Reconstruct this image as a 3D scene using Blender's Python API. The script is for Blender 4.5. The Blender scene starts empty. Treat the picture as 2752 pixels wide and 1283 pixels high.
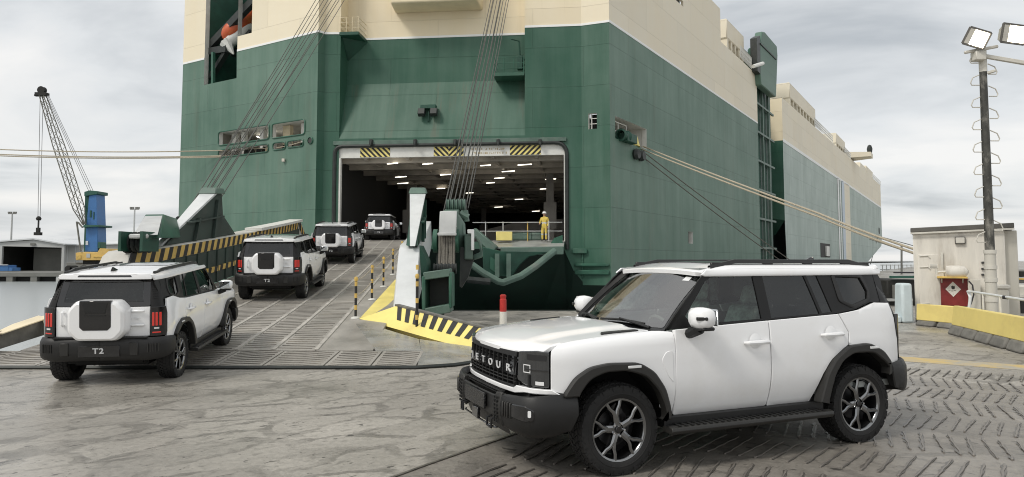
import bpy, bmesh, math, random
from mathutils import Vector, Matrix
V = Vector
R = math.radians
random.seed(7)
scene = bpy.context.scene
COL = scene.collection

# ------------------------------------------------------------------ camera
FPX, HORIZ, CAMH = 1850.0, 700.0, 1.83          # focal length and horizon in photograph pixels (2752 x 1283), eye height in metres
PITCH = math.atan(FPX / 30000.0)
PPY = HORIZ - FPX * math.tan(PITCH)
cam_data = bpy.data.cameras.new('camera')
cam = bpy.data.objects.new('camera', cam_data)
COL.objects.link(cam)
cam.location = (0, 0, CAMH)
cam.rotation_euler = (math.pi / 2 + PITCH, 0, 0)
cam_data.sensor_width = 36.0
cam_data.lens = 36.0 * FPX / 2752.0
cam_data.shift_y = -(641.5 - PPY) / 2752.0
cam_data.clip_start = 0.1
cam_data.clip_end = 6000
scene.camera = cam

def ray(px, py):
    a, b, c = px - 1376.0, PPY - py, FPX
    return V((a, c * math.cos(PITCH) - b * math.sin(PITCH), c * math.sin(PITCH) + b * math.cos(PITCH)))
def at(px, py, Y):                                # point of the place at depth Y seen at that pixel
    r = ray(px, py); k = Y / r.y
    return V((r.x * k, Y, CAMH + r.z * k))
def atz(px, py, z):                               # the same at height z
    r = ray(px, py); k = (z - CAMH) / r.z
    return V((r.x * k, r.y * k, z))
def onplane(px, py, p, d):                        # the same on a vertical plane through plan point p along plan direction d
    r = ray(px, py); n = V((-d[1], d[0]))
    k = n.dot(V((p[0], p[1]))) / n.dot(V((r.x, r.y)))
    return V((r.x * k, r.y * k, CAMH + r.z * k))

# ------------------------------------------------------------------ light
SUN_EL, SUN_AZ = R(48), R(-128)                   # elevation; azimuth measured from +Y (ahead) towards +X (right)
world = bpy.data.worlds.new('World'); scene.world = world; world.use_nodes = True
nt = world.node_tree; nt.nodes.clear()
wn = lambda t: nt.nodes.new(t)
w_out = wn('ShaderNodeOutputWorld')
sky = wn('ShaderNodeTexSky'); sky.sky_type = 'NISHITA'; sky.sun_disc = False
sky.sun_elevation = SUN_EL; sky.sun_rotation = SUN_AZ; sky.air_density = 1.0; sky.dust_density = 3.0
bg_sky = wn('ShaderNodeBackground'); bg_sky.inputs[1].default_value = 0.10
nt.links.new(sky.outputs[0], bg_sky.inputs[0])
tc = wn('ShaderNodeTexCoord'); sep = wn('ShaderNodeSeparateXYZ'); nt.links.new(tc.outputs['Generated'], sep.inputs[0])
# clouds lie on a flat layer: divide the direction by its height
hgt = wn('ShaderNodeMath'); hgt.operation = 'MAXIMUM'; hgt.inputs[1].default_value = 0.0; nt.links.new(sep.outputs[2], hgt.inputs[0])
add = wn('ShaderNodeMath'); add.operation = 'ADD'; add.inputs[1].default_value = 0.16; nt.links.new(hgt.outputs[0], add.inputs[0])
dx = wn('ShaderNodeMath'); dx.operation = 'DIVIDE'; nt.links.new(sep.outputs[0], dx.inputs[0]); nt.links.new(add.outputs[0], dx.inputs[1])
dy = wn('ShaderNodeMath'); dy.operation = 'DIVIDE'; nt.links.new(sep.outputs[1], dy.inputs[0]); nt.links.new(add.outputs[0], dy.inputs[1])
cmb = wn('ShaderNodeCombineXYZ'); nt.links.new(dx.outputs[0], cmb.inputs[0]); nt.links.new(dy.outputs[0], cmb.inputs[1])
n1 = wn('ShaderNodeTexNoise'); n1.inputs['Scale'].default_value = 0.8; n1.inputs['Detail'].default_value = 7; n1.inputs['Roughness'].default_value = 0.52; n1.inputs['Distortion'].default_value = 0.5
mp = wn('ShaderNodeMapping'); mp.inputs['Location'].default_value = (3.1, 1.7, 0); mp.inputs['Rotation'].default_value = (0, 0, R(20)); mp.inputs['Scale'].default_value = (1.15, 1.25, 1)
nt.links.new(cmb.outputs[0], mp.inputs[0]); nt.links.new(mp.outputs[0], n1.inputs['Vector'])
cr = wn('ShaderNodeValToRGB'); nt.links.new(n1.outputs[0], cr.inputs[0])
cr.color_ramp.elements[0].position = 0.22; cr.color_ramp.elements[0].color = (0.34, 0.37, 0.395, 1)
cr.color_ramp.elements[1].position = 0.62; cr.color_ramp.elements[1].color = (0.84, 0.83, 0.81, 1)
e = cr.color_ramp.elements.new(0.46); e.color = (0.70, 0.715, 0.72, 1)
bg_cl = wn('ShaderNodeBackground'); bg_cl.inputs[1].default_value = 1.0; nt.links.new(cr.outputs[0], bg_cl.inputs[0])
mixs = wn('ShaderNodeMixShader'); mixs.inputs[0].default_value = 0.88
nt.links.new(bg_sky.outputs[0], mixs.inputs[1]); nt.links.new(bg_cl.outputs[0], mixs.inputs[2]); nt.links.new(mixs.outputs[0], w_out.inputs[0])

sun_data = bpy.data.lights.new('sun', 'SUN'); sun_data.energy = 1.5; sun_data.angle = R(14); sun_data.color = (1.0, 0.95, 0.87)
sun = bpy.data.objects.new('sun', sun_data); COL.objects.link(sun)
sdir = V((math.sin(SUN_AZ) * math.cos(SUN_EL), math.cos(SUN_AZ) * math.cos(SUN_EL), math.sin(SUN_EL)))
sun.rotation_euler = sdir.to_track_quat('Z', 'Y').to_euler()
sun.location = (-20, -20, 40)
scene.view_settings.view_transform = 'Standard'
scene.view_settings.look = 'None'
scene.view_settings.gamma = 1.0
scene.view_settings.exposure = 0.25
scene.view_settings.use_curve_mapping = False
scene.cycles.filter_width = 1.05

# ------------------------------------------------------------------ materials
MATS = {}
def nmat(name):
    m = bpy.data.materials.new(name); m.use_nodes = True; MATS[name] = m
    return m, m.node_tree, m.node_tree.nodes['Principled BSDF']
def simple(name, col, rough=0.5, metal=0.0, coat=0.0, var=0.0, scale=6.0, bump=0.0, bscale=40.0, spec=0.5, dirt=None, dirt_amt=0.0, stretch=(1, 1, 1), emit=None, estr=0.0):
    """plain colour with noise variation, optional dirt colour in patches and fine relief"""
    m, t, b = nmat(name); L = t.links.new
    b.inputs['Base Color'].default_value = (*col, 1); b.inputs['Roughness'].default_value = rough
    b.inputs['Metallic'].default_value = metal; b.inputs['Coat Weight'].default_value = coat; b.inputs['Coat Roughness'].default_value = 0.04
    b.inputs['Specular IOR Level'].default_value = spec
    if emit: b.inputs['Emission Color'].default_value = (*emit, 1); b.inputs['Emission Strength'].default_value = estr
    if var or dirt or bump:
        c = t.nodes.new('ShaderNodeTexCoord'); mp = t.nodes.new('ShaderNodeMapping'); mp.inputs['Scale'].default_value = stretch
        L(c.outputs['Object'], mp.inputs[0])
    last = None
    if var:
        n = t.nodes.new('ShaderNodeTexNoise'); n.inputs['Scale'].default_value = scale; n.inputs['Detail'].default_value = 8; n.inputs['Roughness'].default_value = 0.62; L(mp.outputs[0], n.inputs['Vector'])
        mr = t.nodes.new('ShaderNodeMapRange'); mr.inputs[1].default_value = 0.3; mr.inputs[2].default_value = 0.7
        mr.inputs[3].default_value = 1 - var; mr.inputs[4].default_value = 1 + var; L(n.outputs[0], mr.inputs[0])
        mx = t.nodes.new('ShaderNodeMix'); mx.data_type = 'RGBA'; mx.blend_type = 'MULTIPLY'; mx.inputs[0].default_value = 1
        mx.inputs[6].default_value = (*col, 1); L(mr.outputs[0], mx.inputs[7]); last = mx.outputs[2]
        mr2 = t.nodes.new('ShaderNodeMapRange'); mr2.inputs[1].default_value = 0.3; mr2.inputs[2].default_value = 0.7
        mr2.inputs[3].default_value = max(rough - 0.08, 0.02); mr2.inputs[4].default_value = min(rough + 0.08, 1); L(n.outputs[0], mr2.inputs[0]); L(mr2.outputs[0], b.inputs['Roughness'])
    if dirt:
        n2 = t.nodes.new('ShaderNodeTexNoise'); n2.inputs['Scale'].default_value = scale * 0.45; n2.inputs['Detail'].default_value = 9; n2.inputs['Roughness'].default_value = 0.68; L(mp.outputs[0], n2.inputs['Vector'])
        mr = t.nodes.new('ShaderNodeMapRange'); mr.inputs[1].default_value = 0.52; mr.inputs[2].default_value = 0.72; mr.inputs[3].default_value = 0; mr.inputs[4].default_value = dirt_amt; L(n2.outputs[0], mr.inputs[0])
        mx = t.nodes.new('ShaderNodeMix'); mx.data_type = 'RGBA'; L(mr.outputs[0], mx.inputs[0]); mx.inputs[7].default_value = (*dirt, 1)
        if last: L(last, mx.inputs[6])
        else: mx.inputs[6].default_value = (*col, 1)
        last = mx.outputs[2]
    if last: L(last, b.inputs['Base Color'])
    if bump:
        n3 = t.nodes.new('ShaderNodeTexNoise'); n3.inputs['Scale'].default_value = bscale; n3.inputs['Detail'].default_value = 5; L(mp.outputs[0], n3.inputs['Vector'])
        bp = t.nodes.new('ShaderNodeBump'); bp.inputs['Strength'].default_value = bump; bp.inputs['Distance'].default_value = 0.02; L(n3.outputs[0], bp.inputs['Height']); L(bp.outputs[0], b.inputs['Normal'])
    return m
def glassmat(name, tint, trans, rough=0.02, ior=1.55):
    """thin glazing: part see-through and tinted, part mirror by viewing angle"""
    m = bpy.data.materials.new(name); m.use_nodes = True; MATS[name] = m; t = m.node_tree; t.nodes.clear(); L = t.links.new
    o = t.nodes.new('ShaderNodeOutputMaterial'); tr = t.nodes.new('ShaderNodeBsdfTransparent'); tr.inputs[0].default_value = (*tint, 1)
    df = t.nodes.new('ShaderNodeBsdfDiffuse'); df.inputs[0].default_value = (0.012, 0.014, 0.014, 1)
    mx0 = t.nodes.new('ShaderNodeMixShader'); mx0.inputs[0].default_value = trans; L(df.outputs[0], mx0.inputs[1]); L(tr.outputs[0], mx0.inputs[2])
    gl = t.nodes.new('ShaderNodeBsdfGlossy'); gl.inputs['Roughness'].default_value = rough
    fr = t.nodes.new('ShaderNodeFresnel'); fr.inputs[0].default_value = ior
    mx = t.nodes.new('ShaderNodeMixShader'); L(fr.outputs[0], mx.inputs[0]); L(mx0.outputs[0], mx.inputs[1]); L(gl.outputs[0], mx.inputs[2]); L(mx.outputs[0], o.inputs[0])
    return m

# ------------------------------------------------------------------ mesh helpers
class MB:
    def __init__(s): s.v = []; s.f = []; s.m = []
    def add(s, vs, fs, mi=0):
        o = len(s.v); s.v += [tuple(p) for p in vs]; s.f += [tuple(i + o for i in f) for f in fs]; s.m += [mi] * len(fs); return s
    def hexa(s, p, mi=0):                          # 4 bottom then 4 top points
        return s.add(p, [(3, 2, 1, 0), (4, 5, 6, 7), (0, 1, 5, 4), (1, 2, 6, 5), (2, 3, 7, 6), (3, 0, 4, 7)], mi)
    def box(s, c, size, rz=0.0, mi=0, M=None):
        x, y, z = size[0] / 2, size[1] / 2, size[2] / 2
        pts = [V(q) for q in ((-x, -y, -z), (x, -y, -z), (x, y, -z), (-x, y, -z), (-x, -y, z), (x, -y, z), (x, y, z), (-x, y, z))]
        if M is None: M = Matrix.Rotation(rz, 3, 'Z')
        return s.hexa([M @ q + V(c) for q in pts], mi)
    def beam(s, a, b, w, h, mi=0, up=(0, 0, 1)):   # rectangular bar between two points
        a, b = V(a), V(b); d = (b - a); d.normalize(); sd = d.cross(V(up))
        if sd.length < 1e-4: sd = d.cross(V((0, 1, 0)))
        sd.normalize(); u = sd.cross(d); sd *= w / 2; u *= h / 2
        return s.hexa([a - sd - u, a + sd - u, b + sd - u, b - sd - u, a - sd + u, a + sd + u, b + sd + u, b - sd + u], mi)
    def prism(s, poly, vec, mi=0, mi_side=None):   # polygon swept along a vector
        n = len(poly); p = [V(q) for q in poly]; vec = V(vec)
        nrm = V((0, 0, 0))
        for i in range(n): nrm += (p[i] - p[0]).cross(p[(i + 1) % n] - p[0])
        if nrm.dot(vec) > 0: p = p[::-1]
        vs = p + [q + vec for q in p]
        s.add(vs, [tuple(range(n)), tuple(range(2 * n - 1, n - 1, -1))], mi)
        o = len(s.v) - 2 * n
        for i in range(n):
            j = (i + 1) % n; s.f.append((o + j, o + i, o + n + i, o + n + j)); s.m.append(mi if mi_side is None else mi_side)
        return s
    def tube(s, pts, r, n=8, mi=0, cap=True):
        pts = [V(p) for p in pts]; rs = r if isinstance(r, (list, tuple)) else [r] * len(pts); rings = []
        prev = None
        for i, p in enumerate(pts):
            d = (pts[min(i + 1, len(pts) - 1)] - pts[max(i - 1, 0)]).normalized()
            if prev is None:
                a = d.cross(V((0, 0, 1)))
                if a.length < 1e-3: a = d.cross(V((0, 1, 0)))
            else: a = prev - d * prev.dot(d)
            a.normalize(); prev = a; b = d.cross(a)
            rings.append([p + (a * math.cos(2 * math.pi * k / n) + b * math.sin(2 * math.pi * k / n)) * rs[i] for k in range(n)])
        vs = [q for r_ in rings for q in r_]; fs = []
        for i in range(len(pts) - 1):
            for k in range(n):
                k2 = (k + 1) % n; fs.append((i * n + k, i * n + k2, (i + 1) * n + k2, (i + 1) * n + k))
        if cap: fs.append(tuple(range(n - 1, -1, -1))); fs.append(tuple((len(pts) - 1) * n + k for k in range(n)))
        return s.add(vs, fs, mi)
    def lathe(s, prof, o, ax, n=24, mi=0, closed=False):  # prof = (radius, height) along axis ax from o
        o, ax = V(o), V(ax).normalized(); a = ax.orthogonal().normalized(); b = ax.cross(a); m = len(prof); vs = []; fs = []
        for r_, h in prof:
            for k in range(n):
                t = 2 * math.pi * k / n; vs.append(o + ax * h + (a * math.cos(t) + b * math.sin(t)) * r_)
        for i in range(m - 1 + (1 if closed else 0)):
            i2 = (i + 1) % m
            for k in range(n):
                k2 = (k + 1) % n; fs.append((i * n + k, i * n + k2, i2 * n + k2, i2 * n + k))
        return s.add(vs, fs, mi)
    def mirror_y(s):
        t = MB(); t.v = [(x, -y, z) for x, y, z in s.v]; t.f = [f[::-1] for f in s.f]; t.m = list(s.m); return t
    def join(s, t):
        o = len(s.v); s.v += t.v; s.f += [tuple(i + o for i in f) for f in t.f]; s.m += t.m; return s
    def mesh(s, name, mats, smooth=35, fix=True):
        me = bpy.data.meshes.new(name); me.from_pydata(s.v, [], s.f)
        for m in mats: me.materials.append(MATS[m])
        me.polygons.foreach_set('material_index', s.m)
        if fix:
            bm = bmesh.new(); bm.from_mesh(me); bmesh.ops.recalc_face_normals(bm, faces=bm.faces); bm.to_mesh(me); bm.free()
        if smooth:
            me.shade_smooth(); me.set_sharp_from_angle(angle=R(smooth))
        me.update(); return me
    def build(s, name, mats, parent=None, smooth=35, bevel=0.0, fix=True, seg=1):
        if isinstance(mats, str): mats = [mats]
        o = bpy.data.objects.new(name, s.mesh(name, mats, smooth, fix)); COL.objects.link(o)
        if parent is not None: setparent(o, parent)
        if bevel:
            b = o.modifiers.new('bevel', 'BEVEL'); b.width = bevel; b.segments = seg; b.limit_method = 'ANGLE'; b.angle_limit = R(40); b.harden_normals = False
        return o
def setparent(o, parent):
    o.parent = parent
    M = Matrix.Translation(parent.location) if parent.type == 'EMPTY' else Matrix.Identity(4)
    o.matrix_parent_inverse = M.inverted()
def tag(o, label=None, cat=None, group=None, kind=None):
    if label: o['label'] = label
    if cat: o['category'] = cat
    if group: o['group'] = group
    if kind: o['kind'] = kind
    return o
def thing(name, loc, label, cat, group=None):
    o = bpy.data.objects.new(name, None); COL.objects.link(o); o.location = loc; o.empty_display_size = 0.3
    return tag(o, label, cat, group)
def copytree(o, parent=None):
    c = o.copy(); COL.objects.link(c)
    if parent is not None: c.parent = parent
    for ch in list(o.children): copytree(ch, c)
    return c
def fillet(poly, r, n=3):
    out = []; m = len(poly)
    for i in range(m):
        p0, p, p1 = V(poly[i - 1]), V(poly[i]), V(poly[(i + 1) % m])
        rr = r[i] if isinstance(r, (list, tuple)) else r
        a, b = (p0 - p), (p1 - p); k = min(rr, a.length * 0.45, b.length * 0.45)
        if k < 1e-5: out.append(tuple(p)); continue
        q0, q1 = p + a.normalized() * k, p + b.normalized() * k
        for j in range(n + 1):
            t = j / n; out.append(tuple(q0.lerp(p, t).lerp(p.lerp(q1, t), t)))
    return out
def inpoly(x, y, poly):
    c = False; j = len(poly) - 1
    for i in range(len(poly)):
        if (poly[i][1] > y) != (poly[j][1] > y) and x < (poly[j][0] - poly[i][0]) * (y - poly[i][1]) / (poly[j][1] - poly[i][1]) + poly[i][0]: c = not c
        j = i
    return c
def lerp(a, b, t): return a + (b - a) * t
def pw(x, pts):                                   # piecewise linear function
    if x <= pts[0][0]: return pts[0][1]
    for (a, fa), (b, fb) in zip(pts, pts[1:]):
        if x <= b: return fa + (fb - fa) * (x - a) / (b - a)
    return pts[-1][1]
def sst(a, b, x):
    t = min(max((x - a) / (b - a), 0), 1); return t * t * (3 - 2 * t)
def sheet(poly, S, res=(0.12, 0.1), r=0.006, depth=0.025, out=None, holes=(), off=0.0):
    """a 2-D outline cut into a grid, laid on the surface S(u, v), with rolled edges and an inward rim"""
    bm = bmesh.new(); vs = [bm.verts.new((p[0], p[1], 0)) for p in poly]; bm.faces.new(vs)
    def cut(co, no):
        bmesh.ops.bisect_plane(bm, geom=bm.verts[:] + bm.edges[:] + bm.faces[:], dist=1e-5, plane_co=co, plane_no=no)
    for h in holes:
        for i in range(len(h)):
            a, b = V(h[i]), V(h[(i + 1) % len(h)]); d = b - a; cut((a.x, a.y, 0), (-d.y, d.x, 0))
    us = [p[0] for p in poly]; ws = [p[1] for p in poly]
    for k in range(2):
        lo, hi = (min(us), max(us)) if k == 0 else (min(ws), max(ws)); n = int((hi - lo) / res[k])
        for i in range(1, n + 1):
            c = lo + (hi - lo) * i / (n + 1); cut((c, 0, 0) if k == 0 else (0, c, 0), (1, 0, 0) if k == 0 else (0, 1, 0))
    if holes:
        dead = [f for f in bm.faces if any(inpoly(f.calc_center_median().x, f.calc_center_median().y, h) for h in holes)]
        bmesh.ops.delete(bm, geom=dead, context='FACES')
    if r > 0:
        bmesh.ops.inset_region(bm, faces=bm.faces[:], thickness=r, depth=0, use_boundary=True, use_even_offset=False)
        bmesh.ops.remove_doubles(bm, verts=bm.verts[:], dist=1e-5)
        for v in bm.verts:
            if v.is_boundary: v.co.z = -r * 0.8
    if depth > 0:
        be = [e_ for e_ in bm.edges if e_.is_boundary]
        ex = bmesh.ops.extrude_edge_only(bm, edges=be)['geom']
        for v in ex:
            if isinstance(v, bmesh.types.BMVert): v.co.z = -depth
    bm.verts.index_update(); bm.verts.ensure_lookup_table(); bm.normal_update()
    mb = MB(); e_ = 1e-3; cache = {}
    for v in bm.verts:
        u, w, d = v.co
        p = S(u, w); a = S(u + e_, w) - S(u - e_, w); b = S(u, w + e_) - S(u, w - e_); n = a.cross(b)
        if n.length > 0: n.normalize()
        o_ = out(p) if callable(out) else V(out)
        if n.dot(o_) < 0: n = -n
        mb.v.append(tuple(p + n * (d + off)))
    flip = False
    for f in bm.faces: mb.f.append(tuple(v.index for v in f.verts)); mb.m.append(0)
    bm.free()
    # face orientation: make it agree with out
    if mb.f:
        f = max(mb.f, key=lambda q: len(q)); pts = [V(mb.v[i]) for i in f]; n = (pts[1] - pts[0]).cross(pts[2] - pts[1])
    return mb
def text_mesh(body, size, depth, name='lettering', bold=0.0):
    cu = bpy.data.curves.new(name, 'FONT'); cu.body = body; cu.size = size; cu.extrude = depth; cu.align_x = 'CENTER'; cu.align_y = 'CENTER'; cu.offset = bold; cu.resolution_u = 3
    o = bpy.data.objects.new(name, cu); COL.objects.link(o); dg = bpy.context.evaluated_depsgraph_get(); me = bpy.data.meshes.new_from_object(o.evaluated_get(dg))
    bpy.data.objects.remove(o); mb = MB(); mb.v = [tuple(v.co) for v in me.vertices]; mb.f = [tuple(p.vertices) for p in me.polygons]; mb.m = [0] * len(mb.f); bpy.data.meshes.remove(me)
    return mb
def xform(mb, M):
    mb.v = [tuple(M @ V(p)) for p in mb.v]; return mb
simple('car_white', (0.86, 0.865, 0.87), 0.14, coat=0.50, spec=0.4, dirt=(0.70, 0.68, 0.64), dirt_amt=0.35, scale=3.0)
simple('car_plastic', (0.009, 0.009, 0.009), 0.5, var=0.15, scale=30, bump=0.05, bscale=400)
simple('car_arch', (0.020, 0.0195, 0.018), 0.5, var=0.10, scale=12, bump=0.04, bscale=400)
simple('car_gloss_black', (0.008, 0.008, 0.009), 0.10, coat=0.6)
simple('car_dark', (0.006, 0.006, 0.006), 0.85)
simple('tyre_rubber', (0.010, 0.010, 0.010), 0.75, var=0.25, scale=9, dirt=(0.04, 0.037, 0.034), dirt_amt=0.3)
simple('alloy', (0.25, 0.255, 0.26), 0.19, metal=1.0, coat=0.3)
simple('alloy_dark', (0.05, 0.05, 0.052), 0.35, metal=0.8)
simple('chrome', (0.75, 0.76, 0.78), 0.12, metal=1.0)
simple('silver_letter', (0.72, 0.73, 0.74), 0.35, metal=0.2)
simple('headlamp', (0.02, 0.022, 0.024), 0.06, coat=1.0)
simple('lamp_white', (0.75, 0.76, 0.76), 0.2, coat=0.5)
simple('tail_red', (0.55, 0.03, 0.02), 0.25, coat=0.8, emit=(1.0, 0.05, 0.03), estr=0.10)
simple('amber', (0.5, 0.2, 0.03), 0.3)
simple('seat_cover', (0.74, 0.77, 0.755), 0.35, var=0.4, scale=14, bump=0.6, bscale=14)
simple('cabin_trim', (0.30, 0.32, 0.31), 0.7, var=0.1)
simple('roof_rail', (0.03, 0.03, 0.03), 0.4, metal=0.3)
glassmat('glass_clear', (0.80, 0.88, 0.84), 0.95, ior=3.6)
glassmat('glass_side', (0.78, 0.95, 0.87), 1.0, ior=1.7)
glassmat('glass_privacy', (0.22, 0.23, 0.225), 0.5, ior=1.7)
simple('car_frame', (0.007, 0.007, 0.007), 0.42, spec=0.3)
def hullmat(name, col, chalk, camt, ang, rough=0.55, seam=0.5, rust=0.0, zscale=1.0):
    """ship paint: chalked vertical runs, plate seams and weld lines; ang turns the pattern to the wall"""
    m, t, b = nmat(name); L = t.links.new; N = t.nodes.new
    c = N('ShaderNodeTexCoord'); mp = N('ShaderNodeMapping'); mp.inputs['Rotation'].default_value = (0, 0, -ang); L(c.outputs['Object'], mp.inputs[0])
    sp = N('ShaderNodeSeparateXYZ'); L(mp.outputs[0], sp.inputs[0])
    uv = N('ShaderNodeCombineXYZ'); L(sp.outputs[0], uv.inputs[0]); L(sp.outputs[2], uv.inputs[1])
    # runs
    m1 = N('ShaderNodeMapping'); m1.inputs['Scale'].default_value = (1.1, 0.09, 1); L(uv.outputs[0], m1.inputs[0])
    n1 = N('ShaderNodeTexNoise'); n1.inputs['Scale'].default_value = 1.0; n1.inputs['Detail'].default_value = 8; n1.inputs['Roughness'].default_value = 0.62; L(m1.outputs[0], n1.inputs['Vector'])
    n2 = N('ShaderNodeTexNoise'); n2.inputs['Scale'].default_value = 0.22; n2.inputs['Detail'].default_value = 6; L(uv.outputs[0], n2.inputs['Vector'])
    ad = N('ShaderNodeMath'); ad.operation = 'ADD'; L(n1.outputs[0], ad.inputs[0]); L(n2.outputs[0], ad.inputs[1])
    mr = N('ShaderNodeMapRange'); mr.inputs[1].default_value = 0.72; mr.inputs[2].default_value = 1.32; mr.inputs[3].default_value = max(0, camt - 0.16); mr.inputs[4].default_value = min(1, camt + 0.14); L(ad.outputs[0], mr.inputs[0])
    mx = N('ShaderNodeMix'); mx.data_type = 'RGBA'; mx.inputs[6].default_value = (*col, 1); mx.inputs[7].default_value = (*chalk, 1); L(mr.outputs[0], mx.inputs[0]); last = mx.outputs[2]
    # plates
    br = N('ShaderNodeTexBrick'); br.inputs['Scale'].default_value = 1.0; br.inputs['Brick Width'].default_value = 6.4; br.inputs['Row Height'].default_value = 2.55; br.inputs['Mortar Size'].default_value = 0.022; br.inputs['Mortar Smooth'].default_value = 0.3
    br.inputs['Color1'].default_value = (1.03, 1.03, 1.03, 1); br.inputs['Color2'].default_value = (0.95, 0.95, 0.95, 1); br.inputs['Mortar'].default_value = (1 - 0.32 * seam,) * 3 + (1,); L(uv.outputs[0], br.inputs['Vector'])
    m2 = N('ShaderNodeMix'); m2.data_type = 'RGBA'; m2.blend_type = 'MULTIPLY'; m2.inputs[0].default_value = 0.8; L(last, m2.inputs[6]); L(br.outputs[0], m2.inputs[7]); last = m2.outputs[2]
    if rust:
        m3 = N('ShaderNodeMapping'); m3.inputs['Scale'].default_value = (0.9, 0.07, 1); m3.inputs['Location'].default_value = (7, 3, 0); L(uv.outputs[0], m3.inputs[0])
        n4 = N('ShaderNodeTexNoise'); n4.inputs['Scale'].default_value = 1.0; n4.inputs['Detail'].default_value = 10; n4.inputs['Roughness'].default_value = 0.7; L(m3.outputs[0], n4.inputs['Vector'])
        r2 = N('ShaderNodeMapRange'); r2.inputs[1].default_value = 0.54; r2.inputs[2].default_value = 0.74; r2.inputs[3].default_value = 0; r2.inputs[4].default_value = rust; L(n4.outputs[0], r2.inputs[0])
        m4 = N('ShaderNodeMix'); m4.data_type = 'RGBA'; L(r2.outputs[0], m4.inputs[0]); L(last, m4.inputs[6]); m4.inputs[7].default_value = (0.13, 0.085, 0.055, 1); last = m4.outputs[2]
    L(last, b.inputs['Base Color']); b.inputs['Roughness'].default_value = rough
    bp = N('ShaderNodeBump'); bp.inputs['Strength'].default_value = 0.6; bp.inputs['Distance'].default_value = 0.035
    n5 = N('ShaderNodeTexNoise'); n5.inputs['Scale'].default_value = 0.55; n5.inputs['Detail'].default_value = 3; L(uv.outputs[0], n5.inputs['Vector'])
    a2 = N('ShaderNodeMath'); a2.operation = 'MULTIPLY_ADD'; a2.inputs[1].default_value = 1.6; L(n5.outputs[0], a2.inputs[0]); L(br.outputs['Fac'], a2.inputs[2]); L(a2.outputs[0], bp.inputs['Height']); L(bp.outputs[0], b.inputs['Normal'])
    return m
GREEN, CHALK = (0.014, 0.085, 0.050), (0.26, 0.36, 0.30)
CREAM, CREAMC = (0.80, 0.69, 0.48), (0.84, 0.78, 0.64)
A_T, A_S, A_D = math.atan2(.517, -.856), math.atan2(.840, .543), math.atan2(-.1046, .9945)
hullmat('green_transom', GREEN, CHALK, 0.36, A_T, rust=0.25)
hullmat('green_side', GREEN, CHALK, 0.42, A_S, rust=0.2, seam=.8)
hullmat('green_bow', GREEN, (0.48, 0.56, 0.52), 0.78, A_S, rust=0.15)  # chalked paint, whitened further so the colour carries the distance haze too
hullmat('green_stern', GREEN, CHALK, 0.06, A_D, rust=0.15)
hullmat('green_slope', GREEN, CHALK, 0.14, A_D, rust=0.65)
hullmat('green_chamfer', GREEN, CHALK, 0.17, A_D, rust=0.1)
hullmat('cream_transom', CREAM, CREAMC, 0.5, A_T, seam=.25)
hullmat('cream_stern', CREAM, CREAMC, 0.25, A_D, seam=.25, rust=.12)
hullmat('cream_side', CREAM, (0.78, 0.74, 0.63), 0.62, A_S, seam=.35)
simple('green_paint', (0.028, 0.105, 0.068), 0.5, var=0.3, scale=1.2, dirt=(0.12, 0.16, 0.13), dirt_amt=0.6)
simple('green_dark', (0.018, 0.075, 0.05), 0.55, var=0.3, scale=1.5, dirt=(0.02, 0.022, 0.02), dirt_amt=0.6)
simple('green_grey', (0.10, 0.16, 0.13), 0.5, var=0.25, scale=1.3, dirt=(0.20, 0.20, 0.18), dirt_amt=0.6)
simple('hull_black', (0.010, 0.012, 0.011), 0.6, var=0.3, scale=0.6, dirt=(0.02, 0.05, 0.035), dirt_amt=0.5)
simple('white_paint', (0.72, 0.72, 0.68), 0.45, var=0.08, scale=1.5, dirt=(0.35, 0.30, 0.22), dirt_amt=0.35)
simple('white_line', (0.85, 0.86, 0.85), 0.5)
simple('cream_paint', (0.76, 0.66, 0.46), 0.5, var=0.1, scale=1.0, dirt=(0.4, 0.33, 0.22), dirt_amt=0.3)
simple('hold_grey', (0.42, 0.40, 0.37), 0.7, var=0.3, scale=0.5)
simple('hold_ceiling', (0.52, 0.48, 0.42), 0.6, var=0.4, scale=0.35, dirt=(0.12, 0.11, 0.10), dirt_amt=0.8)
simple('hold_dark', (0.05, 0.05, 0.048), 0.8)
simple('deck_grey', (0.33, 0.34, 0.32), 0.35, var=0.25, scale=1.2, dirt=(0.16, 0.16, 0.15), dirt_amt=0.6)
simple('tube_light', (0.9, 0.9, 0.85), 0.4, emit=(1.0, 0.93, 0.78), estr=3.2)
simple('steel_grey', (0.50, 0.51, 0.50), 0.38, metal=0.15, var=0.14, scale=1.6, dirt=(0.28, 0.26, 0.23), dirt_amt=0.5)
simple('steel_dark', (0.035, 0.04, 0.038), 0.5, metal=0.3, var=0.3, scale=3)
simple('cable', (0.10, 0.10, 0.09), 0.6, metal=0.4)
simple('rope', (0.42, 0.37, 0.28), 0.9, var=0.3, scale=20, bump=0.6, bscale=60)
simple('rope_dark', (0.14, 0.13, 0.11), 0.9, var=0.3, scale=20)
simple('hazard_yellow', (0.66, 0.45, 0.12), 0.55, var=0.12, scale=3, dirt=(0.25, 0.18, 0.08), dirt_amt=0.5)
simple('hazard_black', (0.02, 0.02, 0.02), 0.55, var=0.2, scale=4)
simple('yellow_paint', (0.84, 0.71, 0.22), 0.5, var=0.10, scale=1.2, dirt=(0.55, 0.42, 0.14), dirt_amt=0.6)
simple('yellow_bright', (0.82, 0.70, 0.24), 0.5, var=0.08, scale=2, dirt=(0.4, 0.3, 0.12), dirt_amt=0.4)
simple('orange', (0.55, 0.10, 0.03), 0.4, var=0.15, scale=2, dirt=(0.65, 0.42, 0.12), dirt_amt=0.7)
simple('brown_print', (0.42, 0.33, 0.18), 0.7)
simple('stripe_blue', (0.50, 0.58, 0.66), 0.5)
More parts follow.
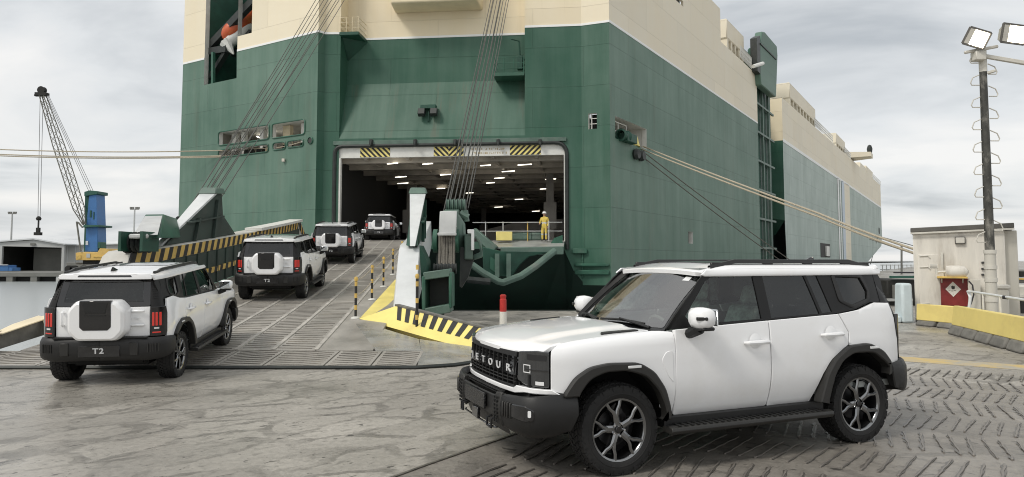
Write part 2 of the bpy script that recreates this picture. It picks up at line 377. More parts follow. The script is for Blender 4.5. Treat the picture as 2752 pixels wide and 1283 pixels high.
simple('ramp_steel', (0.315, 0.298, 0.268), 0.42, metal=0.0, var=0.25, scale=1.4, dirt=(0.40, 0.38, 0.34), dirt_amt=0.7, bump=0.25, bscale=18, stretch=(1, .5, 1))
simple('ramp_smooth', (0.30, 0.30, 0.285), 0.30, var=0.30, scale=1.6, dirt=(0.30, 0.22, 0.13), dirt_amt=0.5, bump=0.15, bscale=10)
simple('ramp_strip', (0.42, 0.40, 0.36), 0.5, var=0.25, scale=3)
simple('ramp_rib', (0.17, 0.158, 0.14), 0.45, var=0.5, scale=2.5, dirt=(0.38, 0.34, 0.28), dirt_amt=0.8)
simple('girder_left', (0.55, 0.54, 0.50), 0.45, var=0.15, scale=1.2, dirt=(0.35, 0.32, 0.27), dirt_amt=0.5)
simple('girder_web', (0.035, 0.055, 0.046), 0.6, var=0.3, scale=1.5, dirt=(0.08, 0.08, 0.07), dirt_amt=0.6)
simple('fin_white', (0.66, 0.68, 0.68), 0.4, var=0.08, scale=2)
def concrete(name, col, dark, light, patch, rough=0.55, wet=0.3, rot=0.0):
    """worn concrete: pale patches under a broken, brushed dark film, specks, damp areas"""
    m, t, b = nmat(name); L = t.links.new; N = t.nodes.new
    c = N('ShaderNodeTexCoord'); mp = N('ShaderNodeMapping'); mp.inputs['Rotation'].default_value = (0, 0, rot); L(c.outputs['Object'], mp.inputs[0])
    def noise(scale, detail, ro, sx=1.0, sy=1.0, dist=0.0, loc=(0, 0, 0)):
        q = N('ShaderNodeMapping'); q.inputs['Scale'].default_value = (sx, sy, 1); q.inputs['Location'].default_value = loc; L(mp.outputs[0], q.inputs[0])
        n = N('ShaderNodeTexNoise'); n.inputs['Scale'].default_value = scale; n.inputs['Detail'].default_value = detail; n.inputs['Roughness'].default_value = ro; n.inputs['Distortion'].default_value = dist; L(q.outputs[0], n.inputs['Vector']); return n.outputs[0]
    def rng(x, a, b_, c0=0.0, d=1.0):
        r = N('ShaderNodeMapRange'); r.inputs[1].default_value = a; r.inputs[2].default_value = b_; r.inputs[3].default_value = c0; r.inputs[4].default_value = d; L(x, r.inputs[0]); return r.outputs[0]
    def mix(f, a, b_, mode='MIX', fac=1.0):
        x = N('ShaderNodeMix'); x.data_type = 'RGBA'; x.blend_type = mode
        if f is None: x.inputs[0].default_value = fac
        else: L(f, x.inputs[0])
        for k, v in ((6, a), (7, b_)):
            if isinstance(v, tuple): x.inputs[k].default_value = (*v, 1)
            else: L(v, x.inputs[k])
        return x.outputs[2]
    def mul(a, k):
        x = N('ShaderNodeMath'); x.operation = 'MULTIPLY'; L(a, x.inputs[0])
        if isinstance(k, float): x.inputs[1].default_value = k
        else: L(k, x.inputs[1])
        return x.outputs[0]
    base = mix(rng(noise(.45, 9, .6), .35, .65), col, light)
    # worn plates of topping: warped cells, their seams filled with darker grime that comes and goes
    wn_ = N('ShaderNodeTexNoise'); wn_.inputs['Scale'].default_value = 2.6; wn_.inputs['Detail'].default_value = 7; wn_.inputs['Roughness'].default_value = .6; L(mp.outputs[0], wn_.inputs['Vector'])
    wv = N('ShaderNodeVectorMath'); wv.operation = 'MULTIPLY_ADD'; wv.inputs[1].default_value = (.38, .38, 0); L(wn_.outputs['Color'], wv.inputs[0]); L(mp.outputs[0], wv.inputs[2])
    ws_ = N('ShaderNodeMapping'); ws_.inputs['Scale'].default_value = (1.0, 2.1, 1); L(wv.outputs[0], ws_.inputs[0])
    ve_ = N('ShaderNodeTexVoronoi'); ve_.feature = 'DISTANCE_TO_EDGE'; ve_.inputs['Scale'].default_value = 1.0; L(ws_.outputs[0], ve_.inputs['Vector'])
    vc_ = N('ShaderNodeTexVoronoi'); vc_.inputs['Scale'].default_value = 1.0; L(ws_.outputs[0], vc_.inputs['Vector']); sc_ = N('ShaderNodeSeparateColor'); L(vc_.outputs['Color'], sc_.inputs[0])
    gap = rng(ve_.outputs[0], .055, .085, 1.0, 0.0)
    come = rng(noise(1.3, 8, .65, 1, 1, .2, (3, 8, 0)), .42, .58)
    film = mul(gap, come)
    film2 = rng(noise(4.5, 8, .6, 1.0, 1.7, .4, (5, 2, 0)), .57, .63)
    last = mix(None, base, rng(sc_.outputs[0], 0, 1, .88, 1.10), 'MULTIPLY')
    last = mix(mul(film, patch), last, dark)
    last = mix(mul(film2, patch * .55), last, dark)
    # hairline cracks and grit
    ck = N('ShaderNodeTexVoronoi'); ck.feature = 'DISTANCE_TO_EDGE'; ck.inputs['Scale'].default_value = .8; L(wv.outputs[0], ck.inputs['Vector'])
    crack = mul(rng(ck.outputs[0], .004, .012, 1.0, 0.0), rng(noise(.7, 5, .6, 1, 1, 0, (1, 6, 0)), .52, .60))
    last = mix(mul(crack, .32), last, (dark[0] * .5, dark[1] * .5, dark[2] * .5))
    grit = rng(noise(22, 2, .5, 1, 1.4, 0, (2, 2, 0)), .66, .70)
    last = mix(mul(grit, .55), last, (dark[0] * .55, dark[1] * .55, dark[2] * .55))
    fine = noise(14, 8, .7)
    last = mix(None, last, rng(fine, .3, .7, .78, 1.20), 'MULTIPLY')
    spot = rng(noise(5.0, 3, .5, 1, 2.0, .8, (9, 4, 0)), .66, .69)
    last = mix(mul(spot, .8), last, (dark[0] * .4, dark[1] * .4, dark[2] * .4))
    L(last, b.inputs['Base Color'])
    rr = rng(noise(.24, 6, .55, 1, 1, .3, (4.3, 2.2, 0)), .44, .60, rough, wet)
    ra = N('ShaderNodeMath'); ra.operation = 'MULTIPLY_ADD'; ra.inputs[1].default_value = .18; L(fine, ra.inputs[0]); L(rr, ra.inputs[2]); L(ra.outputs[0], b.inputs['Roughness'])
    bp = N('ShaderNodeBump'); bp.inputs['Strength'].default_value = .6; bp.inputs['Distance'].default_value = .010
    bh = N('ShaderNodeMath'); bh.operation = 'MULTIPLY_ADD'; bh.inputs[1].default_value = -.8; L(film, bh.inputs[0]); L(fine, bh.inputs[2]); L(bh.outputs[0], bp.inputs['Height']); L(bp.outputs[0], b.inputs['Normal'])
    return m
concrete('quay_concrete', (0.285, 0.268, 0.236), (0.125, 0.117, 0.102), (0.36, 0.340, 0.302), .72, wet=.2, rot=R(-41))
concrete('slab_concrete', (0.19, 0.174, 0.152), (0.095, 0.087, 0.077), (0.255, 0.235, 0.207), .5, rough=.5, wet=.25, rot=R(27))
simple('quay_wall', (0.16, 0.15, 0.14), 0.8, var=0.35, scale=1.0, bump=.3, bscale=6)
simple('rib_bar', (0.17, 0.155, 0.138), 0.4, var=.3, scale=6, bump=.2, bscale=60)
simple('rib_stain', (0.10, 0.091, 0.08), 0.35, var=.5, scale=9)
simple('far_wall', (0.46, 0.47, 0.46), 0.7, var=0.06, scale=0.3)
simple('far_roof', (0.62, 0.64, 0.65), 0.6)
simple('far_dark', (0.018, 0.018, 0.016), 0.8)
simple('far_grey', (0.18, 0.18, 0.165), 0.7, var=.2, scale=.4)
simple('crane_blue', (0.05, 0.16, 0.38), 0.45, var=.12, scale=.5)
simple('crane_green', (0.02, 0.09, 0.065), 0.5)
simple('crane_yellow', (0.66, 0.44, 0.13), 0.5, var=.15, scale=.6)
simple('crane_steel', (0.17, 0.165, 0.14), 0.6)
simple('wire_far', (0.20, 0.20, 0.20), 0.6)
simple('hut_wall', (0.68, 0.65, 0.585), 0.6, var=.10, scale=1.6, dirt=(0.40, 0.36, 0.30), dirt_amt=.8, stretch=(2.5, 2.5, .5), bump=.1, bscale=25)
simple('hut_side', (0.55, 0.53, 0.47), 0.6, var=.07, scale=1.2, dirt=(0.40, 0.36, 0.30), dirt_amt=.5, stretch=(2.5, 2.5, .5))
simple('hut_roof', (0.10, 0.095, 0.085), 0.6, var=.2, scale=2)
simple('pale_metal', (0.60, 0.58, 0.52), 0.45, var=.1, scale=3)
simple('barrier_yellow', (0.78, 0.64, 0.22), 0.55, var=.06, scale=1.5, dirt=(0.50, 0.38, 0.16), dirt_amt=.45)
simple('barrier_base', (0.16, 0.155, 0.14), 0.7, var=.4, scale=3)
simple('sign_red', (0.20, 0.02, 0.02), 0.4, var=.25, scale=5)
simple('pole_mottled', (0.05, 0.05, 0.044), 0.6, var=.5, scale=5, dirt=(0.42, 0.40, 0.35), dirt_amt=.7, stretch=(1.5, 1.5, .7))
simple('flood_glow', (1, 1, 1), 0.3, emit=(1.0, 0.90, 0.70), estr=14.0)
simple('flood_inner', (0.55, 0.54, 0.48), 0.25, metal=.6)
simple('pale_blue', (0.58, 0.66, 0.68), 0.45, var=.08, scale=3)
simple('post_red', (0.48, 0.03, 0.025), 0.5, var=.12, scale=9)
simple('post_white', (0.72, 0.70, 0.64), 0.5, var=.1, scale=9)
simple('hivis', (0.66, 0.50, 0.10), 0.7, var=.15, scale=6, emit=(.8, .6, .05), estr=0.0)
simple('hivis_band', (0.55, 0.56, 0.54), 0.4)
simple('skin', (0.45, 0.26, 0.18), 0.6)
simple('work_dark', (0.03, 0.03, 0.035), 0.8)
simple('helmet', (0.8, 0.8, 0.78), 0.3)
def paintmat(name, col, under):
    m, t, b = nmat(name); L = t.links.new; N = t.nodes.new
    c = N('ShaderNodeTexCoord'); n = N('ShaderNodeTexNoise'); n.inputs['Scale'].default_value = 1.5; n.inputs['Detail'].default_value = 10; n.inputs['Roughness'].default_value = .7; L(c.outputs['Object'], n.inputs['Vector'])
    r = N('ShaderNodeMapRange'); r.inputs[1].default_value = .40; r.inputs[2].default_value = .58; L(n.outputs[0], r.inputs[0])
    mx = N('ShaderNodeMix'); mx.data_type = 'RGBA'; mx.inputs[6].default_value = (*under, 1); mx.inputs[7].default_value = (*col, 1); L(r.outputs[0], mx.inputs[0]); L(mx.outputs[2], b.inputs['Base Color']); b.inputs['Roughness'].default_value = .55
paintmat('worn_yellow', (0.55, 0.40, 0.14), (0.36, 0.34, 0.29))
m_, t_, b_ = nmat('water')
b_.inputs['Base Color'].default_value = (0.34, 0.37, 0.37, 1); b_.inputs['Roughness'].default_value = 0.22; b_.inputs['IOR'].default_value = 1.33
c_ = t_.nodes.new('ShaderNodeTexCoord'); n_w = t_.nodes.new('ShaderNodeTexNoise'); n_w.inputs['Scale'].default_value = .9; n_w.inputs['Detail'].default_value = 5; t_.links.new(c_.outputs['Object'], n_w.inputs['Vector'])
bp_ = t_.nodes.new('ShaderNodeBump'); bp_.inputs['Strength'].default_value = .06; bp_.inputs['Distance'].default_value = .06; t_.links.new(n_w.outputs[0], bp_.inputs['Height']); t_.links.new(bp_.outputs[0], b_.inputs['Normal'])
simple('pale_metal2', (0.42, 0.40, 0.36), 0.6, var=.3, scale=1.5, dirt=(0.06, 0.06, 0.055), dirt_amt=.9)
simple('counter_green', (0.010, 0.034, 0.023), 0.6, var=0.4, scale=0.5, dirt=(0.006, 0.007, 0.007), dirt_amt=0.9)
WATER_Z = -2.2
# ------------------------------------------------------------------ water, quay, far shore
m = MB(); m.add([(-5000, -400, WATER_Z), (5000, -400, WATER_Z), (5000, 5500, WATER_Z), (-5000, 5500, WATER_Z)], [(0, 1, 2, 3)]); tag(m.build('water', 'water', smooth=0), kind='structure')
Q0 = V((3.0, 25.3)); dq = V((.543, .84)); Q1 = Q0 + dq * 1400
quay_poly = [(-900, -120), (2400, -120), (2400, Q1.y), (Q1.x, Q1.y), (Q0.x, Q0.y), (-2.7, 25.3), (-3.7, 12.7), (-900, 12.7)]
m = MB(); m.prism([(x, y, 0) for x, y in quay_poly], (0, 0, -5)); ground = tag(m.build('ground', 'quay_concrete', smooth=0), kind='structure')
# edge beam along the quay
m = MB(); m.beam((-2.7, 25.2, .004), (3.0, 25.2, .004), .35, .02); m.build('edge_beam', 'steel_dark', ground)
# ribbed slab to the right of the joint
J0, dj = V((-.99, 5.94)), V((.58, .81)); rowd, rown = V((.891, -.454)), V((.454, .891))
Ja, Jb = J0 + dj * -4, J0 + dj * 7.65
m = MB(); far = Jb + rowd * 22
m.prism([(Ja.x, Ja.y, .004), (Jb.x, Jb.y, .004), (far.x, far.y, .004), (far.x - 2, far.y - 16, .004), (Ja.x + 6, Ja.y - 6, .004)], (0, 0, -.02)); slab = tag(m.build('ribbed_slab', 'slab_concrete', smooth=0), kind='structure')
m = MB(); p, q = J0 + dj * -4, J0 + dj * 7.6; pts = []
random.seed(5)
for i in range(30): t = i / 29; a = p.lerp(q, t); pts.append(V((a.x + random.uniform(-.006, .006), a.y, .0095)))
for a, b in zip(pts, pts[1:]): m.beam(a, b, .028, .009)
m.build('expansion_joint', 'rib_stain', slab, smooth=0)
# cast ribs in rows, each with its film of dirt
RIBS = []
for vnt in range(5):
    random.seed(50 + vnt); mb = MB(); Lr = .80; n = 7; pts = [V((lerp(-Lr / 2, Lr / 2, i / (n - 1)), random.uniform(-.008, .008), 0)) for i in range(n)]
    st = []
    for i in range(13): st.append((lerp(-.38, .38, i / 12), random.uniform(.008, .024) * (1.9 if random.random() < .2 else 1)))
    up = [(x, w, .0055) for x, w in st]; dn = [(x, -random.uniform(.008, .020), .0055) for x, w in st[::-1]]
    mb.add(up + dn, [tuple(range(len(up) + len(dn)))[::-1]], 1)
    for a, b in zip(pts, pts[1:]): mb.beam(a + V((0, 0, .006)), b + V((0, 0, .006)), random.uniform(.012, .018), .012, 0)
    RIBS.append(mb.mesh('traction_rib', ['rib_bar', 'rib_stain'], 0, fix=False))
random.seed(9); spots_ = []
for row in range(9):
    c0 = 4.67 + row * 1.0; ang = R(50 if row % 2 == 0 else 63)
    for k in range(-70, 80):
        P = rown * (c0 + .5) + rowd * (k * .142 + (.05 if row % 2 else 0)); side = (P - J0).dot(V((dj.y, -dj.x)))
        if side < .42 or P.y < 5.0: continue
        px = 1376 + FPX * P.x / P.y; py = 700 + FPX * 1.83 / P.y
        if px > 2800 or py > 1320: continue
        spots_.append((P.length, P, ang))
spots_.sort(key=lambda q: q[0]); rest = MB()
for i, (_, P, ang) in enumerate(spots_):
    loc = V((P.x + random.uniform(-.012, .012), P.y + random.uniform(-.012, .012), .0055)); rz = ang + random.uniform(-.05, .05); scl = (random.uniform(.9, 1.06), random.uniform(.7, 1.25), 1)
    if i < 300:
        o = bpy.data.objects.new('traction_rib', random.choice(RIBS)); COL.objects.link(o); o.parent = slab; o.location = loc; o.rotation_euler = (0, 0, rz); o.scale = scl
    else:
        me_ = random.choice(RIBS); t = MB(); Mx = Matrix.Translation(loc) @ Matrix.Rotation(rz, 4, 'Z') @ Matrix.Diagonal((*scl, 1)); t.v = [tuple(Mx @ v.co) for v in me_.vertices]; t.f = [tuple(p.vertices) for p in me_.polygons]; t.m = [p.material_index for p in me_.polygons]; rest.join(t)
if rest.v: tag(rest.build('traction_rib', ['rib_bar', 'rib_stain'], slab, smooth=0, fix=False), kind='stuff')
# worn yellow line
a, b = atz(2330, 958, 0), atz(2900, 1000, 0); d = (b - a).normalized(); nn = V((-d.y, d.x, 0)) * .30
m = MB(); m.prism([a - nn * 1.2 + V((0, 0, .0045)), b - nn + V((0, 0, .0045)), b + nn * 1.3 + V((0, 0, .0045)), a + nn + V((0, 0, .0045))], (0, 0, -.003)); tag(m.build('painted_line', 'worn_yellow', smooth=0), kind='structure')
# far shore on the left
FQ = 131.0
m = MB(); m.prism([(-1500, FQ, -.5), (-28, FQ, -.5), (60, FQ + 250, -.5), (900, 1500, -.5), (-1500, 1500, -.5)], (0, 0, -.75)); farq = tag(m.build('far_quay', 'far_grey', smooth=0), kind='structure')
m = MB(); m.prism([(-1500, FQ + 1.2, -1.2), (-28, FQ + 1.2, -1.2), (-28, FQ + 3, -1.2), (-1500, FQ + 3, -1.2)], (0, 0, -2)); m.build('quay_face', 'far_dark', farq)
for i in range(14): m = MB(); x = -100 + i * 4.6; m.box((x, FQ + .6, -1.75), (1.2 if i % 3 else .7, 1.0, 1.1)); m.build('quay_pile', 'far_wall' if i % 3 == 0 else 'far_grey', farq)
# ------------------------------------------------------------------ the car carrier
GT = 16.69
WATER = WATER_Z
sC, sCh, sDR, sDL, sS, sTr, sTL = V((6.04, 42.0)), V((4.37, 42.68)), V((.81, 43.05)), V((-11.23, 44.32)), V((-12.23, 44.32)), V((-12.57, 43.88)), V((-24.93, 51.35))
dSide = V((.543, .840)).normalized(); dDoor = (sCh - sDL).normalized(); dTr = (sTL - sTr).normalized()
ship = thing('car_carrier_ship', (sC.x, sC.y, WATER), 'huge green and cream car carrier ship with its stern door open', 'ship')
def wallmesh(mb, A, B, z0, z1, holes=(), reveal=0.0, mi=0, mir=0, inn=None):
    """vertical wall from plan point A to B with rectangular openings (u0, u1, z0, z1) and their reveals"""
    d = (B - A); Lw = d.length; d = d / Lw; n = V((d.y, -d.x)) if inn is None else V(inn)
    us = sorted({0.0, Lw, *[min(max(h[k], 0), Lw) for h in holes for k in (0, 1)]}); zs = sorted({z0, z1, *[min(max(h[k], z0), z1) for h in holes for k in (2, 3)]})
    P = lambda u, z, k=0: (A.x + d.x * u + n.x * k, A.y + d.y * u + n.y * k, z)
    for a, b in zip(us, us[1:]):
        for c, e_ in zip(zs, zs[1:]):
            um, zm = (a + b) / 2, (c + e_) / 2
            if any(h[0] < um < h[1] and h[2] < zm < h[3] for h in holes): continue
            mb.add([P(a, c), P(b, c), P(b, e_), P(a, e_)], [(0, 1, 2, 3)], mi)
    for h in holes:
        if reveal:
            a, b, c, e_ = h
            for p, q in (((a, c), (b, c)), ((b, c), (b, e_)), ((b, e_), (a, e_)), ((a, e_), (a, c))):
                mb.add([P(*p), P(*q), P(*q, reveal), P(*p, reveal)], [(0, 1, 2, 3)], mir)
    return mb
def uz(px, py, A, d):
    p = onplane(px, py, A, d); return (V((p.x, p.y)) - A).dot(d), p.z
def holepx(A, d, xl, yt, yb, xr):
    u0, z1 = uz(xl, yt, A, d); _, z0 = uz(xl, yb, A, d); u1, _ = uz(xr, yt, A, d)
    return (min(u0, u1), max(u0, u1), z0, z1)
inT = V((-dTr.y, dTr.x)) * -1
if inT.dot(V((0, 1))) < 0: inT = -inT
inD = V((-dDoor.y, dDoor.x)); inS = V((-dSide.y, dSide.x))
# ---- left stern wall with mooring ports and the lifeboat bay
LT = (sTL - sTr).length
hA = holepx(sTr, dTr, 588, 356, 389, 724); hB = holepx(sTr, dTr, 732, 334, 373, 820)
hC = holepx(sTr, dTr, 588, 396, 420, 722); hD = holepx(sTr, dTr, 734, 380, 405, 768); hE = holepx(sTr, dTr, 773, 372, 398, 816)
hA = (hA[0], hA[1], hB[2], hB[3]); hC = (hC[0], hC[1], hD[2] - .05, hB[2] - .32); hD = (hD[0], hD[1], hC[2] + .05, hC[3]); hE = (hE[0], hE[1], hC[2] + .1, hC[3])
lb1 = holepx(sTr, dTr, 553, 40, 228, 640); lb2 = holepx(sTr, dTr, 640, -60, 98, 680)
lb1 = (lb1[0], lb1[1], lb1[2], 24.0); lb2 = (lb2[0], lb1[0] + .001, lb2[2], 24.0)
m = MB(); wallmesh(m, sTr, sTL, WATER - .5, GT, [hA, hB, hC, hD, hE, lb1], .35, 0, 1, inT); m.build('stern_plating', ['green_transom', 'white_paint'], ship, smooth=0)
m = MB(); wallmesh(m, sTr, sTL, GT, uz(1936, 25, sC, dSide)[1], [lb1, lb2], .35, 0, 1, inT); m.build('stern_superstructure', ['cream_transom', 'white_paint'], ship, smooth=0)
def frame2(mb, A, d, n, h, r, w, mi=0):            # rounded rim round an opening
    pts = fillet([(h[0], h[2]), (h[1], h[2]), (h[1], h[3]), (h[0], h[3])], r); loop = [V((A.x + d.x * u - n.x * .02, A.y + d.y * u - n.y * .02, z)) for u, z in pts]
    mb.tube(loop + [loop[0]], w, 6, mi, cap=False)
for h in (hA, hB, hC, hD, hE):
    m = MB(); frame2(m, sTr, dTr, inT, h, .22, .05); m.build('port_rim', 'green_paint', ship)
def room(A, d, n, h, depth, mats, name='mooring_room', grow=.5):
    m = MB(); u0, u1, z0, z1 = h[0] - grow, h[1] + grow, h[2] - .05, h[3] + .05
    P = lambda u, k, z: (A.x + d.x * u + n.x * k, A.y + d.y * u + n.y * k, z)
    a = [P(u0, .36, z0), P(u1, .36, z0), P(u1, depth, z0), P(u0, depth, z0), P(u0, .36, z1), P(u1, .36, z1), P(u1, depth, z1), P(u0, depth, z1)]
    m.add(a, [(0, 1, 2, 3)], 0); m.add(a, [(7, 6, 5, 4)], 1); m.add(a, [(2, 3, 7, 6), (1, 2, 6, 5), (3, 0, 4, 7)], 2)
    return m.build(name, mats, ship, smooth=0, fix=False), P
hall = (hB[0], hA[1], hC[2], hA[3])
rm, PT = room(sTr, dTr, inT, hall, 4.0, ['deck_grey', 'white_paint', 'pale_metal2'])
for u, w, mt in ((hA[1] - .55, .5, 'white_paint'), (hA[1] - 1.55, .35, 'white_paint'), (lerp(hA[0], hA[1], .34), .35, 'white_paint'), (lerp(hB[0], hB[1], .36), .35, 'white_paint'), (hB[1] - .4, .7, 'cream_paint')):
    m = MB(); p = PT(u, 1.0, 0); m.box((p[0], p[1], (hall[2] + hall[3]) / 2), (w, .3, hall[3] - hall[2]), rz=A_T); m.build('room_column', mt, ship)
for u, k, z in ((lerp(hA[0], hA[1], .30), 1.6, hA[2] + .55), (lerp(hB[0], hB[1], .2), 1.6, hB[3] - .5), (lerp(hB[0], hB[1], .55), 2.4, hB[3] - .25), (lerp(hA[0], hA[1], .7), 2.0, hA[3] - .15)):
    m = MB(); a, b = PT(u, k, z), PT(u + .25, k + 1.2, z - .12); m.beam(a, b, .10, .06); m.build('tube_lamp', 'tube_light', ship)
for u, mt in ((lerp(hC[0], hC[1], .12), 'cream_paint'), (lerp(hC[0], hC[1], .30), 'steel_dark'), (lerp(hC[0], hC[1], .55), 'steel_dark'), (lerp(hC[0], hC[1], .8), 'steel_dark'), (lerp(hD[0], hD[1], .5), 'steel_dark'), (lerp(hE[0], hE[1], .4), 'green_paint')):
    m = MB(); p = PT(u, .75, hC[2] + .28); m.lathe([(.0, -.3), (.26, -.3), (.26, -.22), (.13, -.16), (.13, .16), (.26, .22), (.26, .3), (0, .3)], p, (dTr.x, dTr.y, 0), 14); m.build('mooring_drum', mt, ship)
# round fairlead
fu, fz = uz(835, 378, sTr, dTr); c = PT(fu, -.03, fz); m = MB(); m.lathe([(.20, .06), (.24, .04), (.24, -.04), (.17, -.06), (.0, .05)], c, (-inT.x, -inT.y, 0), 20); m.build('fairlead', ['green_paint'], ship)
m = MB(); c2 = PT(fu, -.06, fz - .02); m.lathe([(0, .0), (.17, 0)], c2, (-inT.x, -inT.y, 0), 20); m.build('fairlead_hole', 'hold_dark', ship)
# lifeboat bay
m = MB(); bay = (lb2[0] - .2, lb1[1] + .1, lb1[2], 24.0)
a = [PT(bay[0], .35, bay[2]), PT(bay[1], .35, bay[2]), PT(bay[1], 4.5, bay[2]), PT(bay[0], 4.5, bay[2]), PT(bay[0], .35, 24), PT(bay[1], .35, 24), PT(bay[1], 4.5, 24), PT(bay[0], 4.5, 24)]
m.add(a, [(0, 1, 2, 3), (2, 3, 7, 6), (1, 2, 6, 5), (3, 0, 4, 7)]); m.build('lifeboat_bay', 'green_dark', ship, smooth=0, fix=False)
for (x0, y0, x1, y1, w, k) in ((560, 130, 690, -6, .55, .9), (565, 212, 612, 135, .30, 1.0), (566, 140, 612, 132, .5, .8), (560, 128, 690, 2, .22, 2.6), (625, 150, 676, 84, .22, 2.2)):
    m = MB(); p0, p1 = at(x0, y0, onplane(x0, y0, sTr, dTr).y + k), at(x1, y1, onplane(x1, y1, sTr, dTr).y + k); m.beam(p0, p1, .4, w); m.build('davit_beam', 'steel_dark', ship)
for x in (568, 637):
    m = MB(); p0, p1 = V(onplane(x, 226, sTr, dTr)), V(onplane(x, 140, sTr, dTr)); o = V((inT.x, inT.y, 0)) * .15; m.beam(p0 + o, p1 + o, .2, .22); m.build('bay_post', 'green_paint', ship)
lifeboat = thing('lifeboat', tuple(V(onplane(640, 90, sTr, dTr)) + V((inT.x, inT.y, 0)) * 1.2), 'orange free-fall lifeboat hanging nose down in the stern bay of the ship', 'lifeboat')
p0, p1 = at(600, 104, 49.6), at(690, 28, 50.4)
m = MB(); ax = p1 - p0; n_ = 9; m.tube([p0 + ax * t for t in (0, .04, .12, .25, .45, .7, .9, 1)], [.12, .34, .52, .66, .72, .72, .6, .3], 14); m.build('canopy', 'orange', lifeboat)
q0 = p0 + V((0, 0, -.35)); m = MB(); up = V((0, 0, -1.0)); m.tube([q0 + ax * .02, q0 + ax * .2 + up * .25, q0 + ax * .5 + up * .35, q0 + ax * .8 + up * .3], [.15, .5, .62, .5], 12); m.build('keel', 'white_paint', lifeboat)
m = MB(); m.tube([q0 + ax * .1 + V((0, 0, -.2)), at(628, 146, 49.4)], [.5, .05], 8); m.build('bow_cone', 'white_paint', lifeboat)
# ---- narrow returns beside the door recess
ZT = uz(1936, 25, sC, dSide)[1]
def quad_wall(name, A, B, z0, z1, mat, parent=ship): m = MB(); wallmesh(m, A, B, z0, z1); return m.build(name, mat, parent, smooth=0)
quad_wall('stern_return', sS, sTr, WATER, GT, 'green_stern'); quad_wall('stern_return_top', sS, sTr, GT, ZT, 'cream_stern')
quad_wall('stern_jamb', sDL, sS, WATER, GT, 'green_stern'); quad_wall('stern_jamb_top', sDL, sS, GT, ZT, 'cream_stern')
# ---- stern door wall
dA = sDL
uL, zTop = uz(905, 398, dA, dDoor); uR, _ = uz(1518, 398, dA, dDoor); zSill = 3.0
uBlk = (sDR - dA).dot(dDoor); LD = (sCh - dA).length
_, zFl = uz(1000, 372, dA, dDoor)                   # where the sloping panel meets the wall
m = MB(); wallmesh(m, dA, sCh, 2.55, zFl, [(uL, uR, zSill, zTop)], .5, 0, 1, inD); m.add([(dA + dDoor * (uR - .1)).to_3d() + V((0, 0, 2.55)), (sCh).to_3d() + V((0, 0, 2.55)), sCh.to_3d() + V((0, 0, .5)), (dA + dDoor * (uR + .5)).to_3d() + V((0, 0, 1.2))], [(0, 1, 2, 3)]); m.build('door_wall', ['green_stern', 'white_paint'], ship, smooth=0)
m = MB(); wallmesh(m, dA + dDoor * uBlk, sCh, zFl, GT); m.build('corner_block', 'green_stern', ship, smooth=0)
m = MB(); wallmesh(m, dA + dDoor * uBlk, sCh, GT, ZT); m.build('corner_block_top', 'cream_stern', ship, smooth=0)
PD = lambda u, k, z: V((dA.x + dDoor.x * u + inD.x * k, dA.y + dDoor.y * u + inD.y * k, z))
RD = 1.35
zSl = at(1150, 222, PD(6, RD, 0).y).z
m = MB(); m.add([PD(-.05, 0, zFl), PD(uBlk, 0, zFl), PD(uBlk, RD, zSl), PD(-.05, RD, zSl)], [(0, 1, 2, 3)]); m.build('sloping_panel', 'green_slope', ship, smooth=0)
m = MB(); m.add([PD(-.05, RD, zSl), PD(uBlk, RD, zSl), PD(uBlk, RD, GT), PD(-.05, RD, GT)], [(0, 1, 2, 3)]); m.build('recess_wall', 'green_stern', ship, smooth=0)
m = MB(); m.add([PD(-.05, RD, GT), PD(uBlk, RD, GT), PD(uBlk, RD, ZT), PD(-.05, RD, ZT)], [(0, 1, 2, 3)]); m.build('recess_wall_top', 'cream_stern', ship, smooth=0)
for u, nm in ((0.0, 'recess_side'), (uBlk, 'recess_side')):
    m = MB(); m.add([PD(u, 0, zFl), PD(u, RD + .05, zSl), PD(u, RD + .05, GT), PD(u, 0, GT)], [(0, 1, 2, 3)]); m.build(nm, 'green_stern', ship, smooth=0)
    m = MB(); m.add([PD(u, 0, GT), PD(u, RD + .05, GT), PD(u, RD + .05, ZT), PD(u, 0, ZT)], [(0, 1, 2, 3)]); m.build(nm, 'cream_stern', ship, smooth=0)
# white paint line on the colour change
for A, B, o in ((sTr, sTr + dTr * (lb1[0]), 0), (sTr + dTr * lb1[1], sTL, 0), (sCh, sC, 0), (dA + dDoor * uBlk, sCh, 0), (V(PD(0, RD, 0)[:2]), V(PD(uBlk, RD, 0)[:2]), 0), (sS, sTr, 0), (sDL, sS, 0)):
    n = V(((B - A).y, -(B - A).x)).normalized()
    if n.y > 0: n = -n
    m = MB(); m.beam((A.x + n.x * .012, A.y + n.y * .012, GT), (B.x + n.x * .012, B.y + n.y * .012, GT), .03, .14); m.build('dividing_line', 'white_line', ship)
# overhanging box above the recess
m = MB(); b0 = at(1047, 18, 44.0); b1 = at(1290, 8, 44.0); z0 = b0.z
m.prism([PD(uz(1047, 10, dA, dDoor)[0], RD, z0), PD(uz(1290, 10, dA, dDoor)[0], RD, z0), PD(uz(1285, 10, dA, dDoor)[0], -.5, z0), PD(uz(1055, 10, dA, dDoor)[0], -.5, z0)], (0, 0, 5)); m.build('overhang', 'cream_paint', ship, bevel=.12, seg=3)
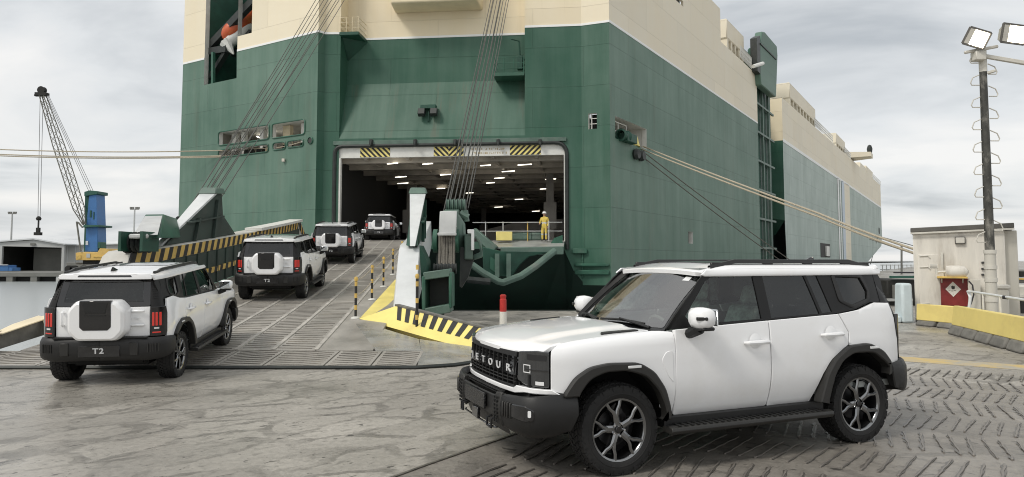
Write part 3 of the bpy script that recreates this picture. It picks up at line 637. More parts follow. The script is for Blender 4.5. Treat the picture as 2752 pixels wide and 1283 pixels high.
# door frame, header with hazard panels
m = MB(); rim = fillet([(uL - .12, zSill - .5), (uL - .12, zTop + .10), (uR + .12, zTop + .10), (uR + .12, zSill - .5)], [0, .55, .8, 0], 5)
loop = [PD(u, -.03, z) for u, z in rim]; m.tube(loop, .13, 8); m.build('door_rim', 'steel_dark', ship)
hdr0, hdr1 = zTop - .66, zTop
m = MB(); m.prism([PD(uL, .10, hdr0), PD(uR, .10, hdr0), PD(uR, .10, hdr1), PD(uL, .10, hdr1)], (inD.x * .25, inD.y * .25, 0)); hd = m.build('door_header', 'white_paint', ship)
def stripes(name, u0, u1, z0, z1, kind, k=.085):
    m = MB(); m.add([PD(u0, k, z0), PD(u1, k, z0), PD(u1, k, z1), PD(u0, k, z1)], [(0, 1, 2, 3)]); pnl = m.build(name, 'hazard_black', hd, smooth=0)
    H = z1 - z0; W = u1 - u0; w = .17; i = 0
    def clip(poly, a, b):                           # Sutherland-Hodgman against a u range
        for lim, sg in ((a, 1), (b, -1)):
            out = []
            for q in range(len(poly)):
                p, r_ = poly[q - 1], poly[q]; ip, ir = sg * (p[0] - lim) >= 0, sg * (r_[0] - lim) >= 0
                if ip != ir: t = (lim - p[0]) / (r_[0] - p[0]); out.append((lim, p[1] + (r_[1] - p[1]) * t))
                if ir: out.append(r_)
            poly = out
            if not poly: return []
        return poly
    segs = [(u0, u1, 1 if kind == '/' else -1)] if kind != 'V' else [(u0, (u0 + u1) / 2, -1), ((u0 + u1) / 2, u1, 1)]
    for a, b, sg in segs:
        u = a - H
        while u < b + H:
            q = [(u, z0), (u + w, z0), (u + w + sg * H, z1), (u + sg * H, z1)]; q = clip(q, a, b)
            if len(q) > 2: mm = MB(); mm.add([PD(x, k - .006, z) for x, z in q], [tuple(range(len(q)))]); mm.build('stripe', 'yellow_bright', hd, smooth=0)
            u += 2.05 * w
ux = lambda px: uz(px, 410, dA, dDoor)[0]
stripes('hazard_panel', ux(967), ux(1047), hdr0 + .03, hdr1 - .03, '\\')
stripes('hazard_panel', ux(1165), ux(1245), hdr0 + .03, hdr1 - .03, 'V')
stripes('hazard_panel', ux(1370), ux(1453), hdr0 + .03, hdr1 - .03, '/')
# two lines of worn lettering, too weathered to read
random.seed(3); m = MB()
for row, (a, b) in enumerate(((1262, 1356), (1258, 1364))):
    u = ux(a); zc = hdr1 - .22 - row * .26
    while u < ux(b):
        w = random.uniform(.07, .12); h = .13
        for k in range(random.choice((2, 3))):
            if random.random() < .5: m.prism([PD(u + k * w * .4, .098, zc - h / 2), PD(u + k * w * .4 + .03, .098, zc - h / 2), PD(u + k * w * .4 + .03, .098, zc + h / 2), PD(u + k * w * .4, .098, zc + h / 2)], (inD.x * .004, inD.y * .004, 0))
            else: zz = zc + random.choice((-.05, 0, .05)); m.prism([PD(u, .097, zz - .015), PD(u + w, .097, zz - .015), PD(u + w, .097, zz + .015), PD(u, .097, zz + .015)], (inD.x * .004, inD.y * .004, 0))
        u += w + random.choice((.03, .03, .04, .14))
tag(m.build('worn_lettering', 'brown_print', hd, smooth=0), kind='stuff')
for u in (uL + .14, uR - .07):
    m = MB(); m.prism([PD(u - .14 if u < 5 else u, .02, zSill - .4), PD(u + .12 if u < 5 else u + .07, .02, zSill - .4), PD(u + .12 if u < 5 else u + .07, .02, hdr0), PD(u - .14 if u < 5 else u, .02, hdr0)], (inD.x * .3, inD.y * .3, 0)); m.build('door_jamb', 'white_paint', ship)
for px in (1000, 1118, 1225, 1236, 1340, 1452):
    m = MB(); u, z = uz(px, 384, dA, dDoor); p = PD(u, -.15, z); m.box(p, (.22, .3, .36), rz=A_D); m.tube([p + V((0, -.1, .1)), p + V((0, -.25, -.25))], .06, 6); m.build('door_lug', 'steel_dark', ship, bevel=.03)
m = MB(); m.prism([PD(uL - .2, -.02, zTop + .16), PD(uR + .1, -.02, zTop + .16), PD(uR + .1, -.02, zTop + .42), PD(uL - .2, -.02, zTop + .42)], (-inD.x * .12, -inD.y * .12, 0)); m.build('door_hinge_beam', 'green_grey', ship, bevel=.02)
# floodlights on the sloping panel
fl_u, fl_z = uz(1149, 300, dA, dDoor)
m = MB(); m.box(PD(fl_u, .35, fl_z + .35), (1.0, .5, .25), rz=A_D); m.box(PD(fl_u, .3, fl_z - .25), (.08, .1, .7), rz=A_D); m.build('floodlight_bracket', 'green_dark', ship, bevel=.02)
for s_ in (-.42, .38): m = MB(); m.box(PD(fl_u + s_, .15, fl_z - .02), (.46, .35, .46), M=Matrix.Rotation(A_D, 3, 'Z') @ Matrix.Rotation(R(-25), 3, 'X')); m.build('floodlight', 'steel_dark', ship, bevel=.03)
# platforms with rails
def platform(u0, u1, k0, k1, z, mat, rail, sides=(1, 1)):
    m = MB(); m.prism([PD(u0, k0, z), PD(u1, k0, z), PD(u1, k1, z), PD(u0, k1, z)], (0, 0, .22)); o = m.build('walk_platform', mat, ship, bevel=.02)
    for i in range(4): m = MB(); u = lerp(u0 + .05, u1 - .05, i / 3); m.tube([PD(u, k0 + .06, z + .2), PD(u, k0 + .06, z + 1.2)], .025, 6); m.build('rail_post', rail, ship)
    for h in (.5, .85, 1.2): m = MB(); m.tube([PD(u0 + .05, k1, z + h), PD(u0 + .05, k0 + .06, z + h), PD(u1 - .05, k0 + .06, z + h), PD(u1 - .05, k1, z + h)], .02, 6); m.build('guard_rail', rail, ship)
platform(uz(916, 90, dA, dDoor)[0], uz(968, 90, dA, dDoor)[0], -.3, RD, at(940, 95, 44).z, 'green_dark', 'cream_paint')
m = MB(); pa = at(940, 95, 44).z; m.prism([PD(uz(916, 90, dA, dDoor)[0], .2, pa), PD(uz(968, 90, dA, dDoor)[0], RD, pa), PD(uz(916, 90, dA, dDoor)[0], RD, pa - 1.2)], (dDoor.x * .1, dDoor.y * .1, 0)); m.build('bracket_plate', 'green_dark', ship)
zb = at(1365, 212, 43.8).z
platform(uz(1326, 200, dA, dDoor)[0], uBlk - .02, -.05, RD, zb, 'green_stern', 'green_paint')
m = MB(); m.box(PD(uBlk - .35, .6, zb + 1.0), (.35, .4, .9), rz=A_D); m.tube([PD(uBlk - .35, .5, zb + 1.4), PD(uBlk - .4, .5, zb + 2.4), PD(uBlk - .9, .3, zb + 2.5)], .06, 6); m.build('winch_stand', 'green_dark', ship, bevel=.03)
# ---- chamfer with the small window
Lc = (sC - sCh).length; dC = (sC - sCh).normalized(); inC = V((-dC.y, dC.x))
hw = holepx(sCh, dC, 1581, 306, 348, 1604)
m = MB(); wallmesh(m, sCh, sC, .3, GT, [hw], .3, 0, 1, inC); m.build('corner_chamfer', ['green_chamfer', 'white_paint'], ship, smooth=0)
quad_wall('corner_chamfer_top', sCh, sC, GT, ZT, 'cream_transom')
PC = lambda u, k, z: V((sCh.x + dC.x * u + inC.x * k, sCh.y + dC.y * u + inC.y * k, z))
m = MB(); m.prism([PC(hw[0] - .1, .9, hw[2] - .1), PC(hw[1] + .1, .9, hw[2] - .1), PC(hw[1] + .1, .9, hw[3] + .1), PC(hw[0] - .1, .9, hw[3] + .1)], (inC.x * .1, inC.y * .1, 0)); m.build('window_back', 'hold_dark', ship)
for f in (.36, .70): m = MB(); zz = lerp(hw[2], hw[3], f); m.beam(PC(hw[0], .2, zz), PC(hw[1], .2, zz), .04, .04); m.build('window_bar', 'white_paint', ship)
m = MB(); um = lerp(hw[0], hw[1], .3); m.beam(PC(um, .2, hw[2]), PC(um, .2, hw[3]), .05, .05, up=(1, 0, 0)); m.build('window_bar', 'white_paint', ship)
# ---- long side with mooring port, pilot door, slot for the side ramp
PS = lambda u, k, z: V((sC.x + dSide.x * u + inS.x * k, sC.y + dSide.y * u + inS.y * k, z))
sU = lambda px, py: uz(px, py, sC, dSide)
mp_ = holepx(sC, dSide, 1653, 312, 372, 1737); u0, _ = sU(1850, 640); u1, _ = sU(1862, 640)
pd_ = (u0, u1, sU(1856, 655)[1], sU(1856, 623)[1])
uSl0, _ = sU(2040, 500); uSl1, _ = sU(2107, 500)
zS1 = sU(1936, 112)[1]; zS1b = sU(2040, 207)[1]; zHigh = 24.5
uH = sU(1936, 60)[0]
m = MB(); wallmesh(m, sC, sC + dSide * uSl0, WATER - 1, GT, [mp_, pd_], .35, 0, 1, inS); m.build('side_plating', ['green_side', 'white_paint'], ship, smooth=0)
zDeck = zS1b
m = MB(); wallmesh(m, sC, sC + dSide * uSl0, GT, zDeck); m.build('side_superstructure', 'cream_side', ship, smooth=0)
hwin = holepx(sC, dSide, 1815, -15, 18, 1836)
m = MB(); wallmesh(m, sC, sC + dSide * uH, zDeck, ZT, [(hwin[0], hwin[1], hwin[2], hwin[3])], .2, 0, 0, inS); m.add([PS(uH, 0, zDeck), PS(uH, 14, zDeck), PS(uH, 14, ZT), PS(uH, 0, ZT)], [(0, 1, 2, 3)]); m.build('upper_house', 'cream_side', ship, smooth=0)
m = MB(); m.box(PS((hwin[0] + hwin[1]) / 2, .3, (hwin[2] + hwin[3]) / 2), (1.6, .1, 1.6), rz=A_S); m.build('house_window', 'hold_dark', ship)
m = MB(); m.beam(PS(0, -.012, GT), PS(uSl0, -.012, GT), .03, .16); m.build('dividing_line', 'white_line', ship)
rm2, _ = room(sC, dSide, inS, mp_, 4.0, ['deck_grey', 'white_paint', 'white_paint'], 'mooring_room', .05)
m = MB(); m.box(PS(mp_[0] + 1.0, 2.0, mp_[3] - .25), (1.2, .12, .08), rz=A_S); m.build('tube_lamp', 'tube_light', ship)
m = MB(); zc_ = mp_[2] + .75
for z in (.15, .75): m.beam(PS(mp_[0] + .05, .4, mp_[2] + .5 + z), PS(lerp(mp_[0], mp_[1], .5), .4, mp_[2] + .5 + z), .05, .06)
for k in (0, .25, .5): u = lerp(mp_[0], mp_[1], k) + .05; m.beam(PS(u, .4, mp_[2] + .6), PS(u, .4, mp_[2] + 1.3), .06, .06, up=(1, 0, 0))
tag(m.build('port_railing', 'white_paint', ship), kind='stuff')
m = MB(); m.box(PS(lerp(mp_[0], mp_[1], .35), .1, mp_[2] + .25), (1.6, 1.0, .6), rz=A_S); m.lathe([(.3, -.5), (.45, -.45), (.3, -.3), (.3, .3), (.45, .45), (.3, .5)], PS(lerp(mp_[0], mp_[1], .2), -.1, mp_[2] + .3), (dSide.x, dSide.y, 0), 14); m.build('fairlead_roller', 'green_dark', ship, bevel=.05)
m = MB(); m.tube([PS(lerp(mp_[0], mp_[1], .7), .2, mp_[2]), PS(lerp(mp_[0], mp_[1], .72), .2, mp_[2] + .7)], [.35, .12], 10); m.build('bollard_head', 'yellow_paint', ship)
m = MB(); fp = PS(lerp(mp_[0], mp_[1], .75), -.15, mp_[2] - .62); m.lathe([(0, -.2), (.3, -.2), (.38, 0), (.3, .2), (0, .2)], fp, (-inS.x, -inS.y, 0), 14); m.lathe([(0, -.2), (.3, -.2), (.38, 0), (.3, .2), (0, .2)], fp + V((dSide.x, dSide.y, 0)) * -.9, (-inS.x, -inS.y, 0), 14); m.build('hull_roller', 'steel_dark', ship)
m = MB(); m.box(PS((pd_[0] + pd_[1]) / 2, .4, (pd_[2] + pd_[3]) / 2), (3, .1, 2.5), rz=A_S); m.build('pilot_door_back', 'hold_dark', ship)
# a small ledge and belting near the stern corner
m = MB(); pA, pB = PD(uz(1545, 700, dA, dDoor)[0], -.2, 0), PC(Lc - .1, -.15, 0)
for z, hh in ((.95, .28), (1.45, .18)): m.prism([V((pA.x, pA.y, z)), V((PD(LD, -.3, 0).x, PD(LD, -.3, 0).y, z)), V((pB.x, pB.y, z)), V((pB.x + .1, pB.y + .3, z)), V((pA.x, pA.y + .4, z))], (0, 0, hh))
m.build('rubbing_ledge', 'green_paint', ship, bevel=.05)
m = MB(); m.box(PD(uz(1558, 660, dA, dDoor)[0], -.1, 2.4), (.9, .3, .3), rz=A_D); m.box(PD(uz(1565, 690, dA, dDoor)[0], .05, 1.5), (.08, .3, 1.6), rz=A_D); m.build('stern_bracket', 'green_paint', ship, bevel=.03)
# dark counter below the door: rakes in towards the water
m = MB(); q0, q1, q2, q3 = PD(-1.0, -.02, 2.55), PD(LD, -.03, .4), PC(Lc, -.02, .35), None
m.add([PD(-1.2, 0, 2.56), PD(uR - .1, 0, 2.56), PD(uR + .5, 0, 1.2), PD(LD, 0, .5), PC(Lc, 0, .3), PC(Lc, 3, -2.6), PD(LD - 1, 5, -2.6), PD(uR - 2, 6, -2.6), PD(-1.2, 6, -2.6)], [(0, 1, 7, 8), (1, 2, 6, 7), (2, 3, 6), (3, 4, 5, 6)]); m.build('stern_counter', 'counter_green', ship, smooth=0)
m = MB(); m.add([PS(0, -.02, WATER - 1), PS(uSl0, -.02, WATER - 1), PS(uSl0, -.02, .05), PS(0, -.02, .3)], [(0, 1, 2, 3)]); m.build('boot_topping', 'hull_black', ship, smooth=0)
# slot and the side ramp stowed in it
wS = 5.2
m = MB(); m.add([PS(uSl0, 0, -3), PS(uSl0, wS, -3), PS(uSl0, wS, zDeck), PS(uSl0, 0, zDeck)], [(0, 1, 2, 3)]); m.add([PS(uSl0, 2.5, -3), PS(uSl1 + 40, 2.5, -3), PS(uSl1 + 40, 2.5, GT), PS(uSl1, 2.5, zDeck), PS(uSl0, 2.5, zDeck)], [(0, 1, 2, 3, 4)]); m.build('slot_lining', 'green_dark', ship, smooth=0)
zw0 = sU(2100, 590)[1]
m = MB(); m.add([PS(uSl1, 0, zw0), PS(uSl1, 2.6, zw0 + .4), PS(uSl1, 2.6, GT), PS(uSl1, 0, GT)], [(0, 1, 2, 3)]); m.add([PS(uSl1, 0, zw0), PS(uSl1, 2.6, zw0 + .4), PS(uSl1 + 2, 2.6, zw0 - 1.5), PS(uSl1 + 2, 1.6, zw0 - 1.8)], [(0, 1, 2, 3)]); m.build('slot_wall', 'green_stern', ship, smooth=0)
m = MB(); m.add([PS(uSl1, 0, GT), PS(uSl1, 2.6, GT), PS(uSl1, 2.6, zDeck), PS(uSl1, 0, zDeck)], [(0, 1, 2, 3)]); m.build('slot_wall_top', 'cream_stern', ship, smooth=0)
uM0, uM1 = uSl0 + .4, sU(2084, 300)[0]
zR1 = sU(2060, 196)[1] ; zR0 = -1.0
for u in (uM0 + .4, lerp(uM0, uM1, .38), lerp(uM0, uM1, .72)): m = MB(); m.beam(PS(u, .35, zR0), PS(u, .35, zR1), .25, .3, up=(dSide.x, dSide.y, 0)); m.build('ramp_stringer', 'green_grey', ship)
for i in range(8): m = MB(); z = lerp(zR0 + 1, zR1 - 1, i / 7); m.beam(PS(uM0, .30, z), PS(uM1, .30, z), .2, .22); m.build('ramp_crossbar', 'green_grey', ship)
m = MB(); m.beam(PS((uM0 + uM1) / 2, .75, -2), PS((uM0 + uM1) / 2, .75, zR1), uM1 - uM0, .3, up=(-inS.x, -inS.y, 0)); m.build('side_ramp_panel', 'green_dark', ship)
# top flap of the side ramp, leaning above the deck
tp = [(2044, 185), (2052, 130), (2046, 88), (2090, 150), (2090, 170), (2083, 240), (2045, 205)]
tp = [(2044, 200), (2043, 118), (2049, 85), (2056, 86), (2088, 124), (2090, 150), (2086, 262), (2046, 228)]
m = MB(); pl = [V(onplane(x, y, sC - inS * .6, dSide)) for x, y in tp]; m.prism(pl, (inS.x * .8, inS.y * .8, 0)); m.build('side_ramp_flap', 'green_transom', ship, bevel=.1)
m = MB(); pl = [V(onplane(x, y, sC - inS * .6, dSide)) for x, y in ((2036, 190), (2034, 102), (2043, 96), (2044, 200))]; m.prism(pl, (inS.x * .7, inS.y * .7, 0)); m.build('side_ramp_arm', 'steel_dark', ship)
m = MB(); a = V(onplane(2044, 118, sC - inS * .65, dSide)); b = V(onplane(2086, 160, sC - inS * .65, dSide)); m.beam(a, b, .1, .12); m.build('flap_hinge', 'steel_dark', ship)
m = MB(); a = V(onplane(2024, 179, sC - inS * 2, dSide)); b = V(onplane(2050, 171, sC - inS * 2, dSide)); m.tube([a, b], .18, 8); m.build('flap_stay', 'white_paint', ship)
# forward part
uB = sU(2368, 560)[0]; zDk2 = sU(2107, 268)[1]
zk = [sU(2368, 640)[1], sU(2325, 715)[1]]
m = MB(); prof2 = [(uSl1 + 1.2, WATER - 1), (sU(2322, 720)[0], WATER), (sU(2330, 712)[0], 1.2), (uB - 3, zk[0] - 2.2), (uB, zk[0] + .3), (uB, GT), (uSl1, GT), (uSl1, zw0)]
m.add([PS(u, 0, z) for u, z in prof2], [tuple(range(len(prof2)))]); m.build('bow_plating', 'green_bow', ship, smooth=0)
zB = sU(2368, 500)[1]
m = MB(); m.add([PS(uSl1, 0, GT), PS(uB, 0, GT), PS(uB, 0, zB), PS(uSl1, 0, zDk2)], [(0, 1, 2, 3)]); m.build('bow_superstructure', 'cream_side', ship, smooth=0)
m = MB(); m.beam(PS(uSl1, -.03, GT), PS(uB, -.03, GT), .04, .4); m.build('dividing_line', 'white_line', ship)
for x0, x1, mt in ((2252, 2255, 'white_line'), (2258, 2260, 'white_line'), (2263, 2270, 'stripe_blue'), (2270, 2284, 'cream_side')):
    ua, ub = sU(x0, 560)[0], sU(x1, 560)[0]; m = MB(); m.add([PS(ua, -.05, 0), PS(ub, -.05, 0), PS(ub, -.05, GT), PS(ua, -.05, GT)], [(0, 1, 2, 3)]); m.build('hull_stripe', mt, ship, smooth=0)
hp_ = (sU(2205, 670)[0], sU(2230, 670)[0], sU(2217, 692)[1], sU(2217, 655)[1])
m = MB(); m.prism([PS(hp_[0], -.06, hp_[2]), PS(hp_[1], -.06, hp_[2]), PS(hp_[1], -.06, hp_[3]), PS(hp_[0], -.06, hp_[3])], (inS.x * .3, inS.y * .3, 0)); m.build('side_port', 'hold_dark', ship)
m = MB(); m.box(PS(lerp(hp_[0], hp_[1], .6), -.2, lerp(hp_[2], hp_[3], .45)), (3, .2, 1.6), rz=A_S); m.build('side_port_gear', 'white_paint', ship)
m = MB(); uu = sU(2362, 621); m.lathe([(0, .1), (.8, .1), (.9, 0)], PS(uu[0], -.05, uu[1]), (-inS.x, -inS.y, 0), 14); m.build('anchor_port', 'hold_dark', ship)
# deck closing
m = MB(); m.add([PS(0, 0, zDeck), PS(uSl0, 0, zDeck), PS(uSl0, 18, zDeck), PS(0, 18, zDeck)], [(0, 1, 2, 3)]); m.add([PS(uSl1, 0, zDk2), PS(uB, 0, zB), PS(uB, 18, zB), PS(uSl1, 18, zDk2)], [(0, 1, 2, 3)]); m.build('weather_deck', 'deck_grey', ship, smooth=0)
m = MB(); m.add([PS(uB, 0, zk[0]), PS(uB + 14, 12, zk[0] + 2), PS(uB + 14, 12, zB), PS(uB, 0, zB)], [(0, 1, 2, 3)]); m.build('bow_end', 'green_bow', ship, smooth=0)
# deck houses (pixel spans on the side plane, set back)
def house(x0, x1, yt, yb, back, depth, mat='cream_side', legs=0, name='deck_house'):
    A = sC + inS * back; p0 = V(onplane(x0, yt, A, dSide)); ua = (V(p0[:2]) - A).dot(dSide); ub = uz(x1, yt, A, dSide)[0]; z1 = p0.z; z0 = uz(x0, yb, A, dSide)[1]
    Q = lambda u, k, z: V((A.x + dSide.x * u + inS.x * k, A.y + dSide.y * u + inS.y * k, z))
    m = MB(); m.hexa([Q(ua, 0, z0), Q(ub, 0, z0), Q(ub, depth, z0), Q(ua, depth, z0), Q(ua, 0, z1), Q(ub, 0, z1), Q(ub, depth, z1), Q(ua, depth, z1)]); m.build(name, mat, ship, bevel=.1)
    for i in range(legs):
        u = lerp(ua + .4, ub - .4, i / max(legs - 1, 1)); m = MB(); m.beam(Q(u, .5, z0 - 3.2), Q(u, .5, z0), .9, .5, up=(dSide.x, dSide.y, 0)); m.build('house_leg', mat, ship)
    if legs:
        m = MB(); m.hexa([Q(ua, 2.5, z0 - 3.4), Q(ub, 2.5, z0 - 3.4), Q(ub, depth, z0 - 3.4), Q(ua, depth, z0 - 3.4), Q(ua, 2.5, z0), Q(ub, 2.5, z0), Q(ub, depth, z0), Q(ua, depth, z0)]); m.build('house_core', 'hold_grey', ship)
    return Q, ua, ub, z0, z1
house(1953, 1998, 49, 101, .6, 8, legs=5)
house(1998, 2026, 128, 195, 1.2, 8)
house(2122, 2189, 221, 262, .4, 10, legs=9)
house(2247, 2270, 357, 384, .5, 10, legs=5)
house(2312, 2327, 436, 455, .5, 8, legs=3)
house(2328, 2345, 445, 470, 1.0, 8, legs=3)
# bridge wing reaching out over the side
A = sC; wu, wz = sU(2290, 418); wz0 = sU(2290, 428)[1]
m = MB(); m.hexa([PS(wu - 3, 4, wz0), PS(wu + 5, 4, wz0), PS(wu + 5, -3.4, wz0 + .5), PS(wu + 1, -3.4, wz0 + .5), PS(wu - 3, 4, wz + .6), PS(wu + 5, 4, wz + .6), PS(wu + 5, -3.4, wz + .6), PS(wu + 1, -3.4, wz + .6)]); m.build('bridge_wing', 'cream_side', ship)
m = MB(); m.beam(PS(wu - 1, 2, wz0 - 5), PS(wu - 1, 2, wz0), 2, 2, up=(dSide.x, dSide.y, 0)); m.build('wing_support', 'cream_side', ship)
m = MB(); m.lathe([(.45, 0), (.55, .8), (.35, 1.5), (0, 1.7)], PS(wu + 3, -3, wz + .7), (0, 0, 1), 10); m.build('wing_lamp', 'steel_dark', ship)
m = MB(); m.tube([PS(wu - 2.5, 2, wz + .6), PS(wu - 2.5, 2, wz + 2.0)], [.4, .25], 8); m.build('wing_lamp', 'steel_dark', ship)
m = MB(); m.box(PS(uSl1 + 2.0, 3, zDk2 + 6.2), (2.5, 2.5, 2), rz=A_S); m.build('deck_winch', 'green_dark', ship, bevel=.2)
# rails along the deck edge
def decrail(x0, y0, x1, y1, n):
    a, b = V(onplane(x0, y0, sC, dSide)), V(onplane(x1, y1, sC, dSide)); m = MB()
    for h in (.4, .8, 1.2): m.tube([a + V((0, 0, h)), b + V((0, 0, h))], .045, 5)
    for i in range(n + 1): p = a.lerp(b, i / n); m.tube([p, p + V((0, 0, 1.2))], .045, 5)
    tag(m.build('deck_railing', 'white_paint', ship), kind='stuff')
decrail(1990, 155, 2032, 198, 16); decrail(2189, 338, 2238, 384, 20); decrail(2268, 410, 2286, 428, 10); decrail(2345, 480, 2367, 500, 10)
# ---- car deck inside the door
zF, zCl, DEEP = 3.0, hdr0 + .25, 55.0
zCl = hdr0 + .1
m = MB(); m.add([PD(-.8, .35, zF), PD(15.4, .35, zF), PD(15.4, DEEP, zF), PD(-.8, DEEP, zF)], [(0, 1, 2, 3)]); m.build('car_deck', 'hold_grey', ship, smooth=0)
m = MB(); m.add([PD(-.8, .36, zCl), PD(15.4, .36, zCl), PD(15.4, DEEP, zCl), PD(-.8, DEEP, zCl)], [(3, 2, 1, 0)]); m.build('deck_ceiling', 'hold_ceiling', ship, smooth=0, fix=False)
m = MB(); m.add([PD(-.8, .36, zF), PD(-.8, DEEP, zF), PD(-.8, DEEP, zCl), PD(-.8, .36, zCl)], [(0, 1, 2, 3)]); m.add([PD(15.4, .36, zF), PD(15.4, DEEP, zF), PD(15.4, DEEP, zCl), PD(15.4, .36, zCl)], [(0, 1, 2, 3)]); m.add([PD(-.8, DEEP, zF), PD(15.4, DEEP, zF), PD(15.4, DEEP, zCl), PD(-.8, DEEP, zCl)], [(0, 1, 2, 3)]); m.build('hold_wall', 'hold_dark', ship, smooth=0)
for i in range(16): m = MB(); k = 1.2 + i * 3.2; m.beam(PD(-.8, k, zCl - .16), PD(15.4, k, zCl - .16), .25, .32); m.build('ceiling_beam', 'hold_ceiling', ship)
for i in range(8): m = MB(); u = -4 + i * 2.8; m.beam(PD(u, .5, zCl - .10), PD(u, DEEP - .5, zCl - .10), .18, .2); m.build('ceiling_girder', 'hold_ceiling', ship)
for (px, py) in ((1055, 440), (1149, 441), (1305, 445), (1410, 443), (932, 496), (1077, 476), (1197, 470), (1366, 461), (1342, 479), (1480, 482), (1083, 493), (1318, 492), (1020, 516), (1185, 507), (1262, 519), (1466, 508), (1395, 536), (1340, 557), (1440, 568)):
    r = ray(px, py); zl = zCl - .36; k = (zl - CAMH) / r.z; p = V((r.x * k, r.y * k, zl))
    if p.y > 95: continue
    m = MB(); d = V((.9, -.45, 0)).normalized() * (.46 + .08 * math.sin(px)); m.beam(p - d, p + d, .06, .05); m.build('tube_lamp', 'tube_light', ship)
for px, Y, w in ((1108, 60, .9), (1478, 52, .55), (1300, 85, .6), (960, 75, .8)):
    p = at(px, 600, Y); m = MB(); m.beam((p.x, Y, zF), (p.x, Y, zCl), w, w * .8, up=(0, 1, 0)); m.beam((p.x, Y, zF + 1.2), (p.x, Y, zF + 3.2), w * 1.7, w * 1.2, up=(0, 1, 0)); m.build('deck_column', 'hold_grey', ship)
m = MB(); p = at(955, 560, 58); m.box((p.x, 58, zF + 2.6), (4.0, .4, 3.2)); m.box((p.x - 1, 57.5, zF + 4), (1.2, .5, 1.6)); m.build('hold_bulkhead', 'hold_grey', ship)
m = MB(); p = at(1350, 610, 62); m.hexa([(p.x - 8, 62, zF), (p.x + 6, 62, zF), (p.x + 6, 66, zF), (p.x - 8, 66, zF), (p.x + 1, 62, zF + 2.2), (p.x + 6, 62, zF + 2.6), (p.x + 6, 66, zF + 2.6), (p.x + 1, 66, zF + 2.2)]); m.build('inner_ramp', 'hold_grey', ship)
# ------------------------------------------------------------------ the stern ramp: s along it from its toe, x across (measured at the toe), h above its surface
TOE, DRIFT = 11.75, -.10
def rz_(s): return .05 + .072 * s + .0007 * s * abs(s)
def RP(s, x, h=0.0): return V((x + DRIFT * s, TOE + s, rz_(s) + h))
def rbeam(mb, s0, s1, x, h, w, t):                # bar that follows the ramp's gentle curve
    n = max(1, int((s1 - s0) / 2.5))
    for i in range(n): mb.beam(RP(lerp(s0, s1, i / n), x, h), RP(lerp(s0, s1, (i + 1) / n), x, h), w, t)
    return mb
ramp = thing('stern_ramp', (-5.5, TOE, 0), 'grey ribbed stern ramp of the ship reaching down to the quay', 'ramp')
XL, XR, SEND = -9.1, -2.47, 32.6
lanes = [-9.1, -8.3, -7.5, -6.65, -5.84, -5.06, -4.36, -3.55]
# lane plates, cut into lengths, each a plate of its own
for a, b in zip(lanes, lanes[1:] + [XR]):
    for s0, s1 in ((1.28, 4.2), (4.21, 7.2), (7.22, 10.3), (10.31, 13.4), (13.42, 16.5), (16.51, 19.6), (19.62, 22.8), (22.81, 26.0), (26.02, SEND)):
        m = MB(); m.hexa([RP(s0, a + .012, -.12), RP(s0, b - .012, -.12), RP(s1, b - .012, -.12), RP(s1, a + .012, -.12), RP(s0, a + .012), RP(s0, b - .012), RP(s1, b - .012), RP(s1, a + .012)]); m.build('ramp_plate', 'ramp_steel', ramp)
# pale weld strips between the lanes
for x in lanes[1:]:
    m = MB(); rbeam(m, 1.3, SEND, x, .008, .075, .022); m.build('lane_strip', 'ramp_strip', ramp)
for s0 in (7.21, 13.41, 19.61, 26.01): m = MB(); m.beam(RP(s0, XL, .004), RP(s0, XR - .7, .004), .06, .016); m.build('cross_strip', 'ramp_strip', ramp)
m = MB(); m.beam(RP(22.5, -6.6, .009), RP(22.5, -3.7, .009), .12, .012); m.build('stop_line', 'white_paint', ramp)
# anti-skid ribs, a thousand of them
random.seed(11); m = MB()
for k, (a, b) in enumerate(zip(lanes, lanes[1:])):
    s = 1.5; sl = .10 if k % 2 else -.06
    while s < 27:
        if random.random() > .05: m.beam(RP(s + random.uniform(-.01, .01), a + random.uniform(.05, .12), .003), RP(s + sl + random.uniform(-.015, .015), b - random.uniform(.05, .12), .003), .03, .014)
        s += .215
tag(m.build('anti_skid_rib', 'ramp_rib', ramp, smooth=0), kind='stuff')
# hinged toe flaps
fx = [-10.2, -9.15, -8.1, -7.1, -6.1, -5.1, -4.24, -3.2, -2.4, -1.62]
for a, b in zip(fx, fx[1:]):
    sh = .0
    m = MB(); t0, t1 = .012, .10
    A0, B0 = V((a + .015, TOE, 0)), V((b - .015, TOE, 0)); A1, B1 = RP(1.24, a + .13 + .0, 0), RP(1.24, b + .10, 0)
    m.hexa([A0 + V((0, 0, -.0)), B0, B1 + V((0, 0, -.10)), A1 + V((0, 0, -.10)), A0 + V((0, 0, .04)), B0 + V((0, 0, .04)), B1, A1]); fl = m.build('toe_flap', 'ramp_steel', ramp)
    m = MB()
    for i in range(8):
        t = (i + .6) / 8.4; t2 = t + (.07 if int(a * 10) % 2 else -.05)
        p = A0.lerp(A1, t) + V((.06, 0, .042 - .036 * t)); q = B0.lerp(B1, max(0, min(1, t2))) + V((-.06, 0, .042 - .036 * t)); mid = p.lerp(q, .5) + V((0, .10, .008))
        m.beam(p, mid, .028, .012); m.beam(mid, q, .028, .012)
    tag(m.build('flap_rib', 'ramp_rib', fl, smooth=0), kind='stuff')
m = MB(); m.tube([V((-10.4, TOE - .03, .03)), V((-1.62, TOE - .03, .03)), V((-1.0, TOE + .25, .03)), V((-.5, TOE + .8, .03))], .035, 6); m.build('toe_rubber', 'steel_dark', ramp)
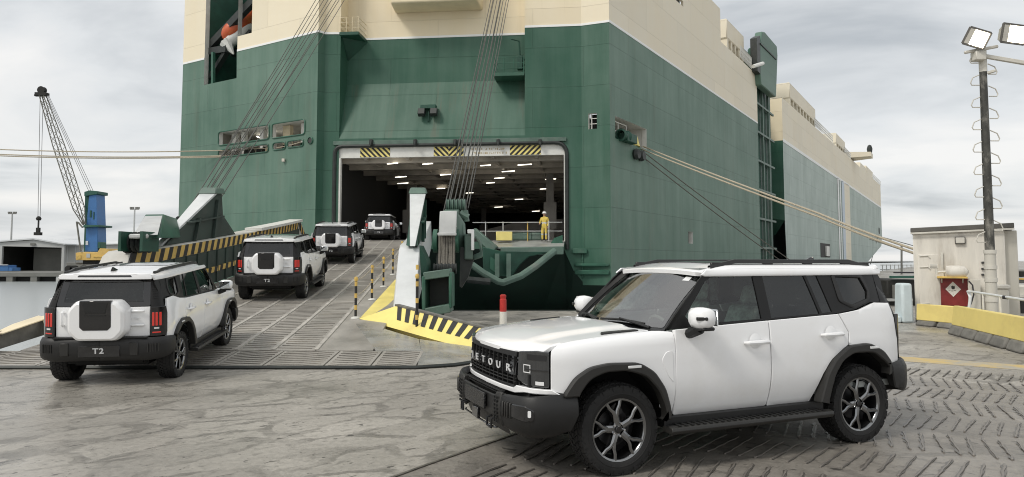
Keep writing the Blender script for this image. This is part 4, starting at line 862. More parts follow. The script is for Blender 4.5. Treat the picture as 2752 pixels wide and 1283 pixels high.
# smooth plates to the right of the lanes
pl1 = [RP(1.28, -2.45), RP(1.28, -1.70), V((-1.95, 14.6, .16)), RP(3.6, -2.45)]
m = MB(); m.prism([V((-1.60, TOE, .035)), V((-1.0, TOE + .28, .035)), V((-.5, TOE + .85, .035)), V((-.72, 14.25, .05)), V((-1.95, 14.65, .17)), RP(1.26, -1.58, 0)], (0, 0, -.03)); m.build('corner_plate', 'ramp_smooth', ramp)
m = MB(); m.prism([RP(1.27, -2.42), RP(1.27, -1.58), V((-1.97, 14.65, .172)), RP(4.0, -2.74, 0), RP(4.3, -3.2, 0)], (0, 0, -.05)); m.build('corner_plate', 'ramp_smooth', ramp)
# yellow apron: a flat strip up the ramp edge and one sloping face down to the quay, striped along its top
def onramp(px, py, h=0.0):                         # point of the ramp surface seen at that pixel
    lo, hi = 8.0, 60.0
    for _ in range(50):
        Y = (lo + hi) / 2; p = at(px, py, Y)
        if p.z > rz_(Y - TOE) + h: lo = Y
        else: hi = Y
    return at(px, py, lo)
yB0 = onramp(966, 857, .012); yT0 = at(1066, 822, 16.7); yP = onramp(1062, 752, .012); yQ = onramp(1085, 752, .012)
yB1 = atz(1262, 940, .012); yT1 = at(1330, 890, 14.55)
m = MB(); m.add([yB0, yT0 + V((.1, .2, -.35)), yQ, yP], [(0, 1, 2, 3)]); m.build('apron_strip', 'yellow_paint', ramp, smooth=0)
m = MB(); m.prism([yB0, yB1, yT1, yT0], (.10, .28, -.16)); m.build('apron_face', 'yellow_paint', ramp, smooth=0)
fn = (yB1 - yB0).cross(yT0 - yB0).normalized()
if fn.y > 0: fn = -fn
pL, pR = yB0.lerp(yB1, .335), yB1                  # foot of the striped stretch
for i in range(10):
    t0, t1 = (i + .12) / 10, (i + .62) / 10; a, b = yT0.lerp(yT1, t0), yT0.lerp(yT1, t1); fa, fb = pL.lerp(pR, min(1, t0 + .045)), pL.lerp(pR, min(1, t1 + .045))
    q = [a, b, b.lerp(fb, .62), a.lerp(fa, .62)]; m = MB(); m.prism([p + fn * .004 for p in q], fn * .004); m.build('apron_stripe', 'hazard_black', ramp, smooth=0)
m = MB(); m.beam(yT0 + V((0, .06, .01)), yT1 + V((0, .06, .01)), .14, .05); m.build('apron_lip', 'barrier_base', ramp)
# side girders with sloped noses
def girder(x0, x1, s0, h, nose=1.0):
    m = MB(); prof = [(s0, .02), (s0 + nose * .9, h - .10), (s0 + nose * 1.12, h), (10, h), (14, h), (18, h), (22, h), (26.5, h), (28.5, .35), (28.5, .02), (22, .02), (18, .02), (14, .02), (10, .02)]
    m.prism([RP(s, x0, z) for s, z in prof], RP(0, x1) - RP(0, x0)); return m
gl = girder(-9.85, XL, 4.6, 1.55, 1.3).build('side_girder', 'girder_left', ramp, bevel=.03)
gr = girder(XR, -1.85, 6.1, 1.55, 2.6).build('side_girder', 'fin_white', ramp, bevel=.03)
m = MB(); m.prism([RP(6.0, XR - .01, -.30), RP(6.0, -1.83, -.30), RP(6.0, -1.83, .06), RP(6.0, XR - .01, .06)], RP(7.2, 0) - RP(6, 0)); m.build('girder_foot', 'steel_dark', ramp)
# recessed, ribbed inner face of the left girder: dark web with stiffeners and two hazard bands
m = MB(); ss = [5.9, 10, 14, 18, 22, 26]; m.prism([RP(s, XL + .004, .03) for s in ss] + [RP(s, XL + .004, 1.16) for s in ss[::-1]], (.026, 0, 0)); m.build('girder_web', 'girder_web', ramp)
s = 6.6
while s < 16: m = MB(); m.beam(RP(s, XL + .06, .03), RP(s, XL + .06, 1.16), .05, .10, up=(0, 1, 0)); m.build('web_stiffener', 'girder_web', ramp); s += .95
def hazband(x, s0, s1, h0, h1, k=.035, w=.26):
    s = s0; i = 0
    while s < s1:
        sl = (h1 - h0) * .5; e_ = min(s + w, s1); m = MB(); m.prism([RP(s, x, h0), RP(e_, x, h0), RP(e_ + sl, x, h1), RP(s + sl, x, h1)], (k, 0, 0)); m.build('hazard_stripe', 'hazard_yellow' if i % 2 else 'hazard_black', ramp); s += w; i += 1
hazband(XL + .004, 5.55, 25.6, 1.18, 1.52, .04, .30)
hazband(XL + .034, 9.5, 18.5, .42, .60, .05, .30)
m = MB(); rbeam(m, 17.5, 26, XL - .15, 1.62, .7, .12); m.build('girder_cap', 'white_paint', ramp)
for i in range(8):
    m = MB(); a = RP(26.1 + i * .26, XL + .02, 1.52 - i * .14); m.prism([a, a + V((-.03, .26, -.12)), a + V((-.03, .26, -.46)), a + V((0, 0, -.34))], (.04, 0, 0)); m.build('hazard_stripe', 'hazard_yellow' if i % 2 else 'hazard_black', ramp)
# cable fins standing on the girders
def fin(x0, x1, mat, web):
    m = MB(); base = 1.55
    pr = [(8.4, base), (12.6, 3.15), (13.4, 3.15), (13.6, 2.35), (15.2, base)]
    m.prism([RP(s, x0 + .10, z) for s, z in pr], RP(0, x1 - .2) - RP(0, x0)); m.build('cable_fin', web, ramp, bevel=.02)
    m = MB(); a, b = .0, 0
    m.hexa([RP(8.2, x0 + .22, base), RP(8.2, x1 - .18, base), RP(8.5, x1 - .18, base), RP(8.5, x0 + .22, base), RP(12.35, x0, 3.12), RP(12.35, x1, 3.12), RP(12.6, x1, 3.12), RP(12.6, x0, 3.12)]); m.build('fin_flange', 'fin_white', ramp, bevel=.01)
    for s, z in ((10.6, 2.3), (12.4, 2.9)):
        m = MB(); m.beam(RP(s, x1 - .03, base), RP(s + .35, x1 - .03, z), .08, .10, up=(1, 0, 0)); m.build('fin_rib', web, ramp)
    m = MB(); m.beam(RP(10.0, x1 - .03, 2.18), RP(13.4, x1 - .03, 2.30), .10, .05); m.build('fin_rib', web, ramp)
    m = MB(); m.hexa([RP(12.3, x0 - .05, 3.12), RP(12.3, x1 + .05, 3.12), RP(13.4, x1 + .05, 3.12), RP(13.4, x0 - .05, 3.12), RP(12.5, x0 + .02, 3.34), RP(12.5, x1 - .02, 3.34), RP(13.3, x1 - .02, 3.34), RP(13.3, x0 + .02, 3.34)]); m.build('fin_cap', 'green_grey', ramp, bevel=.03)
fin(-9.75, -9.2, 'steel_grey', 'girder_web'); fin(-2.36, -1.80, 'steel_grey', 'green_dark')
# pulley housings outside the girders
def sheaves(name, c, w, h, n, mat='steel_dark'):
    for i in range(n):
        x = c.x + lerp(-w / 2, w / 2, (i + .5) / n); m = MB(); m.lathe([(0, -.05), (h * .5, -.05), (h * .38, 0), (h * .5, .05), (0, .05)], (x, c.y, c.z), (1, 0, 0), 18); m.build(name, mat, ramp)
# left housing: an inclined green box with its pulleys below
A = [at(*q) for q in ((352, 640, 17.6), (432, 640, 17.6), (505, 640, 23.0), (425, 640, 23.0))]
B = [at(*q) for q in ((388, 577, 20.5), (442, 576, 20.5), (505, 598, 23.5), (440, 590, 23.5))]
m = MB(); m.hexa(A + B); m.build('pulley_housing', 'green_paint', ramp, bevel=.04)
m = MB(); q = [at(*p) for p in ((357, 634, 17.5), (425, 631, 17.5), (437, 580, 20.3), (391, 581, 20.3))]; m.prism(q, (0, -.05, -.01)); m.build('housing_plate', 'steel_grey', ramp, bevel=.02)
m = MB(); m.beam(at(348, 636, 17.4), at(398, 635, 17.4), .12, .12); m.build('housing_bar', 'steel_grey', ramp, bevel=.03)
sheaves('sheave', at(370, 652, 17.7), .62, .55, 5)
for px in (345, 402): m = MB(); p = at(px, 650, 17.6); m.box(p, (.07, .8, .5)); m.build('housing_cheek', 'green_dark', ramp)
# upper left pulley block behind the fin
m = MB(); m.hexa([at(*q) for q in ((478, 606, 25), (520, 606, 25), (528, 606, 26), (490, 606, 26), (505, 556, 25), (538, 556, 25), (545, 556, 26), (512, 556, 26))]); m.build('pulley_block', 'green_dark', ramp, bevel=.03)
sheaves('sheave', at(496, 600, 24.8), .5, .5, 4)
# right: upper block, rope falls, lower housing
m = MB(); m.hexa([at(*q) for q in ((1180, 632, 19.6), (1226, 632, 19.6), (1242, 632, 22), (1200, 632, 22), (1184, 570, 19.8), (1227, 569, 19.8), (1240, 560, 22), (1200, 560, 22))]); m.build('pulley_housing', 'green_grey', ramp, bevel=.03)
m = MB(); m.prism([at(*q) for q in ((1179, 628, 19.55), (1226, 628, 19.55), (1228, 567, 19.7), (1182, 568, 19.7))], (0, .04, 0)); m.build('housing_plate', 'steel_grey', ramp, bevel=.02)
m = MB(); m.beam(at(1176, 630, 19.5), at(1227, 630, 19.5), .09, .09); m.build('housing_bar', 'steel_grey', ramp, bevel=.02)
for i in range(7):
    x0, x1 = 1182 + i * 6.4, 1180 + i * 6.6; m = MB(); m.tube([at(x0, 634, 19.7), at(x0 + 2 * math.sin(i * 2), 680, 19.6), at(x1, 726, 19.3)], .038, 6); m.build('rope_fall', 'rope_dark', ramp)
m = MB(); m.hexa([at(*q) for q in ((1172, 724, 20.2), (1222, 724, 20.2), (1222, 724, 20.8), (1172, 724, 20.8), (1176, 630, 20.2), (1228, 630, 20.2), (1228, 630, 20.8), (1176, 630, 20.8))]); m.build('rope_trunk', 'steel_dark', ramp)
for px in (1171, 1228):
    m = MB(); m.lathe([(0, -.06), (.34, -.06), (.34, .06), (0, .06)], at(px, 648, 20), (1, 0, 0), 16); m.build('sheave_cheek', 'green_paint', ramp)
# lower right housing: an open box
lo = [at(*q) for q in ((1144, 838, 18.6), (1214, 826, 18.6), (1214, 732, 18.6), (1144, 742, 18.6))]
for a, b, t in ((0, 1, .14), (1, 2, .05), (2, 3, .13), (3, 0, .06)): m = MB(); m.beam(lo[a], lo[b], .9, t * 1.6, up=(0, 0, 1) if a in (0, 2) else (1, 0, 0)); m.build('housing_frame', 'green_grey' if a in (0, 2) else 'green_paint', ramp, bevel=.02)
m = MB(); m.prism([q + V((0, .42, 0)) for q in lo], (0, .06, 0)); m.build('housing_back', 'steel_dark', ramp)
m = MB(); m.prism([at(*q) for q in ((1127, 660, 18.4), (1146, 700, 18.6), (1146, 838, 18.6), (1136, 832, 18.6))], (.05, .5, 0)); m.build('housing_web', 'green_dark', ramp)
sheaves('sheave', at(1196, 722, 19.0), .62, .30, 6)
m = MB(); m.hexa([at(*q) for q in ((1168, 850, 18.8), (1194, 850, 18.8), (1194, 850, 19.4), (1168, 850, 19.4), (1165, 830, 18.8), (1194, 828, 18.8), (1194, 828, 19.4), (1165, 830, 19.4))]); m.build('housing_foot', 'green_grey', ramp)
# cheek plates, side post and arm to the right
m = MB(); m.prism([at(*q) for q in ((1228, 575, 20), (1244, 600, 20.3), (1248, 660, 20.3), (1238, 690, 20.3), (1226, 640, 20))], (.04, .4, 0)); m.build('cheek_plate', 'green_grey', ramp)
m = MB(); m.hexa([at(*q) for q in ((1248, 698, 20), (1272, 698, 20), (1272, 698, 20.6), (1248, 698, 20.6), (1248, 630, 20), (1268, 630, 20), (1268, 630, 20.6), (1248, 630, 20.6))]); m.build('side_post', 'green_grey', ramp, bevel=.03)
m = MB(); m.prism([at(*q) for q in ((1266, 673, 19.9), (1274, 673, 19.9), (1274, 617, 19.9), (1256, 617, 19.9), (1256, 628, 19.9), (1266, 628, 19.9))], (0, .12, 0)); m.build('post_plate', 'fin_white', ramp, bevel=.01)
m = MB(); m.prism([at(*q) for q in ((1272, 700, 20.2), (1296, 692, 20.2), (1296, 680, 20.2), (1292, 648, 20.4), (1280, 632, 20.4), (1275, 636, 20.4), (1286, 655, 20.4), (1290, 678, 20.3), (1272, 686, 20.2))], (0, .3, 0)); m.build('guide_frame', 'green_grey', ramp, bevel=.02)
m = MB(); m.prism([at(*q) for q in ((1237, 664, 20.2), (1247, 664, 20.2), (1247, 690, 20.2), (1272, 698, 20.2), (1258, 745, 20.2), (1240, 774, 20.2), (1235, 770, 20.2))], (0, .35, 0)); m.build('tail_plate', 'steel_dark', ramp)
# upper block with the cable ends
m = MB(); m.hexa([at(*q) for q in ((1196, 566, 21.5), (1250, 566, 21.5), (1256, 566, 23), (1202, 566, 23), (1200, 538, 21.5), (1254, 538, 21.5), (1254, 538, 23), (1200, 538, 23))]); m.build('pulley_block', 'steel_dark', ramp, bevel=.03)
sheaves('sheave', at(1225, 552, 21.3), .6, .42, 5, 'green_grey')
m = MB(); m.tube([at(1236, 574, 21), at(1250, 582, 21), at(1258, 586, 21)], .12, 8); m.tube([at(1250, 566, 21), at(1254, 596, 21)], .09, 8); m.build('tension_gear', 'green_grey', ramp)
# hoisting cables
def cables(lower, upper, n, r=.019):
    for i in range(n):
        t = i / (n - 1); a = lower[0].lerp(lower[1], t); b = upper[0].lerp(upper[1], t); m = MB(); mid = a.lerp(b, .5) + V((0, 0, -.12)); m.tube([a, mid, b], r, 6); m.build('hoist_cable', 'cable', ramp)
cables((at(487, 596, 25), at(520, 600, 25.5)), (at(884, -60, 43.5), at(950, -60, 45)), 4)
cables((at(508, 560, 25), at(585, 546, 25)), (at(896, -60, 43.5), at(962, -60, 45)), 4)
cables((at(1192, 570, 21.6), at(1250, 566, 22)), (at(1332, -60, 43), at(1372, -60, 43)), 6)
cables((at(1202, 560, 22.2), at(1258, 560, 22.4)), (at(1338, -60, 43), at(1378, -60, 43)), 3)
# striped posts with ropes along the right edge
posts = [RP(5.0, -3.28), RP(8.2, -3.22), RP(11.2, -3.15), RP(14.8, -3.10), RP(19.0, -3.0), RP(23.5, -2.95)]
def rampost(p, h, lab, n=3):
    o = thing('chain_post', tuple(p), lab, 'post', 'striped posts along the ramp')
    m = MB(); m.tube([p, p + V((0, 0, h))], .032, 10); m.build('pole', 'hazard_black', o)
    for i in range(n): z = h * (.22 + .30 * i); m = MB(); m.tube([p + V((0, 0, z)), p + V((0, 0, z + .11))], .0345, 10); m.build('band', 'hazard_yellow', o)
    m = MB(); m.lathe([(0, .06), (.035, .05), (.05, 0), (.035, -.05), (0, -.06)], p + V((0, 0, h)), (0, 0, 1), 10); m.build('cap', 'hazard_yellow', o)
    m = MB(); m.lathe([(.12, 0), (.11, .03), (.04, .05), (0, .05)], p, (0, 0, 1), 12); m.build('foot', 'white_paint', o)
    return o
labs = ['yellow and black striped post nearest the quay on the ramp edge', 'second striped post up the ramp edge beside the yellow apron', 'third striped post up the ramp edge beside the girder', 'fourth striped post up the ramp, by the girder top', 'fifth striped post far up the ramp edge near the door', 'sixth striped post farthest up the ramp at the door']
for p, l in zip(posts, labs): rampost(p, .95, l)
rampost(at(1120, 893, 15.6), 1.25, 'tall striped post standing in front of the white girder by the striped kerb', 4)
for h in (.93, .55):
    for a, b in zip(posts, posts[1:]):
        m = MB(); a2, b2 = a + V((0, 0, h)), b + V((0, 0, h)); m.tube([a2.lerp(b2, t) + V((0, 0, -.5 * t * (1 - t) * .5)) for t in (0, .2, .4, .6, .8, 1)], .012, 5); o = m.build('guard_rope', 'rope')
        tag(o, ('upper' if h > .9 else 'lower') + ' slack guard rope from the ' + ['first to the second', 'second to the third', 'third to the fourth', 'fourth to the fifth', 'fifth to the sixth'][posts.index(a)] + ' striped ramp post', 'rope', 'guard ropes on the ramp posts')
for h in (.93, .0):
    m = MB(); m.tube([posts[0] + V((0, 0, h)), posts[0] + V((-.35, -1.4, h - .6 if h else 0.0))] if False else [posts[0] + V((0, 0, .9)), RP(3.9, -3.6, .5)], .012, 5)
# left edge curb plates with pale tops
for s0, s1 in ((-.1, 1.35), (1.37, 2.9)):
    m = MB(); m.prism([RP(s0, -9.55, .0), RP(s1, -9.55, .0), RP(s1, -9.55, .32), RP(s0, -9.55, .26)], (-.06, 0, 0)); m.build('edge_plate', 'barrier_base', ramp)
    m = MB(); m.prism([RP(s0, -9.5, .28), RP(s1, -9.5, .34), RP(s1, -9.72, .38), RP((s0 + s1) / 2, -9.78, .33), RP(s0, -9.70, .27)], (0, 0, .02)); m.build('edge_cap', 'cream_paint', ramp)
m = MB(); m.prism([at(113, 850, 14.6), at(150, 842, 14.6), at(158, 965, 13.4), at(142, 962, 13.4)], (.05, .3, 0)); m.build('edge_post', 'cream_paint', ramp)
# hinge platform at the right half of the door
zP = 3.0
Pp = [PD(uz(1290, 655, dA, dDoor)[0], .3, zP + .08), PD(uR - .05, .3, zP + .08), PD(uR - .05, -2.0, 2.66), PD(uz(1345, 655, dA, dDoor)[0], -2.4, 2.62)]
m = MB(); m.prism(Pp, (0, 0, -.10)); m.build('hinge_platform', 'deck_grey', ship)
m = MB(); a, b = Pp[3] + V((.3, -.05, -.27)), Pp[2] + V((0, -.05, -.25)); m.beam(a, b, .15, .48); m.build('platform_beam', 'green_grey', ship, bevel=.04)
m = MB(); a = at(1272, 622, 41.5); b = Pp[3] + V((0, -.1, -.2)); m.beam(a, b, .25, .5); m.build('platform_beam', 'green_grey', ship, bevel=.04)
m = MB(); m.prism([at(1478, 658, 42.0), at(1512, 655, 42.0), at(1512, 632, 42.0), at(1490, 640, 42.0)], (0, .3, 0)); m.build('corner_gusset', 'green_paint', ship)
for i, px in enumerate((1305, 1352, 1418, 1475)):
    p = at(px, 640, 43.2 if i < 3 else 42.2); m = MB(); m.tube([(p.x, p.y, zP), (p.x, p.y, zP + 1.25)], .035, 6); m.build('rail_post', 'hazard_yellow' if i == 2 else 'steel_grey', ship)
for h in (.65, 1.2): m = MB(); m.tube([V((at(1270, 640, 43.3).x, 43.3, zP + h)), V((at(1510, 640, 43.3).x, 43.0, zP + h))], .03, 6); m.build('guard_rail', 'steel_grey', ship)
m = MB(); p = at(1355, 650, 42.6); m.box((p.x, p.y, zP + .32), (1.0, .5, .55)); m.build('deck_box', 'yellow_bright', ship, bevel=.03)
for px in (1392, 1418, 1440): m = MB(); p = at(px, 640, 43.4); m.box((p.x, p.y, zP + .32), (.8, .35, .5)); m.build('deck_bollard', 'green_grey', ship, bevel=.12, seg=2)
# under the platform
m = MB(); m.prism([at(*q) for q in ((1297, 664, 39), (1346, 676, 39), (1480, 678, 40.5), (1420, 690, 40), (1395, 712, 39.6), (1372, 744, 39), (1335, 742, 39), (1298, 728, 39))], (.1, 1.2, 0)); m.build('hinge_bracket', 'green_dark', ship, bevel=.03)
for x in (1336, 1367): m = MB(); m.beam(at(x, 682, 38.9), at(x, 745, 38.9), .25, .25, up=(0, 1, 0)); m.build('bracket_rib', 'green_grey', ship)
m = MB(); m.prism([at(*q) for q in ((1318, 690, 38.95), (1333, 700, 38.95), (1333, 735, 38.95), (1316, 722, 38.95))], (0, .05, 0)); m.build('bracket_door', 'green_paint', ship)
m = MB(); m.tube([at(1268, 712, 38), at(1300, 735, 38), at(1340, 757, 38), at(1352, 760, 38), at(1400, 742, 38.4), at(1440, 715, 39), at(1490, 675, 40)], .20, 10); m.build('bumper_pipe', 'green_grey', ship)
m = MB(); m.tube([at(1255, 752, 37.5), at(1318, 758, 37.5)], .19, 10); m.build('bumper_pipe', 'steel_dark', ship)
# ------------------------------------------------------------------ the off-road car (x forward, y left, z up; axles at x = +-1.40)
def densify(pts, n=10):
    out = []
    for i in range(len(pts) - 1):
        p0 = V(pts[max(i - 1, 0)]); p1 = V(pts[i]); p2 = V(pts[i + 1]); p3 = V(pts[min(i + 2, len(pts) - 1)])
        for k in range(n):
            t = k / n
            out.append(0.5 * ((2 * p1) + (p2 - p0) * t + (2 * p0 - 5 * p1 + 4 * p2 - p3) * t * t + (3 * p1 - p0 - 3 * p2 + p3) * t ** 3))
    out.append(V(pts[-1])); return out
class Plan:                                       # plan outline of one half, by arc length t (0 abreast of the car's middle)
    def __init__(s, pts):
        s.p = densify(pts); s.t = [0.0]
        for a, b in zip(s.p, s.p[1:]): s.t.append(s.t[-1] + (b - a).length)
        k = min(range(len(s.p)), key=lambda i: abs(s.p[i].x) + (9 if s.p[i].y < 0.5 else 0)); t0 = s.t[k]; s.t = [t - t0 for t in s.t]
    def at(s, t):
        if t <= s.t[0]: i = 0
        elif t >= s.t[-1]: i = len(s.t) - 2
        else:
            lo, hi = 0, len(s.t) - 1
            while hi - lo > 1:
                m = (lo + hi) // 2
                if s.t[m] <= t: lo = m
                else: hi = m
            i = lo
        k = (t - s.t[i]) / (s.t[i + 1] - s.t[i]); p = s.p[i].lerp(s.p[i + 1], k)
        j, j2 = max(i - 1, 0), min(i + 2, len(s.p) - 1); d = (s.p[j2] - s.p[j]).normalized()
        return p, V((-d.y, d.x))
    def tx(s, x):                                  # t of the side point with that x
        c = [(abs(q.x - x), t) for q, t in zip(s.p, s.t) if q.y > 0.45]; return min(c)[1]
    def ty(s, y, front=True):
        c = [(abs(q.y - y), t) for q, t in zip(s.p, s.t) if (q.x > 0) == front]; return min(c)[1]
BODY = Plan([(-2.13, 0), (-2.125, .4), (-2.10, .70), (-2.04, .84), (-1.93, .915), (-1.7, .945), (-1.2, .955), (-.6, .957), (0, .957), (.6, .957), (1.2, .955), (1.7, .945), (1.95, .925), (2.06, .885), (2.15, .79), (2.21, .62), (2.25, .35), (2.26, 0)])
BUMP = Plan([(-2.22, 0), (-2.215, .45), (-2.19, .72), (-2.11, .88), (-1.98, .96), (-1.75, .985), (-1.2, .99), (0, .99), (1.2, .99), (1.75, .985), (2.0, .975), (2.15, .94), (2.26, .86), (2.33, .66), (2.36, .4), (2.365, 0)])
def dz_body(z): return pw(z, [(.40, .105), (.47, .075), (.54, .048), (.61, .026), (.68, .010), (.76, .002), (.84, 0), (1.0, .002), (1.04, .008), (1.1, .011), (1.2, .020), (1.3, .034), (1.42, .065)])
def ztop(x): return pw(x, [(.7, 1.205), (1.0, 1.195), (1.4, 1.172), (1.8, 1.136), (2.05, 1.100), (2.2, 1.068)])
RF = 0.10
def S_body(t, z):
    p, n = BODY.at(t); q = p + n * -dz_body(z) if False else p - n * (-1) * 0
    p, n = BODY.at(t); p = p + n * dz_body(z) * (1 if n.dot(V((0, 0)) - p) > 0 else -1)
    return V((p.x, p.y, z))
def S_fender(t, s):
    p, n = BODY.at(t)
    if n.dot(p) < 0: n = -n
    zt = ztop(p.x); s0 = zt - RF
    if s <= s0: z, d = s, dz_body(s)
    else:
        a = (s - s0) / RF
        if a < math.pi / 2: z, d = s0 + RF * math.sin(a), dz_body(s0) + RF * (1 - math.cos(a))
        else: z, d = zt, dz_body(s0) + RF + (a - math.pi / 2) * RF
    q = p - n * d
    return V((q.x, q.y, z))
def S_off(plan, o, prof=None):
    def f(t, z):
        p, n = plan.at(t)
        if n.dot(p) < 0: n = -n
        q = p + n * (o - (prof(z) if prof else 0)); return V((q.x, q.y, z))
    return f
def S_hood(x, y):
    w = 0.84; c = max(0, 1 - (y / w) ** 2)
    z = ztop(x) + 0.030 * c + 0.018 * sst(0.60, 0.50, abs(y)) * sst(2.2, 1.9, x)
    xf = 2.262 - 0.15 * (abs(y) / 0.8) ** 2.3
    e_ = max(0, x - (xf - 0.10)); z -= 0.07 * (1 - math.sqrt(max(0, 1 - min(e_ / 0.10, 0.90) ** 2)))
    return V((x, y, z))
def S_green(x, z):
    y = 0.897 - (z - 1.2) * 0.27 - 0.03 * max(0, (z - 1.5)) - 0.06 * max(0, (-1.45 - x) / .5) ** 2 - 0.05 * max(0, (x - .3) / .5) ** 2
    return V((x, y, z))
def S_ws(y, w):
    hw = lerp(.80, .68, w); q = y / hw
    return V((lerp(1.05, .38, w) - .20 * q * q * lerp(1, .55, w) + 0.03 * math.sin(math.pi * w), y, lerp(1.195, 1.715, w) - .02 * q * q * w))
def S_roof(x, y):
    z = 1.775 + .03 * (1 - (y / .74) ** 2) - .075 * sst(.0, .50, x) - .02 * sst(-1.5, -2.0, x)
    e_ = max(0, abs(y) - .655) / .09
    return V((x, y, z - .09 * (1 - math.sqrt(max(0, 1 - min(e_, .97) ** 2)))))
def S_rear(y, z):
    x = -2.105 + .17 * max(0, (z - 1.22) / .48) ** 1.15 + .05 * (abs(y) / .8) ** 3
    return V((x, y, z))
def out_side(p): return V((0.15 * p.x, 1, 0))
def out_body(p): return V((p.x * .3, p.y, 0)) if abs(p.x) < 1.7 else V((1 if p.x > 0 else -1, p.y * .6, 0))

def build_car(root):
    P = []                                         # (name, mesh, mats, parent name)
    def part(name, mb, mats, parent=root, smooth=38, **k):
        return mb.build(name, mats, parent, smooth=smooth, **k)
    def pair(name, mb, mats, parent=root, **k):
        a = part(name, mb, mats, parent, **k); b = part(name, mb.mirror_y(), mats, parent, **k); return a, b
    T = BODY.tx
    # ---- arches
    fo = [(1.95, .70), (1.93, .74), (1.85, .85), (1.71, .93), (1.53, .955), (1.24, .945), (1.09, .86), (.98, .71), (.93, .54), (.92, .43)]
    fi = [(1.81, .70), (1.80, .73), (1.72, .83), (1.57, .885), (1.37, .885), (1.18, .83), (1.05, .70), (.98, .54), (.97, .43)]
    ro = [(-.78, .44), (-.80, .50), (-.89, .72), (-1.0, .86), (-1.19, .975), (-1.47, .99), (-1.67, .90), (-1.79, .77)]
    ri = [(-.89, .44), (-.91, .50), (-.99, .71), (-1.10, .84), (-1.25, .905), (-1.52, .895), (-1.71, .77), (-1.77, .68)]
    S_arch = S_off(BODY, .05)
    fo = fillet(fo, .05); fi = fillet(fi, .05); ro = fillet(ro, .05); ri = fillet(ri, .05)
    for o_, i_ in ((fo, fi), (ro, ri)):
        a, b = pair('wheel_arch', sheet(o_ + i_[::-1], S_arch, (.15, .12), .012, .10, out_side), 'car_arch')
        cx = 1.30 if o_ is fo else -1.52
        for q, sgn in ((a, 1), (b, -1)):
            m = MB(); z_ = .915 if o_ is fo else .945
            m.box((cx, sgn * 1.004, z_), (.13, .012, .022)); part('marker_lamp', m, 'lamp_white', q, bevel=.003)
    # ---- white side panels
    g = .005
    fend = [(.845, .47), (.925, .47)] + [(1.42 + (x - 1.42) * .955, .40 + (z - .40) * .955) for x, z in fo[::-1] if z > .50] + [(1.90, .705), (2.045, .745), (2.045, 1.05)]
    fend = [(T(x), z) for x, z in fend]
    top = [(T(x), ztop(x) - RF + RF * k) for x, k in ((2.042, .75), (2.01, 1.15), (1.95, 1.5), (1.86, 1.60), (1.6, 1.60), (1.3, 1.60), (1.0, 1.60))]
    fend = fend + top + [(T(.845), 1.20)]
    pair('fender', sheet(fend, S_fender, (.12, .045), .006, .04, out_body), 'car_white')
    fd = [(.835, .44), (.845, .80), (.84, 1.205), (.3, 1.228), (-.225, 1.25), (-.225, .44)]
    fdo = pair('front_door', sheet(fillet([(x, z) for x, z in fd], [.03, 0, .01, 0, .01, .03]), S_body, (.14, .07), .006, .04, out_side), 'car_white')
    rin = [(x + .02, z - .02) for x, z in ro if z < .93 and x > -1.2]
    rd = [(-.235, 1.25), (-.235, .44), (-.76, .44)] + rin + [(-1.215, .98), (-1.235, 1.10), (-1.125, 1.285)]
    rdo = pair('rear_door', sheet(rd, S_body, (.14, .07), .006, .04, out_side), 'car_white')
    for doors, hx, hz in ((fdo, -.06, 1.055), (rdo, -1.0, 1.09)):
        for sgn, d in ((1, doors[0]), (-1, doors[1])):
            m = MB(); y = .957 * sgn
            m.tube([(hx + .15, y, hz), (hx + .12, y + .030 * sgn, hz + .002), (hx, y + .042 * sgn, hz + .004), (hx - .10, y + .036 * sgn, hz + .004), (hx - .15, y, hz)], [.014, .019, .021, .020, .014], 8)
            part('door_handle', m, 'car_white', d)
            m = MB(); m.lathe([(.0, .004), (.055, .003), (.07, -.002)], (hx + .02, y, hz + .015), (0, sgn, 0), 16); part('handle_recess', m, 'car_white', d)
    qp = [(-1.135, 1.285), (-1.245, 1.10), (-1.225, 1.0)] + [(x + .0, z - .02) for x, z in ro if x < -1.22] + [(-1.82, .76), (T(-1.965), .77), (T(-1.965), 1.0), (T(-1.95), 1.22), (T(-1.90), 1.375), (-1.66, 1.385), (-1.42, 1.32)]
    pair('rear_quarter_panel', sheet(qp, S_body, (.1, .07), .006, .04, out_body), 'car_white')
    m = sheet(fillet([(-1.50, 1.02), (-1.50, 1.17), (-1.66, 1.17), (-1.66, 1.02)], .03), S_body, (.2, .2), .006, .004, out_side, off=.003); part('fuel_flap', m, 'car_white')
    m = sheet(fillet([(.87, .74), (.875, 1.03), (.95, 1.02), (1.0, .95), (.93, .80)], .03), S_body, (.2, .2), .006, .004, out_side, off=.004); pair('fender_badge_panel', m, 'car_white')
    # ---- sill and step
    m = sheet([(.95, .355), (.95, .445), (-.90, .445), (-.90, .355)], S_off(BODY, -.035), (.3, .05), .008, .06, out_side); pair('side_sill', m, 'car_plastic')
    m = MB(); pr = [(.90, .37), (1.0, .385), (1.045, .375), (1.055, .345), (1.03, .315), (.90, .325)]
    m.prism([(.96, y, z) for y, z in pr], (-1.86, 0, 0)); rb = pair('running_board', m, 'car_arch', bevel=.008, seg=2)
    for sgn, b in ((1, rb[0]), (-1, rb[1])):
        m = MB()
        for i in range(26): m.box((.86 - i * .066, sgn * .985, .387), (.03, .09, .008))
        tag(part('step_tread', m, 'car_plastic', b), kind='stuff')
    # ---- hood, cowl
    xf_ = lambda y: 2.262 - .15 * (abs(y) / .8) ** 2.3
    side_ = [(1.03, -.80), (1.30, -.835), (1.7, -.835), (1.93, -.838), (2.02, -.846), (2.075, -.838)]
    hp = side_ + [(xf_(y) - .006, y) for y in [-.80 + i * .05 for i in range(33)]] + [(x, -y) for x, y in side_[::-1]]
